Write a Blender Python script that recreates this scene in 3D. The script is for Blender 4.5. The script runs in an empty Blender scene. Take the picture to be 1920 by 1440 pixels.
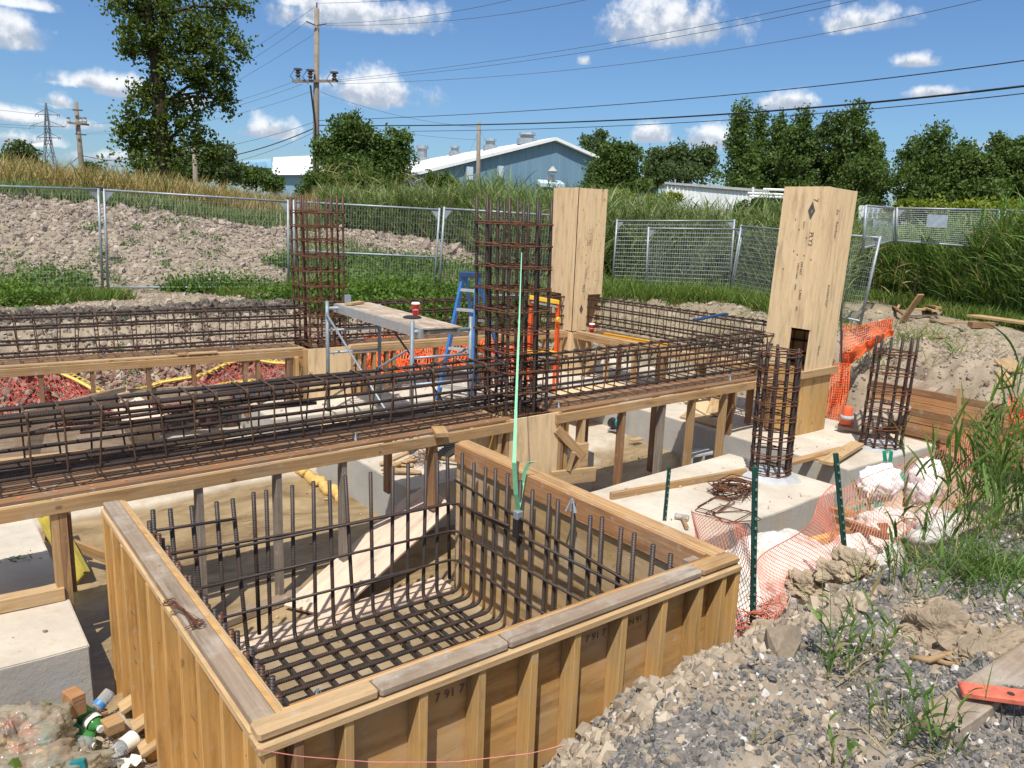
import bpy, math, random
import numpy as np
from mathutils import Vector, noise
random.seed(7)
rs = np.random.RandomState(11)
sc = bpy.context.scene
# ------------------------------------------------------------------ camera
EYE = 1.65                                   # eye height above the site grade (z = 0)
FPX, PITCH, ROLL, YAW = 1484.8, .2107, .03743, .6602
FW = np.array([math.sin(YAW)*math.cos(PITCH), math.cos(YAW)*math.cos(PITCH), -math.sin(PITCH)])
_r = np.array([math.cos(YAW), -math.sin(YAW), 0.]); _u = np.cross(_r, FW)
RT = math.cos(ROLL)*_r+math.sin(ROLL)*_u
UP = -math.sin(ROLL)*_r+math.cos(ROLL)*_u
camd = bpy.data.cameras.new('camera'); cam = bpy.data.objects.new('camera', camd)
sc.collection.objects.link(cam)
camd.sensor_width = 36; camd.lens = FPX/1920*36; camd.clip_start = .05; camd.clip_end = 5000
from mathutils import Matrix
M3 = Matrix([[RT[i], UP[i], -FW[i]] for i in range(3)]).to_4x4()
M3.translation = Vector((0, 0, EYE)); cam.matrix_world = M3
sc.camera = cam
def ray(x, y): return FW+RT*(x-960)/FPX-UP*(y-720)/FPX
def G(x, y, z):                              # point of the level z seen in direction x, y
    d = ray(x, y); k = (z-EYE)/d[2]; return Vector((d[0]*k, d[1]*k, z))
def at(x, y, dist):                          # point at a horizontal distance
    d = ray(x, y); k = dist/math.hypot(d[0], d[1]); return Vector((d[0]*k, d[1]*k, EYE+d[2]*k))
# ------------------------------------------------------------------ sun, exposure
sc.view_settings.view_transform = 'Standard'; sc.view_settings.look = 'None'
sc.view_settings.exposure = 0.14; sc.view_settings.gamma = 1
sc.render.film_transparent = False
sc.cycles.max_bounces = 6; sc.cycles.transparent_max_bounces = 12
SUNV = Vector((-.42, -.37, 1.0)).normalized()
sd = bpy.data.lights.new('sun', 'SUN'); sd.energy = 4.9; sd.angle = math.radians(.53); sd.color = (1, .955, .88)
so = bpy.data.objects.new('sun', sd); sc.collection.objects.link(so)
so.rotation_euler = SUNV.to_track_quat('Z', 'Y').to_euler()
# ------------------------------------------------------------------ sky with fair weather clouds
world = bpy.data.worlds.new('World'); sc.world = world; world.use_nodes = True
nt = world.node_tree; nt.nodes.clear()
class NT:
    def __init__(s, t): s.t = t
    def n(s, ty, **k):
        o = s.t.nodes.new(ty)
        for a, v in k.items():
            if a == 'ins':
                for i, x in v.items():
                    if isinstance(x, bpy.types.NodeSocket): s.t.links.new(x, o.inputs[i])
                    else: o.inputs[i].default_value = x
            else: setattr(o, a, v)
        return o
    def m(s, op, a, b=0., c=0., clamp=False):
        o = s.n('ShaderNodeMath', operation=op, use_clamp=clamp, ins={0: a, 1: b, 2: c}); return o.outputs[0]
    def vm(s, op, a, b=(0, 0, 0)):
        o = s.n('ShaderNodeVectorMath', operation=op, ins={0: a, 1: b}); return o
    def mr(s, v, a, b, c=0., d=1., smooth=False):
        o = s.n('ShaderNodeMapRange', ins={0: v, 1: a, 2: b, 3: c, 4: d})
        if smooth: o.interpolation_type = 'SMOOTHSTEP'
        return o.outputs[0]
    def mix(s, f, a, b, mode='MIX'):
        o = s.n('ShaderNodeMix', data_type='RGBA', blend_type=mode, ins={0: f, 6: a, 7: b}); return o.outputs[2]
    def noise(s, vec, scale, detail=4, rough=.55, dist=0.):
        o = s.n('ShaderNodeTexNoise', ins={'Vector': vec, 'Scale': scale, 'Detail': detail, 'Roughness': rough, 'Distortion': dist}); return o.outputs[0]
    def link(s, a, b): s.t.links.new(a, b)
def C4(c): return (c[0], c[1], c[2], 1)
w = NT(nt)
sky = w.n('ShaderNodeTexSky', sky_type='NISHITA', sun_disc=False, sun_elevation=math.asin(SUNV.z),
          sun_rotation=math.atan2(SUNV.x, SUNV.y), altitude=100, air_density=1.0, dust_density=.8, ozone_density=2.2)
gen = w.n('ShaderNodeTexCoord').outputs['Generated']
# cumulus: centre x, base y, half width, height above its base (degrees measured on the photo's pixel scale), strength
CL = [(15, 72, 60, 58, 1), (40, 10, 90, 26, .5), (155, 158, 76, 30, .85), (218, 172, 62, 34, .85), (112, 196, 38, 28, .6), (690, 182, 112, 60, 1.1),
      (500, 250, 66, 38, .95), (690, 40, 140, 62, .95), (575, 8, 60, 18, .5), (1270, 58, 128, 86, 1.15), (1620, 48, 86, 42, .75), (1465, 198, 76, 30, .8),
      (1225, 258, 46, 36, .9), (1325, 268, 46, 46, .95), (1715, 120, 48, 24, .8), (1760, 176, 72, 24, .35), (1093, 118, 28, 20, .35), (30, 222, 90, 22, .55),
      (345, 195, 60, 32, .5), (170, 240, 120, 22, .35), (230, 300, 130, 26, .35), (60, 270, 90, 24, .35), (1850, 275, 60, 16, .2)]
nz = w.noise(gen, 15, 7, .60)
nz2 = w.noise(gen, 55, 5, .6)
acc = None; shade = None
for (cx, cy, rx, ry, st) in CL:
    d0 = Vector(ray(cx, cy)).normalized()
    rr = Vector((d0.y, -d0.x, 0)).normalized(); uu = rr.cross(d0).normalized()
    a = w.vm('DOT_PRODUCT', gen, tuple(rr*(FPX/rx))).outputs['Value']
    b = w.vm('DOT_PRODUCT', gen, tuple(uu*(FPX/ry))).outputs['Value']
    off = uu.dot(d0)*FPX/ry
    bn = w.m('MULTIPLY', w.m('MINIMUM', b, 0.), 3.0)
    bb = w.m('ADD', w.m('MAXIMUM', b, 0.), bn)
    r2 = w.m('ADD', w.m('MULTIPLY', a, a), w.m('MULTIPLY', bb, bb))
    v = w.m('MULTIPLY', w.m('SUBTRACT', 1.0, w.m('POWER', r2, .5)), 1.0)
    fr = w.m('GREATER_THAN', w.vm('DOT_PRODUCT', gen, tuple(d0)).outputs['Value'], .5)
    v = w.m('SUBTRACT', v, w.m('MULTIPLY', w.m('SUBTRACT', 1., fr), 9))
    v = w.m('ADD', v, (st-1)*.30)
    acc = v if acc is None else w.m('MAXIMUM', acc, v)
    sh = w.m('MULTIPLY', w.m('GREATER_THAN', v, -.35), b)
    shade = sh if shade is None else w.m('MAXIMUM', shade, sh)
dens = w.m('ADD', acc, w.m('ADD', w.m('MULTIPLY', w.m('SUBTRACT', nz, .5), 2.1), w.m('MULTIPLY', w.m('SUBTRACT', nz2, .5), .7)))
mask = w.mr(dens, .02, .62, 0, 1, True)
lit = w.mr(w.m('ADD', shade, w.m('MULTIPLY', w.m('SUBTRACT', nz2, .5), 1.6)), -.1, .55, 0, 1, True)
ccol = w.mix(lit, C4((.44, .50, .60)), C4((.93, .94, .96)))
skyc = w.mix(1.0, sky.outputs[0], C4((.066, .088, .112)), 'MULTIPLY')
up = w.n('ShaderNodeSeparateXYZ', ins={0: gen}).outputs[2]
# unseen cumulus outside the view, added to brighten the neutral fill light
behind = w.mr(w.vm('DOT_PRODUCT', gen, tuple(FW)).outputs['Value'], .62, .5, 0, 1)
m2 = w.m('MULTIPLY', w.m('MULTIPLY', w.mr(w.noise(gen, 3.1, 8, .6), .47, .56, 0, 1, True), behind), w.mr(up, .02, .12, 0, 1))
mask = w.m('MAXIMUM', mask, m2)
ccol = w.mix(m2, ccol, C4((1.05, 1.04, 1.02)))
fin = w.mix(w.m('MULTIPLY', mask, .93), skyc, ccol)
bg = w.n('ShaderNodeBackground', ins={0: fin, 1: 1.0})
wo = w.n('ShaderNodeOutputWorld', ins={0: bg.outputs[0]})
world.cycles.sampling_method = 'MANUAL'; world.cycles.sample_map_resolution = 512
# ------------------------------------------------------------------ mesh building
COL = sc.collection
def tag(o, label=None, cat=None, group=None, kind=None):
    if label: o['label'] = label
    if cat: o['category'] = cat
    if group: o['group'] = group
    if kind: o['kind'] = kind
    return o
def thing(name, label, cat, loc=(0, 0, 0), rz=0., group=None):
    o = bpy.data.objects.new(name, None); COL.objects.link(o); o.location = loc; o.rotation_euler = (0, 0, rz)
    o.empty_display_size = .1
    return tag(o, label, cat, group)
class MB:
    def __init__(s): s.v = []; s.f = []; s.uv = []
    def quadpts(s, pts, uvs=None):
        i = len(s.v); s.v += [tuple(p) for p in pts]; s.f.append(tuple(range(i, i+len(pts))))
        s.uv += uvs if uvs else [(0, 0)]*len(pts)
    def hexa(s, p, grain=2):
        # 8 points: bottom ring 0-3, top ring 4-7. uv: v runs along the grain axis in metres
        off = (random.uniform(0, 40), random.uniform(0, 40))
        P = [Vector(q) for q in p]
        i = len(s.v); s.v += [tuple(q) for q in P]
        ax = {0: P[1]-P[0], 1: P[3]-P[0], 2: P[4]-P[0]}[grain].normalized()
        cen = sum(P, Vector())/8
        for q in ((0, 3, 2, 1), (4, 5, 6, 7), (0, 1, 5, 4), (1, 2, 6, 5), (2, 3, 7, 6), (3, 0, 4, 7)):
            s.f.append(tuple(i+k for k in q))
            n = (P[q[1]]-P[q[0]]).cross(P[q[2]]-P[q[1]])
            n = n.normalized() if n.length > 1e-12 else Vector((0, 0, 1))
            t = n.cross(ax)
            if t.length < .3: t = n.orthogonal()
            t.normalize()
            k = abs(n.dot(ax)) > .8
            for j in q:
                d = P[j]-cen
                s.uv.append((d.dot(t)+off[0]+(7 if k else 0), (d.dot(ax) if not k else d.dot(n.cross(t)))+off[1]))
    def box(s, c, size, rz=0., grain=None, R=None, jit=0.):
        c = Vector(c); hx, hy, hz = [k/2 for k in size]
        if grain is None: grain = max(range(3), key=lambda k: size[k])
        ca, sa = math.cos(rz), math.sin(rz)
        pts = []
        for z in (-hz, hz):
            for x, y in ((-hx, -hy), (hx, -hy), (hx, hy), (-hx, hy)):
                q = Vector((x+random.uniform(-jit, jit), y+random.uniform(-jit, jit), z+random.uniform(-jit, jit)))
                q = Vector((q.x*ca-q.y*sa, q.x*sa+q.y*ca, q.z))
                if R: q = R @ q
                pts.append(c+q)
        s.hexa(pts, grain)
    def bar(s, a, b, w_, h_, up=(0, 0, 1), roll=0.):
        # rectangular bar from a to b, w_ sideways, h_ along up
        a = Vector(a); b = Vector(b); d = (b-a).normalized(); up = Vector(up)
        sx = d.cross(up)
        if sx.length < .05: sx = d.cross(Vector((0, 1, 0)))
        sx.normalize(); u = sx.cross(d)
        if roll:
            sx, u = sx*math.cos(roll)+u*math.sin(roll), u*math.cos(roll)-sx*math.sin(roll)
        sx = sx*w_/2; u = u*h_/2
        s.hexa([a-sx-u, a+sx-u, b+sx-u, b-sx-u, a-sx+u, a+sx+u, b+sx+u, b-sx+u], 1)
    def tube(s, pts, r, n=6, cap=True, closed=False):
        P = [Vector(p) for p in pts]
        N = len(P)
        if N < 2: return
        L = 0.; prev = None; rings = []
        off = random.uniform(0, 50)
        for i, p in enumerate(P):
            t = (P[(i+1) % N]-P[i-1]) if closed else (P[min(i+1, N-1)]-P[max(i-1, 0)])
            t = t.normalized() if t.length > 1e-9 else Vector((0, 0, 1))
            if prev is None:
                nrm = t.orthogonal().normalized()
            else:
                nrm = prev-t*prev.dot(t)
                nrm = nrm.normalized() if nrm.length > 1e-6 else t.orthogonal().normalized()
            prev = nrm; bn = t.cross(nrm)
            if i: L += (P[i]-P[i-1]).length
            rad = r[i] if hasattr(r, '__len__') else r
            base = len(s.v)
            for k in range(n):
                a = 2*math.pi*k/n; s.v.append(tuple(p+(nrm*math.cos(a)+bn*math.sin(a))*rad))
            rings.append((base, L))
        seq = list(range(N-1))+([N-1] if closed else [])
        for i in seq:
            b0, l0 = rings[i]; b1, l1 = rings[(i+1) % N]
            if closed and i == N-1: l1 = l0+(P[0]-P[i]).length
            for k in range(n):
                k2 = (k+1) % n
                s.f.append((b0+k, b0+k2, b1+k2, b1+k))
                s.uv += [(k/n, l0+off), ((k+1)/n, l0+off), ((k+1)/n, l1+off), (k/n, l1+off)]
        if cap and not closed:
            s.f.append(tuple(rings[0][0]+k for k in reversed(range(n)))); s.uv += [(0, off)]*n
            s.f.append(tuple(rings[-1][0]+k for k in range(n))); s.uv += [(0, off)]*n
    def lathe(s, c, prof, n=16, axis=(0, 0, 1), caps=True):
        # profile of (radius, height) along axis
        ax = Vector(axis).normalized(); t = ax.orthogonal().normalized(); b = ax.cross(t); c = Vector(c)
        base = len(s.v)
        for r, h in prof:
            for k in range(n):
                a = 2*math.pi*k/n; s.v.append(tuple(c+ax*h+(t*math.cos(a)+b*math.sin(a))*max(r, 1e-4)))
        for i in range(len(prof)-1):
            for k in range(n):
                k2 = (k+1) % n
                s.f.append((base+i*n+k, base+i*n+k2, base+(i+1)*n+k2, base+(i+1)*n+k))
                s.uv += [(k/n, prof[i][1]), ((k+1)/n, prof[i][1]), ((k+1)/n, prof[i+1][1]), (k/n, prof[i+1][1])]
        if caps:
            s.f.append(tuple(base+k for k in reversed(range(n)))); s.uv += [(0, 0)]*n
            s.f.append(tuple(base+(len(prof)-1)*n+k for k in range(n))); s.uv += [(0, 0)]*n
    def build(s, name, mat, parent=None, smooth=False, bevel=0., loc=None):
        me = bpy.data.meshes.new(name)
        me.from_pydata(s.v, [], s.f)
        if s.uv:
            ul = me.uv_layers.new(name='UVMap'); ul.data.foreach_set('uv', np.array(s.uv, dtype=np.float32).ravel())
        if smooth: me.polygons.foreach_set('use_smooth', [True]*len(me.polygons))
        me.materials.append(mat); me.update()
        o = bpy.data.objects.new(name, me); COL.objects.link(o)
        if parent is not None: o.parent = parent
        if loc is not None: o.location = loc
        if bevel:
            m = o.modifiers.new('bevel', 'BEVEL'); m.width = bevel; m.segments = 1; m.limit_method = 'ANGLE'
        return o
def raw_mesh(name, V, F, mat, uv=None, smooth=False, col=None, parent=None):
    # V (n,3) array, F (m,k) array of equal sided faces
    me = bpy.data.meshes.new(name)
    n, k = F.shape
    me.vertices.add(len(V)); me.vertices.foreach_set('co', np.asarray(V, dtype=np.float32).ravel())
    me.loops.add(n*k); me.loops.foreach_set('vertex_index', F.astype(np.int32).ravel())
    me.polygons.add(n); me.polygons.foreach_set('loop_start', np.arange(0, n*k, k, dtype=np.int32))
    me.polygons.foreach_set('loop_total', np.full(n, k, dtype=np.int32))
    me.polygons.foreach_set('use_smooth', np.full(n, bool(smooth)))
    me.update(calc_edges=True)
    if uv is not None:
        ul = me.uv_layers.new(name='UVMap'); ul.data.foreach_set('uv', uv[F.ravel()].astype(np.float32).ravel())
    if col is not None:
        ca = me.color_attributes.new(name='zone', type='FLOAT_COLOR', domain='POINT'); ca.data.foreach_set('color', col.astype(np.float32).ravel())
    me.materials.append(mat); me.validate()
    o = bpy.data.objects.new(name, me); COL.objects.link(o)
    if parent is not None: o.parent = parent
    return o
def copy_tree(o, parent=None):
    c = o.copy(); COL.objects.link(c)
    if parent is not None: c.parent = parent
    for ch in [q for q in bpy.data.objects if q.parent == o]: copy_tree(ch, c)
    return c
def dup_mesh(name, src, parent, loc=None, rot=None):
    c = bpy.data.objects.new(name, src.data); COL.objects.link(c); c.parent = parent
    if loc is not None: c.location = loc
    if rot is not None: c.rotation_euler = rot
    for m in src.modifiers:
        q = c.modifiers.new(m.name, m.type); q.width = m.width; q.segments = m.segments; q.limit_method = m.limit_method
    return c
# ------------------------------------------------------------------ materials
MAT = {}
def mat(name, rough=.7, spec=.3, metal=0.):
    m = bpy.data.materials.new(name); m.use_nodes = True
    t = NT(m.node_tree); p = m.node_tree.nodes['Principled BSDF']
    p.inputs['Roughness'].default_value = rough; p.inputs['Specular IOR Level'].default_value = spec; p.inputs['Metallic'].default_value = metal
    MAT[name] = m; return m, t, p
def bump(t, p, h, strength=.4, dist=.01):
    b = t.n('ShaderNodeBump', ins={'Strength': strength, 'Distance': dist, 'Height': h}); t.link(b.outputs[0], p.inputs['Normal']); return b
def plain(name, col, rough=.6, spec=.3, metal=0., var=.18, scale=12, bmp=0.):
    m, t, p = mat(name, rough, spec, metal)
    co = t.n('ShaderNodeTexCoord').outputs['Object']
    n = t.noise(co, scale, 5)
    c = t.mix(t.mr(n, .3, .7), C4([k*(1-var) for k in col]), C4([min(1, k*(1+var)) for k in col]))
    t.link(c, p.inputs['Base Color'])
    if bmp: bump(t, p, t.noise(co, scale*6, 4), .5, bmp)
    return m
def wood(name, cols, grain=60, dirt=None, dirt_amt=.0, knots=True, rough=.72, tint=.22, ply=False):
    m, t, p = mat(name, rough, .25)
    uv = t.n('ShaderNodeTexCoord').outputs['UV']
    s1 = t.n('ShaderNodeVectorMath', operation='MULTIPLY', ins={0: uv, 1: ((1, .045, 1) if not ply else (1, .16, 1))}).outputs[0]
    if ply:
        ww = t.n('ShaderNodeTexWave', wave_type='BANDS', bands_direction='X', ins={'Vector': s1, 'Scale': 3.2, 'Distortion': 9., 'Detail': 3., 'Detail Scale': 1.3, 'Detail Roughness': .6}).outputs['Fac']
        g = t.m('ADD', t.m('MULTIPLY', ww, .22), t.m('MULTIPLY', t.noise(s1, grain*.6, 6, .7), .78))
    else:
        ww = t.n('ShaderNodeTexWave', wave_type='BANDS', bands_direction='X', ins={'Vector': s1, 'Scale': 9., 'Distortion': 12., 'Detail': 3., 'Detail Scale': 1.2, 'Detail Roughness': .6}).outputs['Fac']
        g = t.m('ADD', t.m('MULTIPLY', ww, .20), t.m('MULTIPLY', t.noise(s1, grain, 6, .7), .80))
    c = t.mix(t.mr(g, .12, .86), C4(cols[0]), C4(cols[1]))
    big = t.noise(t.n('ShaderNodeVectorMath', operation='MULTIPLY', ins={0: uv, 1: (.5, .12, 1)}).outputs[0], 1.7, 2)
    c = t.mix(1.0, c, t.mix(t.mr(big, .3, .7), C4([1-tint]*3), C4([1+tint*.35, 1+tint*.3, 1+tint*.2])), 'MULTIPLY')
    if knots:
        sk = t.n('ShaderNodeVectorMath', operation='MULTIPLY', ins={0: uv, 1: (1, .62, 1)}).outputs[0]
        vo = t.n('ShaderNodeTexVoronoi', feature='F1', ins={'Vector': sk, 'Scale': 5.5 if not ply else 5.0, 'Randomness': 1.0})
        k = t.mr(vo.outputs['Distance'], .055, .10, 1, 0, True)
        sel = t.m('GREATER_THAN', t.n('ShaderNodeSeparateColor', ins={0: vo.outputs['Color']}).outputs[0], .45)
        k = t.m('MULTIPLY', t.m('MULTIPLY', k, sel), .75)
        c = t.mix(k, c, C4([cols[0][0]*.42, cols[0][1]*.34, cols[0][2]*.3]))
    co = t.n('ShaderNodeTexCoord').outputs['Object']
    if dirt:
        dn = t.noise(co, 3.2, 7, .68)
        c = t.mix(t.m('MULTIPLY', t.mr(dn, .47, .66), dirt_amt), c, C4(dirt))
    sp_ = t.noise(co, 11, 7, .75)
    c = t.mix(t.mr(sp_, .58, .68, 0, .62), c, C4((.44, .385, .32)))
    nv_ = t.n('ShaderNodeTexVoronoi', ins={'Vector': co, 'Scale': 9., 'Randomness': .9})
    c = t.mix(t.m('MULTIPLY', t.mr(nv_.outputs['Distance'], .035, .06, 1, 0), t.m('GREATER_THAN', t.n('ShaderNodeSeparateColor', ins={0: nv_.outputs['Color']}).outputs[1], .55)), c, C4([q*.25 for q in cols[0]]))
    c = t.mix(t.m('MULTIPLY', t.mr(t.noise(t.n('ShaderNodeVectorMath', operation='MULTIPLY', ins={0: uv, 1: (3, .4, 1)}).outputs[0], 4, 6, .7), .50, .66), .60), c, C4([q*.50 for q in cols[0]]))
    t.link(c, p.inputs['Base Color'])
    bump(t, p, t.m('ADD', g, t.m('MULTIPLY', sp_, .6)), .5, .003)
    return m
wood('lumber', [(.30, .17, .075), (.50, .32, .155)], dirt=(.34, .25, .16), dirt_amt=.55)
wood('lumber_pale', [(.38, .245, .12), (.58, .405, .22)], dirt=(.42, .31, .2), dirt_amt=.4)
wood('lumber_brown', [(.20, .105, .055), (.36, .20, .10)], dirt=(.22, .16, .11), dirt_amt=.6)
wood('lumber_grey', [(.21, .155, .11), (.36, .275, .20)], dirt=(.41, .355, .295), dirt_amt=.8)
wood('lumber_red', [(.30, .14, .06), (.52, .28, .13)], dirt=(.42, .30, .2), dirt_amt=.5)
wood('stud_amber', [(.42, .225, .065), (.64, .385, .14)], dirt=(.46, .28, .12), dirt_amt=.35)
wood('stud_amber_deep', [(.46, .265, .09), (.67, .42, .165)], dirt=(.40, .30, .18), dirt_amt=.45)
wood('ply_amber', [(.42, .225, .08), (.61, .375, .145)], dirt=(.46, .36, .24), dirt_amt=.6, ply=True)
wood('ply_inner', [(.42, .27, .12), (.60, .41, .21)], dirt=(.50, .42, .31), dirt_amt=.7, ply=True)
wood('ply_fresh', [(.60, .425, .235), (.76, .575, .35)], ply=True, dirt=(.62, .50, .33), dirt_amt=.3, tint=.08)
wood('ply_pink', [(.58, .42, .31), (.72, .56, .43)], ply=True, dirt=(.55, .47, .38), dirt_amt=.5, tint=.08)
wood('plank_worn', [(.30, .225, .16), (.47, .37, .275)], dirt=(.58, .50, .42), dirt_amt=.9)
wood('pole_wood', [(.19, .16, .13), (.33, .28, .23)], dirt=(.15, .12, .1), dirt_amt=.5, knots=False)
def rebar(name, dark, rust, amt, pitch=.0150, rough=.48):
    m, t, p = mat(name, rough, .5, .15)
    uv = t.n('ShaderNodeTexCoord').outputs['UV']; sp = t.n('ShaderNodeSeparateXYZ', ins={0: uv})
    ph = t.m('ADD', t.m('MULTIPLY', sp.outputs[1], 2*math.pi/pitch), t.m('MULTIPLY', t.m('ABSOLUTE', t.m('SUBTRACT', sp.outputs[0], .5)), 9.))
    rib = t.m('SINE', ph)
    co = t.n('ShaderNodeTexCoord').outputs['Object']
    n = t.noise(co, 7, 6, .65)
    c = t.mix(t.m('MULTIPLY', t.mr(n, .38, .62), amt), C4(dark), C4(rust))
    c = t.mix(t.mr(rib, -.2, .9, 0, .35), c, C4([k*1.9+.02 for k in dark]))
    t.link(c, p.inputs['Base Color'])
    bump(t, p, t.mr(rib, -.3, .8), 1.0, .0045)
    return m
rebar('rebar', (.034, .030, .030), (.135, .062, .032), .38)
rebar('rebar_dark', (.028, .022, .020), (.105, .048, .025), .5)
rebar('rebar_rust', (.060, .030, .019), (.16, .066, .030), .8)
plain('tie_rust', (.125, .052, .028), .75, .3, .1, .5, 20)
plain('stirrup', (.085, .048, .031), .6, .35, .1, .5, 9)
plain('galv', (.28, .315, .34), .5, .5, .35, .2, 9)
plain('galv_wire', (.33, .37, .39), .5, .4, .15, .15, 9)
plain('scaffold_steel', (.19, .225, .255), .5, .5, .2, .3, 8)
plain('scaffold_zinc', (.27, .31, .35), .45, .5, .3, .2, 8)
plain('dark_metal', (.05, .05, .055), .45, .5, .3, .2, 15)
plain('black_plastic', (.018, .018, .02), .45, .5)
plain('blue_fibreglass', (.035, .19, .52), .4, .5, 0, .12)
plain('blue_dark', (.02, .05, .13), .4, .5, 0, .12)
plain('alu', (.62, .64, .66), .35, .5, .7, .1)
plain('orange_rail', (.78, .105, .02), .45, .5, 0, .12)
plain('orange_net', (.85, .145, .028), .55, .4, 0, .2, 5)
plain('red_net', (.42, .045, .035), .55, .4, 0, .3, 5)
plain('salmon_net', (.62, .17, .10), .55, .4, 0, .3, 5)
plain('yellow', (.74, .42, .03), .45, .5, 0, .12)
plain('yellow_level', (.40, .33, .06), .45, .4, 0, .25, 8)
plain('cup_red', (.62, .02, .03), .4, .5, 0, .05)
plain('white', (.80, .80, .78), .55, .4, 0, .05)
plain('strap_green', (.22, .52, .30), .65, .3, 0, .1, 30)
plain('green_post', (.02, .075, .055), .5, .4, 0, .25)
plain('spacer_grey', (.24, .28, .32), .6, .3, 0, .1)
plain('ink', (.10, .085, .075), .8, .2)
plain('ink_soft', (.16, .12, .08), .8, .2)
plain('string_pink', (.80, .30, .27), .7, .2)
plain('cable', (.02, .02, .022), .6, .3)
plain('cable_grey', (.10, .11, .12), .6, .3)
plain('spray_orange', (.70, .20, .10), .8, .2, 0, .3, 60)
plain('teal', (.01, .19, .22), .4, .5)
plain('green_strap', (.01, .22, .15), .6, .3)
plain('roof_white', (.74, .76, .78), .6, .3, 0, .05, 1.5)
plain('wall_blue', (.16, .31, .43), .6, .3, 0, .08, .8)
plain('wall_blue_pale', (.22, .35, .46), .6, .3, 0, .06, .8)
plain('trim_blue', (.45, .55, .62), .6, .3)
plain('container_white', (.66, .68, .68), .6, .3, 0, .1, 2)
plain('glass_dark', (.02, .025, .03), .15, .6)
plain('steel_tower', (.16, .18, .21), .6, .4, .2, .1)
plain('insulator', (.08, .075, .08), .35, .5)
plain('rock', (.40, .33, .25), .9, .15, 0, .35, 7, .01)
plain('clod', (.37, .295, .205), .95, .1, 0, .3, 5, .006)
plain('clod_brown', (.30, .235, .165), .95, .1, 0, .3, 5, .006)
plain('foam_yellow', (.60, .39, .13), .85, .2, 0, .2, 20, .01)
plain('red_paint', (.52, .13, .08), .7, .25, 0, .3, 25)
plain('bark', (.055, .042, .032), .95, .1, 0, .4, 14, .02)
plain('paper', (.72, .70, .62), .8, .2, 0, .1, 10)
plain('sign_grey', (.28, .33, .38), .5, .3)
plain('orange_tip', (.75, .13, .05), .6, .3)
plain('block_grey', (.40, .40, .39), .9, .2, 0, .2, 20, .003)
plain('steel_grey', (.40, .38, .35), .5, .4, .4, .2)
def concrete(name, a, b, stain, amt):
    m, t, p = mat(name, .9, .2)
    co = t.n('ShaderNodeTexCoord').outputs['Object']
    n1 = t.noise(co, 1.6, 8, .65); n2 = t.noise(co, 26, 5, .7); n3 = t.noise(co, 5, 6, .7)
    c = t.mix(t.mr(n1, .3, .7), C4(a), C4(b))
    st = t.n('ShaderNodeVectorMath', operation='MULTIPLY', ins={0: co, 1: (7, 7, .8)}).outputs[0]
    c = t.mix(t.m('MULTIPLY', t.mr(t.noise(st, 1., 5), .5, .68), amt), c, C4(stain))
    c = t.mix(t.m('MULTIPLY', t.mr(n2, .3, .42, 1, 0), .25), c, C4([k*.6 for k in a]))
    vo = t.n('ShaderNodeTexVoronoi', ins={'Vector': co, 'Scale': 11.}).outputs['Distance']
    c = t.mix(t.mr(vo, .04, .075, .7, 0), c, C4((.13, .12, .11)))
    t.link(c, p.inputs['Base Color'])
    bump(t, p, t.m('ADD', n3, t.m('MULTIPLY', n2, .6)), .5, .008)
concrete('concrete_top', (.56, .50, .42), (.72, .66, .57), (.47, .37, .25), .45)
concrete('concrete_side', (.36, .355, .34), (.47, .46, .44), (.42, .34, .24), .4)
concrete('grout', (.34, .35, .36), (.50, .51, .52), (.3, .3, .3), .5)
def leafy(name, lo, hi, dead=None, deadamt=0., rough=.55):
    m, t, p = mat(name, rough, .25)
    uv = t.n('ShaderNodeTexCoord').outputs['UV']; sp = t.n('ShaderNodeSeparateXYZ', ins={0: uv})
    c = t.mix(sp.outputs[0], C4(lo), C4(hi))
    if dead: c = t.mix(t.m('GREATER_THAN', sp.outputs[1], 1-deadamt), c, C4(dead))
    t.link(c, p.inputs['Base Color'])
    tr = t.n('ShaderNodeBsdfTranslucent', ins={0: t.mix(1., c, C4((1.5, 1.6, .7)), 'MULTIPLY')})
    ms = t.n('ShaderNodeMixShader', ins={0: .28, 1: p.outputs[0], 2: tr.outputs[0]})
    out = [n for n in m.node_tree.nodes if n.type == 'OUTPUT_MATERIAL'][0]
    t.link(ms.outputs[0], out.inputs[0])
leafy('leaf_main', (.028, .055, .011), (.105, .145, .024))
leafy('leaf_tree', (.034, .066, .016), (.115, .175, .040))
leafy('leaf_far', (.034, .060, .022), (.105, .150, .052))
leafy('leaf_bush', (.035, .075, .012), (.105, .165, .03))
leafy('leaf_lime', (.10, .16, .015), (.26, .28, .03))
leafy('reed', (.060, .125, .022), (.20, .30, .075), (.36, .29, .15), .07)
leafy('reed_near', (.050, .105, .020), (.15, .24, .055), (.36, .29, .15), .05)
leafy('reed_far', (.085, .135, .038), (.23, .29, .11), (.36, .31, .19), .08)
leafy('reed_tan', (.16, .15, .05), (.33, .28, .13))
leafy('grass_gold', (.26, .20, .075), (.50, .38, .19), (.11, .16, .03), .14)
leafy('grass_green', (.065, .12, .018), (.16, .23, .045), (.3, .26, .13), .06)
leafy('weed', (.045, .10, .015), (.13, .215, .035))
leafy('grass_dry', (.26, .21, .11), (.40, .33, .19))
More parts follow.
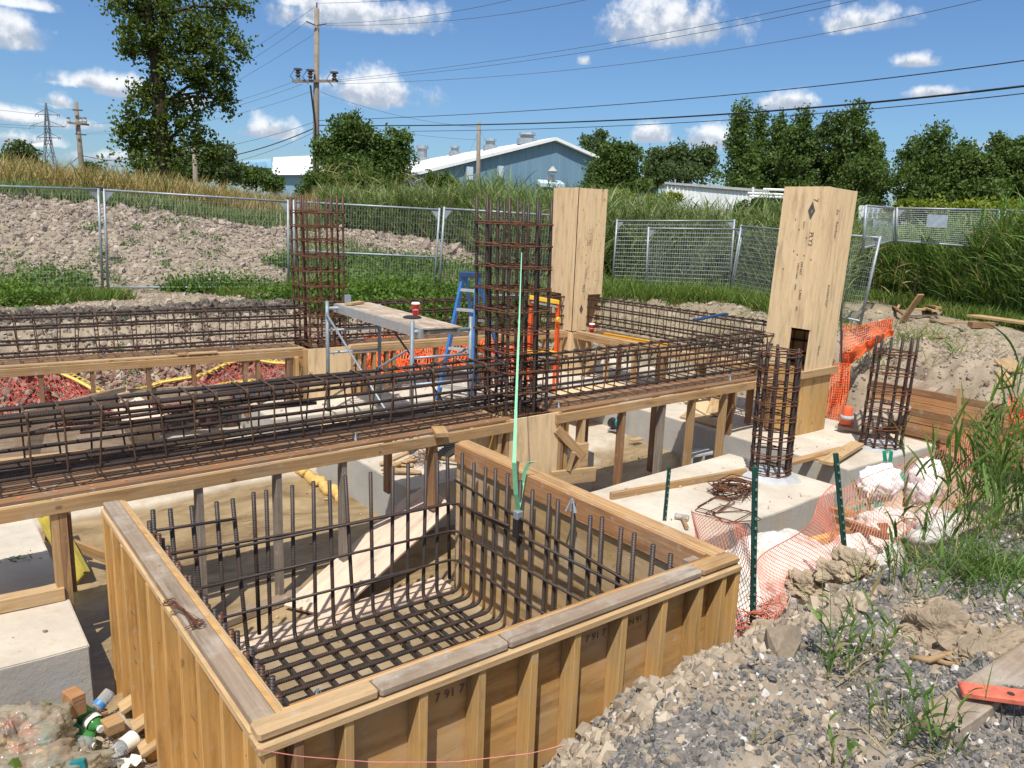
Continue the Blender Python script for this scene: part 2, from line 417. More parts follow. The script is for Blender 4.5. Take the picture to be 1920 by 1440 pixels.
# ------------------------------------------------------------------ terrain
def sstep(t): t = np.clip(t, 0, 1); return t*t*(3-2*t)
def polydist(X, Y, poly):
    d = np.full(X.shape, 1e9); inside = np.zeros(X.shape, bool)
    n = len(poly)
    for i in range(n):
        x0, y0 = poly[i]; x1, y1 = poly[(i+1) % n]
        dx, dy = x1-x0, y1-y0; L = dx*dx+dy*dy
        t = np.clip(((X-x0)*dx+(Y-y0)*dy)/L, 0, 1)
        d = np.minimum(d, np.hypot(X-x0-t*dx, Y-y0-t*dy))
        c = ((y0 > Y) != (y1 > Y)) & (X < (x1-x0)*(Y-y0)/(y1-y0+1e-12)+x0)
        inside ^= c
    return np.where(inside, -d, d)
_perm = rs.permutation(512).astype(np.int64); _perm = np.concatenate([_perm, _perm])
_val = rs.rand(512)*2-1
def vnoise(X, Y):
    xi = np.floor(X).astype(np.int64); yi = np.floor(Y).astype(np.int64); fx = X-xi; fy = Y-yi
    fx = fx*fx*(3-2*fx); fy = fy*fy*(3-2*fy)
    def h(a, b): return _val[_perm[(_perm[a & 511]+b) & 511]]
    return (h(xi, yi)*(1-fx)+h(xi+1, yi)*fx)*(1-fy)+(h(xi, yi+1)*(1-fx)+h(xi+1, yi+1)*fx)*fy
def fbm(X, Y, o=4):
    s = 0; a = 1.; k = 1.
    for i in range(o): s = s+vnoise(X*k+17.3*i, Y*k-9.1*i)*a; a *= .5; k *= 2.03
    return s
PIT = [(-6, 2.4), (.3, 2.3), (1.1, 2.35), (1.8, 2.75), (3.2, 2.8), (4.2, 2.75), (5.2, 2.75), (6.6, 2.75), (8, 2.9), (9.5, 3.0), (9.62, 4.9), (10.0, 5.6), (10.1, 9.4),
       (9.3, 10.2), (4, 10.1), (-6, 10.1)]
AZT = [-2, .0, .09, .24, .37, .46, .59, .67, .85, 3.2]; AZH = [1.75, 1.68, 1.60, 1.38, 1.08, .98, .72, .12, 0., 0.]
def zones(X, Y):
    d = polydist(X, Y, PIT)
    Wd = 1.25+1.75*sstep((Y-6.5)/3.5)+.3*sstep((X-9.3)/.8)*(Y < 8)
    t = d/Wd
    h = -1.25+1.25*sstep(t)
    r = np.hypot(X, Y); az = np.arctan2(X, np.maximum(Y, 1e-6)); az = np.where(Y < 0, 3., az)
    ph = np.interp(az, AZT, AZH)
    f = sstep((r-16.3)/4.2)
    h = h+ph*f
    far = sstep((r-22)/6)
    slope = np.clip(1-np.abs(t-.5)*1.6, 0, 1)*(d > 0)*(t < 1.4)
    clod = .075*np.abs(fbm(X*2.1, Y*2.1, 4))+.05*fbm(X*5., Y*5., 3)
    heapm = f*(1-far)*(ph > .04)
    grade = (d > 0)*(t > 1)
    n = (clod*1.8+.06*np.abs(fbm(X*1.0+7, Y*1.0, 3)))*slope*1.5*(1-.75*sstep((3.9-Y)/.5))+heapm*(.16*np.abs(fbm(X*1.7, Y*1.7, 4))+.05*fbm(X*7, Y*7, 3)-.05)+grade*(1-heapm)*(.035*fbm(X*1.3, Y*1.3, 4))
    front = (Y < 3.4)*(X > .8)*(X < 7.5)
    n = n+front*(d > 0)*(.035*fbm(X*4., Y*4., 4)+.02+.030*np.abs(fbm(X*7, Y*7, 4))+.012*np.abs(fbm(X*19, Y*19, 3))+.005*fbm(X*37, Y*37, 2))
    right = (X > 9)*(Y < 11)*(Y > 2)*(d > 0)
    n = n+right*(.06*fbm(X*2.3, Y*2.3, 4))
    h = h+n*(1-far)
    # pit floor: dry crust, puddles
    fl = d <= 0
    dry = sstep((Y-7.55-.35*fbm(X*1.1, Y*.6, 2))/.5)*(X < 3.6)
    sand = sstep((Y-6.1-.4*(X-6.4)-.25*fbm(X*1.3, Y*1.3, 3))/.8)*(X > 5.2)
    left = sstep((.86-X)/.1)*sstep((4.6-Y)/.1)
    rb = sstep((X-3.45)/.3)*sstep((3.75-.0*X-Y)/.5)+sstep((X-6.9)/.5)*sstep((4.3-Y)/.5)
    fh = -1.285+.02*fbm(X*.9, Y*.9, 3)+.105*np.maximum(dry, np.maximum(sand, left*.8))+.006*fbm(X*9, Y*9, 3)+np.clip(rb, 0, 1)*(.17+.05*fbm(X*3, Y*3, 3))
    h = np.where(fl, fh+.04*sstep((d+.5)/.5), h)
    inbox = (X > .80)*(X < 3.28)*(Y > 2.27)*(Y < 4.85)
    h = np.where(inbox, -1.222+.010*fbm(X*6, Y*6, 3), h)
    gravel = front*sstep((d-.18-.12*fbm(X*3, Y*3, 3))/.25)*sstep((7.5-X)/1.5)*np.clip(.72+.5*sstep((X-2.0+.55*fbm(X*1.9, Y*1.9, 3)-.5*(Y-1.6))/.9)-.55*sstep((fbm(X*2.7+3, Y*2.7, 4)-.12)/.2), 0, 1)
    dark = sstep(1-np.abs(t-.93)/.22)*(Y > 9.5)*(X < 9)
    meadow = far*(ph > .04)+.30*sstep((r-13.6)/.8)*(1-heapm)+.6*sstep((r-18)/3)*(1-heapm)
    floor = fl | inbox
    return h, gravel, heapm, dark, np.clip(meadow, 0, 1), floor*1.
def axis(lo, hi, step, out, g=1.35, extra=None):
    a = list(np.arange(lo, hi+1e-6, step))
    if extra: b = list(np.arange(hi+extra[1], extra[0], extra[1])); a += b
    s = step if not extra else extra[1]; x = a[-1]
    while x < out: s *= g; x += s; a.append(x)
    s = step; x = a[0]; pre = []
    while x > -out: s *= g; x -= s; pre.append(x)
    return np.array(pre[::-1]+a)
xs = axis(-4.5, 11.5, .05, 3000, 1.22, (16, .12)); ys = axis(.1, 11.5, .05, 3000, 1.22, (23, .09))
xs = np.unique(np.round(np.concatenate([xs, np.arange(1.2, 5.2, .02)]), 4)); ys = np.unique(np.round(np.concatenate([ys, np.arange(.4, 3.0, .02)]), 4))
xs = xs[np.concatenate([[True], np.diff(xs) > .008])]; ys = ys[np.concatenate([[True], np.diff(ys) > .008])]
XX, YY = np.meshgrid(xs, ys); hh, zr, zh, zd, zm, zf = zones(XX, YY)
def gz(x, y):
    i = min(max(int(np.searchsorted(xs, x))-1, 0), len(xs)-2); j = min(max(int(np.searchsorted(ys, y))-1, 0), len(ys)-2)
    fx = (x-xs[i])/(xs[i+1]-xs[i]); fy = (y-ys[j])/(ys[j+1]-ys[j])
    return float((hh[j, i]*(1-fx)+hh[j, i+1]*fx)*(1-fy)+(hh[j+1, i]*(1-fx)+hh[j+1, i+1]*fx)*fy)
def GS(px, py, dz=0., d0=1.5, d1=40., n=500):
    # where the line of sight meets the built ground
    d = ray(px, py); hn = math.hypot(d[0], d[1])
    for q in np.geomspace(d0, d1, n):
        k = q/hn; x, y, z = d[0]*k, d[1]*k, EYE+d[2]*k
        if z <= gz(x, y): return Vector((x, y, gz(x, y)+dz))
    return Vector((x, y, z+dz))
V = np.stack([XX.ravel(), YY.ravel(), hh.ravel()], 1)
ny, nx = XX.shape; I = np.arange(ny*nx).reshape(ny, nx)
F = np.stack([I[:-1, :-1].ravel(), I[:-1, 1:].ravel(), I[1:, 1:].ravel(), I[1:, :-1].ravel()], 1)
colz = np.stack([zr.ravel(), zh.ravel(), zd.ravel(), zm.ravel()], 1)
m, t, p = mat('ground', .95, .15)
at_ = t.n('ShaderNodeVertexColor', layer_name='zone'); z3 = t.n('ShaderNodeSeparateColor', ins={0: at_.outputs[0]})
geo = t.n('ShaderNodeNewGeometry').outputs['Position']; pz_ = t.n('ShaderNodeSeparateXYZ', ins={0: geo}).outputs[2]
n1 = t.noise(geo, 1.3, 7, .65); n2 = t.noise(geo, 9, 6, .7); n3 = t.noise(geo, 45, 4, .7)
base = t.mix(t.mr(n1, .35, .65), C4((.27, .215, .155)), C4((.38, .315, .235)))
base = t.mix(t.m('MULTIPLY', t.mr(n2, .5, .7), .5), base, C4((.17, .13, .09)))
vg = t.n('ShaderNodeTexVoronoi', ins={'Vector': geo, 'Scale': 62.})
gcol = t.n('ShaderNodeSeparateColor', ins={0: vg.outputs['Color']})
gr = t.mix(gcol.outputs[0], C4((.055, .057, .062)), C4((.22, .21, .20)))
gr = t.mix(t.m('GREATER_THAN', gcol.outputs[1], .93), gr, C4((.50, .48, .45)))
gr = t.mix(t.mr(n2, .50, .66, 0, .7), gr, C4((.26, .21, .155)))
base = t.mix(z3.outputs[0], base, gr)
vh = t.n('ShaderNodeTexVoronoi', ins={'Vector': geo, 'Scale': 6.})
heap = t.mix(t.n('ShaderNodeSeparateColor', ins={0: vh.outputs['Color']}).outputs[0], C4((.22, .17, .13)), C4((.36, .295, .235)))
heap = t.mix(t.mr(n2, .52, .68), heap, C4((.20, .15, .11)))
base = t.mix(z3.outputs[1], base, heap)
base = t.mix(z3.outputs[2], base, C4((.035, .026, .02)))
mead = t.mix(t.mr(n1, .35, .65), C4((.07, .10, .03)), C4((.20, .17, .09)))
base = t.mix(t.m('MULTIPLY', at_.outputs[1], .85), base, mead)
dryc = t.mix(t.mr(n2, .3, .7), C4((.42, .35, .265)), C4((.56, .49, .39)))
wetc = t.mix(t.mr(n1, .35, .65), C4((.25, .185, .11)), C4((.33, .25, .155)))
flc = t.mix(t.mr(pz_, -1.219, -1.192), wetc, dryc)
isf = t.mr(pz_, -1.12, -1.17, 0, 1)
base = t.mix(isf, base, flc)
t.link(base, p.inputs['Base Color'])
t.link(t.mix(isf, C4((.95, .95, .95)), t.mix(t.mr(pz_, -1.24, -1.215), C4((.45, .45, .45)), C4((.9, .9, .9)))), p.inputs['Roughness'])
bump(t, p, t.m('ADD', t.m('MULTIPLY', n2, .6), t.m('MULTIPLY', n3, .5)), .8, .02)
ground = raw_mesh('ground', V, F, MAT['ground'], smooth=True, col=colz); tag(ground, kind='structure')
# standing water on the pit floor
m, t, p = mat('muddy_water', .28, .22)
geo = t.n('ShaderNodeNewGeometry').outputs['Position']
wsc = t.n('ShaderNodeVectorMath', operation='MULTIPLY', ins={0: geo, 1: (1, 2.2, 1)}).outputs[0]
t.link(t.mix(t.mr(t.noise(wsc, 9, 6, .7, 1.5), .55, .68, 0, .5), t.mix(t.mr(t.noise(wsc, 1.0, 7, .68, 1.2), .36, .62), C4((.175, .120, .058)), C4((.37, .27, .150))), C4((.46, .36, .23))), p.inputs['Base Color'])
bump(t, p, t.noise(geo, 7, 3), .12, .004)
mb = MB(); mb.quadpts([(-5.5, 2.4, -1.232), (10.0, 2.4, -1.232), (10.0, 10.2, -1.232), (-5.5, 10.2, -1.232)])
tag(mb.build('puddle_water', MAT['muddy_water']), kind='structure')
# ------------------------------------------------------------------ scattering of stones / clods (one mesh each)
ICO = None
def ico():
    global ICO
    if ICO is None:
        f = (1+5**.5)/2
        v = np.array([(-1, f, 0), (1, f, 0), (-1, -f, 0), (1, -f, 0), (0, -1, f), (0, 1, f), (0, -1, -f), (0, 1, -f), (f, 0, -1), (f, 0, 1), (-f, 0, -1), (-f, 0, 1)], float)
        v /= np.linalg.norm(v[0])
        fc = np.array([(0, 11, 5), (0, 5, 1), (0, 1, 7), (0, 7, 10), (0, 10, 11), (1, 5, 9), (5, 11, 4), (11, 10, 2), (10, 7, 6), (7, 1, 8), (3, 9, 4), (3, 4, 2), (3, 2, 6), (3, 6, 8), (3, 8, 9), (4, 9, 5), (2, 4, 11), (6, 2, 10), (8, 6, 7), (9, 8, 1)])
        ICO = (v, fc)
    return ICO
def rotmats(n, rnd):
    q = rnd.randn(n, 4); q /= np.linalg.norm(q, axis=1)[:, None]; w_, x, y, z = q.T
    return np.stack([1-2*(y*y+z*z), 2*(x*y-z*w_), 2*(x*z+y*w_), 2*(x*y+z*w_), 1-2*(x*x+z*z), 2*(y*z-x*w_), 2*(x*z-y*w_), 2*(y*z+x*w_), 1-2*(x*x+y*y)], 1).reshape(n, 3, 3)
def stones(name, P, size, material, label=None, squash=.65, rough=.3):
    v, fc = ico(); n = len(P)
    sc3 = np.stack([rs.uniform(.7, 1.2, n), rs.uniform(.6, 1.1, n), rs.uniform(.5, .9, n)*squash/.65], 1)
    vv = (v[None]*(1+rs.uniform(-rough*.7, rough*.7, (n, 12, 1)))+rs.uniform(-.22, .22, (n, 12, 3)))*sc3[:, None, :]
    vv = np.einsum('nij,nkj->nki', rotmats(n, rs), vv)*size[:, None, None]+P[:, None, :]
    F = (fc[None]+(np.arange(n)*12)[:, None, None]).reshape(-1, 3)
    u = rs.rand(n); uvv = np.stack([np.repeat(u, 12), np.repeat(rs.rand(n), 12)], 1)
    o = raw_mesh(name, vv.reshape(-1, 3), F, material, uv=uvv); tag(o, kind='stuff')
    if label: o['label'] = label
    return o
def stone_mat(name, ramp):
    m, t, p = mat(name, .85, .25)
    u = t.n('ShaderNodeSeparateXYZ', ins={0: t.n('ShaderNodeTexCoord').outputs['UV']}).outputs[0]
    r = t.n('ShaderNodeValToRGB', ins={0: u}); r.color_ramp.interpolation = 'CONSTANT'
    while len(r.color_ramp.elements) < len(ramp): r.color_ramp.elements.new(.5)
    for e, (pos, c) in zip(r.color_ramp.elements, ramp): e.position = pos
    for e, (pos, c) in zip(r.color_ramp.elements, ramp): e.color = C4(c)
    n = t.noise(t.n('ShaderNodeTexCoord').outputs['Object'], 60, 4)
    t.link(t.mix(t.mr(n, .3, .7, 0, .35), r.outputs[0], C4((.42, .38, .32))), p.inputs['Base Color'])
    return m
stone_mat('gravel_stones', [(0, (.038, .040, .046)), (.28, (.075, .076, .082)), (.5, (.125, .122, .12)), (.72, (.19, .175, .155)), (.87, (.28, .23, .17)), (.955, (.55, .53, .50))])
stone_mat('heap_clods', [(0, (.17, .125, .095)), (.2, (.25, .19, .145)), (.55, (.33, .26, .20)), (.85, (.42, .345, .275))])
stone_mat('bank_clods', [(0, (.22, .165, .11)), (.3, (.31, .24, .165)), (.7, (.39, .31, .22)), (.93, (.46, .38, .29))])
stone_mat('dark_clods', [(0, (.022, .017, .013)), (.3, (.04, .03, .023)), (.7, (.065, .048, .036)), (.93, (.13, .10, .075))])
stone_mat('slope_clods', [(0, (.17, .13, .10)), (.3, (.26, .20, .15)), (.7, (.35, .28, .21)), (.93, (.42, .35, .27))])
stone_mat('pink_clods', [(0, (.15, .060, .045)), (.3, (.22, .10, .075)), (.7, (.30, .165, .125)), (.93, (.38, .25, .19))])
def scatter(n, x0, x1, y0, y1, test=None, dens=None):
    X = rs.uniform(x0, x1, n); Y = rs.uniform(y0, y1, n)
    z, a, b, c, d, e = zones(X, Y)
    k = np.ones(n, bool)
    if test is not None: k &= test(X, Y, z, a, b, c, d, e)
    return np.stack([X[k], Y[k], z[k]], 1)
P = scatter(120000, 1.1, 6.5, .35, 3.2, lambda X, Y, z, a, b, c, d, e: (rs.rand(len(X)) < .35+a*.9) & (b < .5) & (z > -1.1) & (fbm(X*2.2+5, Y*2.2, 3)+rs.uniform(-.4, .4, len(X)) < .45) & (rs.rand(len(X)) < np.clip(1.9-.33*np.hypot(X, Y), .2, 1)))
stones('gravel', P, np.minimum(np.exp(rs.normal(-4.95, .48, len(P))), .022), MAT['gravel_stones'], 'grey crushed gravel spread over the near bank')
inb = lambda X, Y: (X > .70)*(X < 3.42)*(Y > 2.13)*(Y < 4.9)
P = scatter(30000, .9, 8.5, .5, 3.5, lambda X, Y, z, a, b, c, d, e: (z > -1.18) & (z < .3) & ~inb(X, Y) & (rs.rand(len(X)) < (.15+.85*(a < .5))*np.clip(1.2-.25*Y+.0*X, .35, 1)*np.clip(.55+.6*fbm(X*1.6+4, Y*1.6, 3), .2, 1)))
stones('bank_clods', P, np.minimum(np.exp(rs.normal(-4.85, .62, len(P))), .030), MAT['bank_clods'], 'tan clods of clay on the near bank beside the form box', .8, .45)
P = scatter(90000, -4, 11.5, 15.8, 22.5, lambda X, Y, z, a, b, c, d, e: (b > .06) & (rs.rand(len(X)) < .3+.7*b))
stones('heap_clods', P, np.exp(rs.normal(-3.85, .6, len(P))), MAT['heap_clods'], 'pale clods covering the spoil heap beyond the fence', .6, .45)
P = scatter(26000, -3, 10.5, 10.0, 13.6, lambda X, Y, z, a, b, c, d, e: (z > -1.2) & (c < .3))
stones('slope_clods', P, np.exp(rs.normal(-3.75, .45, len(P))), MAT['slope_clods'], 'brown clods on the back slope of the pit', .7, .45)
P = scatter(16000, -3, 9, 11.5, 14.2, lambda X, Y, z, a, b, c, d, e: (c > .35))
stones('dark_soil', P, np.exp(rs.normal(-3.5, .4, len(P))), MAT['dark_clods'], 'black topsoil along the rim of the pit', .8, .35)
P = scatter(22000, 9.6, 16, 3.2, 12, lambda X, Y, z, a, b, c, d, e: (z > -1.2) & (rs.rand(len(X)) < np.clip(1.3-.2*(X-9.6), .08, 1)))
stones('right_clods', P, np.exp(rs.normal(-4.25, .5, len(P))), MAT['slope_clods'], 'dry mud crumbs on the ground behind the right footing', .8, .35)
# ------------------------------------------------------------------ concrete footings
def footing(name, label, x0, x1, y0, y1, z0=-1.3, z1=-.80, rz=0., group='cast concrete footings'):
    import bmesh
    bm = bmesh.new(); bmesh.ops.create_cube(bm, size=1)
    for v in bm.verts: v.co = Vector((v.co.x*(x1-x0), v.co.y*(y1-y0), v.co.z*(z1-z0)))
    bmesh.ops.bevel(bm, geom=list(bm.edges), offset=.007, segments=2, affect='EDGES')
    bmesh.ops.subdivide_edges(bm, edges=[e for e in bm.edges if e.calc_length() > .3], cuts=10, use_grid_fill=True)
    for v in bm.verts:
        q = v.co*1.7; v.co += Vector((noise.noise(q+Vector((3, 0, x0))), noise.noise(q+Vector((0, 7, y0))), noise.noise(q*1.2)))*.010
    me = bpy.data.meshes.new(name); bm.to_mesh(me); bm.free()
    me.materials.append(MAT['concrete']); me.polygons.foreach_set('use_smooth', [False]*len(me.polygons))
    o = bpy.data.objects.new(name, me); COL.objects.link(o); o.location = ((x0+x1)/2, (y0+y1)/2, (z0+z1)/2); o.rotation_euler = (0, 0, rz)
    return tag(o, label, 'footing', group)
# one concrete whose dusty trowelled top is paler than its formed sides
m, t, p = mat('concrete', .9, .2)
co = t.n('ShaderNodeNewGeometry'); pos = co.outputs['Position']; nzv = t.n('ShaderNodeSeparateXYZ', ins={0: co.outputs['True Normal']}).outputs[2]
n1 = t.noise(pos, 1.7, 8, .65); n2 = t.noise(pos, 30, 5, .7); n3 = t.noise(pos, 5, 6, .7)
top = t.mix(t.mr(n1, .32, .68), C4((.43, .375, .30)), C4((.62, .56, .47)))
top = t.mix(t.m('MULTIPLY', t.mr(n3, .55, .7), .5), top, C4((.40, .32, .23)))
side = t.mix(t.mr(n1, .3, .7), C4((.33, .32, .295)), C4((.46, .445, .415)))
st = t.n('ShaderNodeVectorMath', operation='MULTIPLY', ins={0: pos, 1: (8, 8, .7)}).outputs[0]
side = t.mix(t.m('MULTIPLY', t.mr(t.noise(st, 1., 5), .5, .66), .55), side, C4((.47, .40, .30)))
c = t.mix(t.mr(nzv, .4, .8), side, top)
vo = t.n('ShaderNodeTexVoronoi', ins={'Vector': pos, 'Scale': 13.}).outputs['Distance']
c = t.mix(t.mr(vo, .05, .085, .6, 0), c, C4((.16, .14, .12)))
c = t.mix(t.mr(n2, .62, .75, 0, .35), c, C4((.25, .2, .15)))
t.link(c, p.inputs['Base Color']); bump(t, p, t.m('ADD', n3, t.m('MULTIPLY', n2, .6)), .55, .010)
footing('concrete_footing', 'concrete footing block at the left edge with a timber sill across its top', -1.9, .64, 4.6, 7.25)
footing('concrete_footing', 'concrete footing with pale wood offcuts on it under the scaffold', 3.44, 5.7, 5.86, 7.9)
footing('concrete_footing', 'concrete footing carrying the round rebar cage beside the wire loops', 4.75, 6.98, 3.72, 5.02, rz=math.radians(2.2))
footing('concrete_footing', 'long concrete footing under the tilted plywood column and short far cage', 7.58, 9.45, 4.02, 8.6, rz=math.radians(-.6))
footing('concrete_footing', 'long concrete strip footing under the rear beam with sawn timber on it', 3.3, 10.0, 8.75, 10.25)

P = scatter(20000, -3, 7.6, 10.0, 12.2, lambda X, Y, z, a, b, c, d, e: (z > -1.23) & (z < -.35))
stones('red_clods', P, np.exp(rs.normal(-3.65, .45, len(P))), MAT['pink_clods'], 'reddish clods under the mesh behind the rear beam', .7, .45)

P = scatter(16000, -4, 16, 13, 18, lambda X, Y, z, a, b, c, d, e: (z > -.3) & (b < .3))
stones('verge_clods', P, np.exp(rs.normal(-4.0, .5, len(P))), MAT['slope_clods'], 'crumbled soil along the foot of the mesh fences', .7, .45)

stone_mat('wood_chips', [(0, (.30, .18, .08)), (.3, (.50, .34, .17)), (.6, (.62, .46, .27)), (.85, (.20, .15, .10)), (.93, (.70, .66, .58))])
Q = []
for (x0, x1, y0, y1, z, n) in ((3.5, 5.6, 5.9, 7.85, -.797, 420), (4.8, 6.9, 3.8, 4.95, -.797, 160), (7.65, 9.4, 4.1, 8.5, -.797, 420), (3.4, 9.9, 8.8, 10.2, -.797, 500), (-1.2, .55, 4.7, 7.1, -.797, 120),
        (.7, 3.4, 4.9, 9.6, -1.22, 260), (5.0, 7.5, 5.1, 8.6, -1.20, 420), (.85, 3.2, 2.4, 4.7, -1.212, 260), (.0, .72, 3.2, 4.5, -1.18, 120)):
    X = rs.uniform(x0, x1, n); Y = rs.uniform(y0, y1, n); k = fbm(X*1.7, Y*1.7, 3)+rs.uniform(-.5, .5, n) > 0; Q.append(np.stack([X[k], Y[k], np.full(k.sum(), z)], 1))
Q = np.concatenate(Q)
stones('wood_crumbs', Q, np.exp(rs.normal(-4.9, .5, len(Q))), MAT['wood_chips'], 'wood chips and crumbs littering the footings and pit floor', .4, .5)

X = rs.uniform(.95, 3.4, 9000); Y = rs.uniform(1.55, 2.16, 9000); Q = np.stack([X, Y, np.array([gz(a, b) for a, b in zip(X, Y)])], 1); Q = Q[Q[:, 2] > -1.2]
k = rs.rand(len(Q)) < .55
stones('gravel', Q[k], np.minimum(np.exp(rs.normal(-4.75, .5, k.sum())), .022), MAT['gravel_stones'], 'loose gravel spilled down against the front wall of the form')
stones('bank_clods', Q[~k], np.minimum(np.exp(rs.normal(-4.2, .5, (~k).sum())), .04), MAT['bank_clods'], 'clay crumbs spilled down against the front wall of the form', .8, .45)
# ------------------------------------------------------------------ lettering helper
def text_part(name, body, org, u, v, size, material, parent=None, align='LEFT', sx=1.):
    cu = bpy.data.curves.new('lettering', 'FONT'); cu.body = body; cu.size = size; cu.align_x = align; cu.extrude = .0004
    tmp = bpy.data.objects.new('lettering', cu); COL.objects.link(tmp)
    dg = bpy.context.evaluated_depsgraph_get(); dg.update()
    me = bpy.data.meshes.new_from_object(tmp.evaluated_get(dg))
    bpy.data.objects.remove(tmp); bpy.data.curves.remove(cu)
    u = Vector(u).normalized(); v = Vector(v).normalized(); n = u.cross(v)
    for q in me.vertices: q.co = Vector(org)+u*(q.co.x*sx)+v*q.co.y+n*(q.co.z+.0025)
    me.materials.clear(); me.materials.append(MAT[material])
    o = bpy.data.objects.new(name, me); COL.objects.link(o)
    if parent is not None: o.parent = parent
    return o
def prism(mb, pts, n, depth):
    # flat outline pts with thickness depth along n
    n = Vector(n); A = [Vector(p) for p in pts]; B = [p+n*depth for p in A]; k = len(A)
    mb.quadpts(B, [(p.x*1.0+p.y, p.z) for p in B]); mb.quadpts(A[::-1], [(p.x+p.y, p.z) for p in A[::-1]])
    for i in range(k): mb.quadpts([A[i], A[(i+1) % k], B[(i+1) % k], B[i]])
def T(o): return o
# ------------------------------------------------------------------ the big square pier form
X0, X1, Y0, Y1, ZT, ZB = .775, 3.30, 2.262, 4.77, -.03, -1.27
form = thing('pier_form', 'large open square timber form with amber studs around a rebar mat, front of picture', 'formwork')
mb = MB(); mb.box((X0+.100, (Y0+Y1)/2+.03, (ZT+ZB)/2-.002), (.018, Y1-Y0-.1, ZT-ZB-.004), grain=2); mb.build('plywood_panel', MAT['ply_amber'], form)
mb = MB(); mb.box(((X0+X1)/2, Y0+.100, (ZT+ZB)/2-.004), (X1-X0-.222, .018, ZT-ZB-.006), grain=0); fpan = mb.build('plywood_panel', MAT['ply_amber'], form)
mb = MB(); mb.box((X1-.100, (Y0+Y1)/2+.03, (ZT+ZB)/2-.004), (.018, Y1-Y0-.1, ZT-ZB-.006), grain=1); mb.build('plywood_panel', MAT['ply_inner'], form)
mb = MB(); mb.box((X1-.122, (Y0+Y1)/2+.06, ZT-.080), (.022, Y1-Y0-.16, .145)); tag(mb.build('waling_board', MAT['lumber_red'], form, bevel=.002), 'reddish board lining the top of the right wall')
mb = MB(); mb.box((X1-.126, Y0+.16, ZT-.40), (.030, .10, .52), grain=2); tag(mb.build('corner_board', MAT['lumber_red'], form), 'reddish upright board in the inner right corner')
mb = MB(); mb.box((X1-.19, Y0+.175, -.14), (.085, .04, .16), grain=2); mb.build('corner_block', MAT['lumber_grey'], form)
def stud(c, size, material='stud_amber', R=None):
    mb = MB(); mb.box(c, size, grain=2, jit=.0015, R=R); return mb.build('stud', MAT[material], form, bevel=.003)
for i, y in enumerate(np.arange(Y0+.17, Y1-.02, .262)):
    stud((X0+.047+random.uniform(-.004, .004), y+random.uniform(-.012, .012), (ZT+ZB)/2-.04), (.086, .038, ZT-ZB-.082), 'stud_amber')
stud((X0+.045, Y1-.02, -.66), (.086, .038, 1.16), 'stud_amber')
for i, x in enumerate([.800, .90, 1.085, 1.388, 1.656, 1.925, 2.165, 2.45, 2.72, 2.985, 3.165, 3.275]):
    stud((x+.012, Y0+.047, (ZT+ZB)/2-.04), (.038, .086, ZT-ZB-.082), 'lumber_brown' if i in (1,) else 'stud_amber_deep')
for y in np.arange(Y0+.2, Y1, .29):
    stud((X1-.045, y, (ZT+ZB)/2-.04), (.086, .038, ZT-ZB-.082), 'stud_amber_deep')
def plate(a, b, w_, h_, material, bev=.004):
    mb = MB(); mb.bar(a, b, w_, h_); return mb.build('top_plate', MAT[material], form, bevel=bev)
# lower plates sit on the studs, upper plates over them
plate((X0+.045, Y0+.09, ZT-.059), (X0+.045, Y1, ZT-.059), .092, .036, 'lumber_pale')
plate((X0+.050, Y0+.09, ZT-.019), (X0+.050, Y1-.02, ZT-.019), .080, .038, 'lumber_grey')
plate((X0-.005, Y0+.042, ZT-.060), (X1+.002, Y0+.042, ZT-.060), .094, .036, 'lumber_pale', .006)
for a, b, mt_, dz in ((X0+.0, 1.215, 'lumber_pale', .003), (1.222, 1.80, 'lumber_grey', 0.), (1.806, 3.0, 'lumber_grey', .001), (3.006, X1-.004, 'lumber', .002)):
    plate((a, Y0+.050, ZT-.019+dz), (b, Y0+.050, ZT-.019+dz), .082, .039, mt_, .009)
plate((X1-.045, Y0+.10, ZT-.059), (X1-.045, Y1, ZT-.059), .088, .036, 'lumber_brown')
plate((X1-.046, Y0+.10, ZT-.019), (X1-.046, Y1-.01, ZT-.019), .086, .039, 'lumber', .006)
# laminated plywood edges beside the plates
mb = MB()
for k in range(3): mb.box((X0+.1125+.0062*k, (Y0+Y1)/2+.03, ZT-.035-.003*k), (.0052, Y1-Y0-.12, .06))
mb.build('plywood_edge', MAT['lumber_pale'], form)
mb = MB()
for k in range(2): mb.box(((X0+X1)/2+.02, Y0+.1125+.0065*k, ZT-.036-.004*k), (X1-X0-.26, .0052, .06))
mb.build('plywood_edge', MAT['lumber_red'], form)
for px, s, sz in ((1.50, '7 91 7', .055), (2.30, '7 91 7', .05), (2.58, 'N 91', .045)):
    text_part('lumber_stamp', s, (px, Y0+.0895, -.235), (1, 0, 0), (0, 0, 1), sz, 'ink_soft', fpan)
for yy, zz in ((4.10, -.42), (4.10, -.62), (4.10, -.70), (3.05, -.42), (3.05, -.60), (3.05, -.68)):
    text_part('lumber_stamp', 'S-DRY', (X0-.0, yy+.02, zz), (0, -1, 0), (0, 0, 1), .020, 'ink', form)
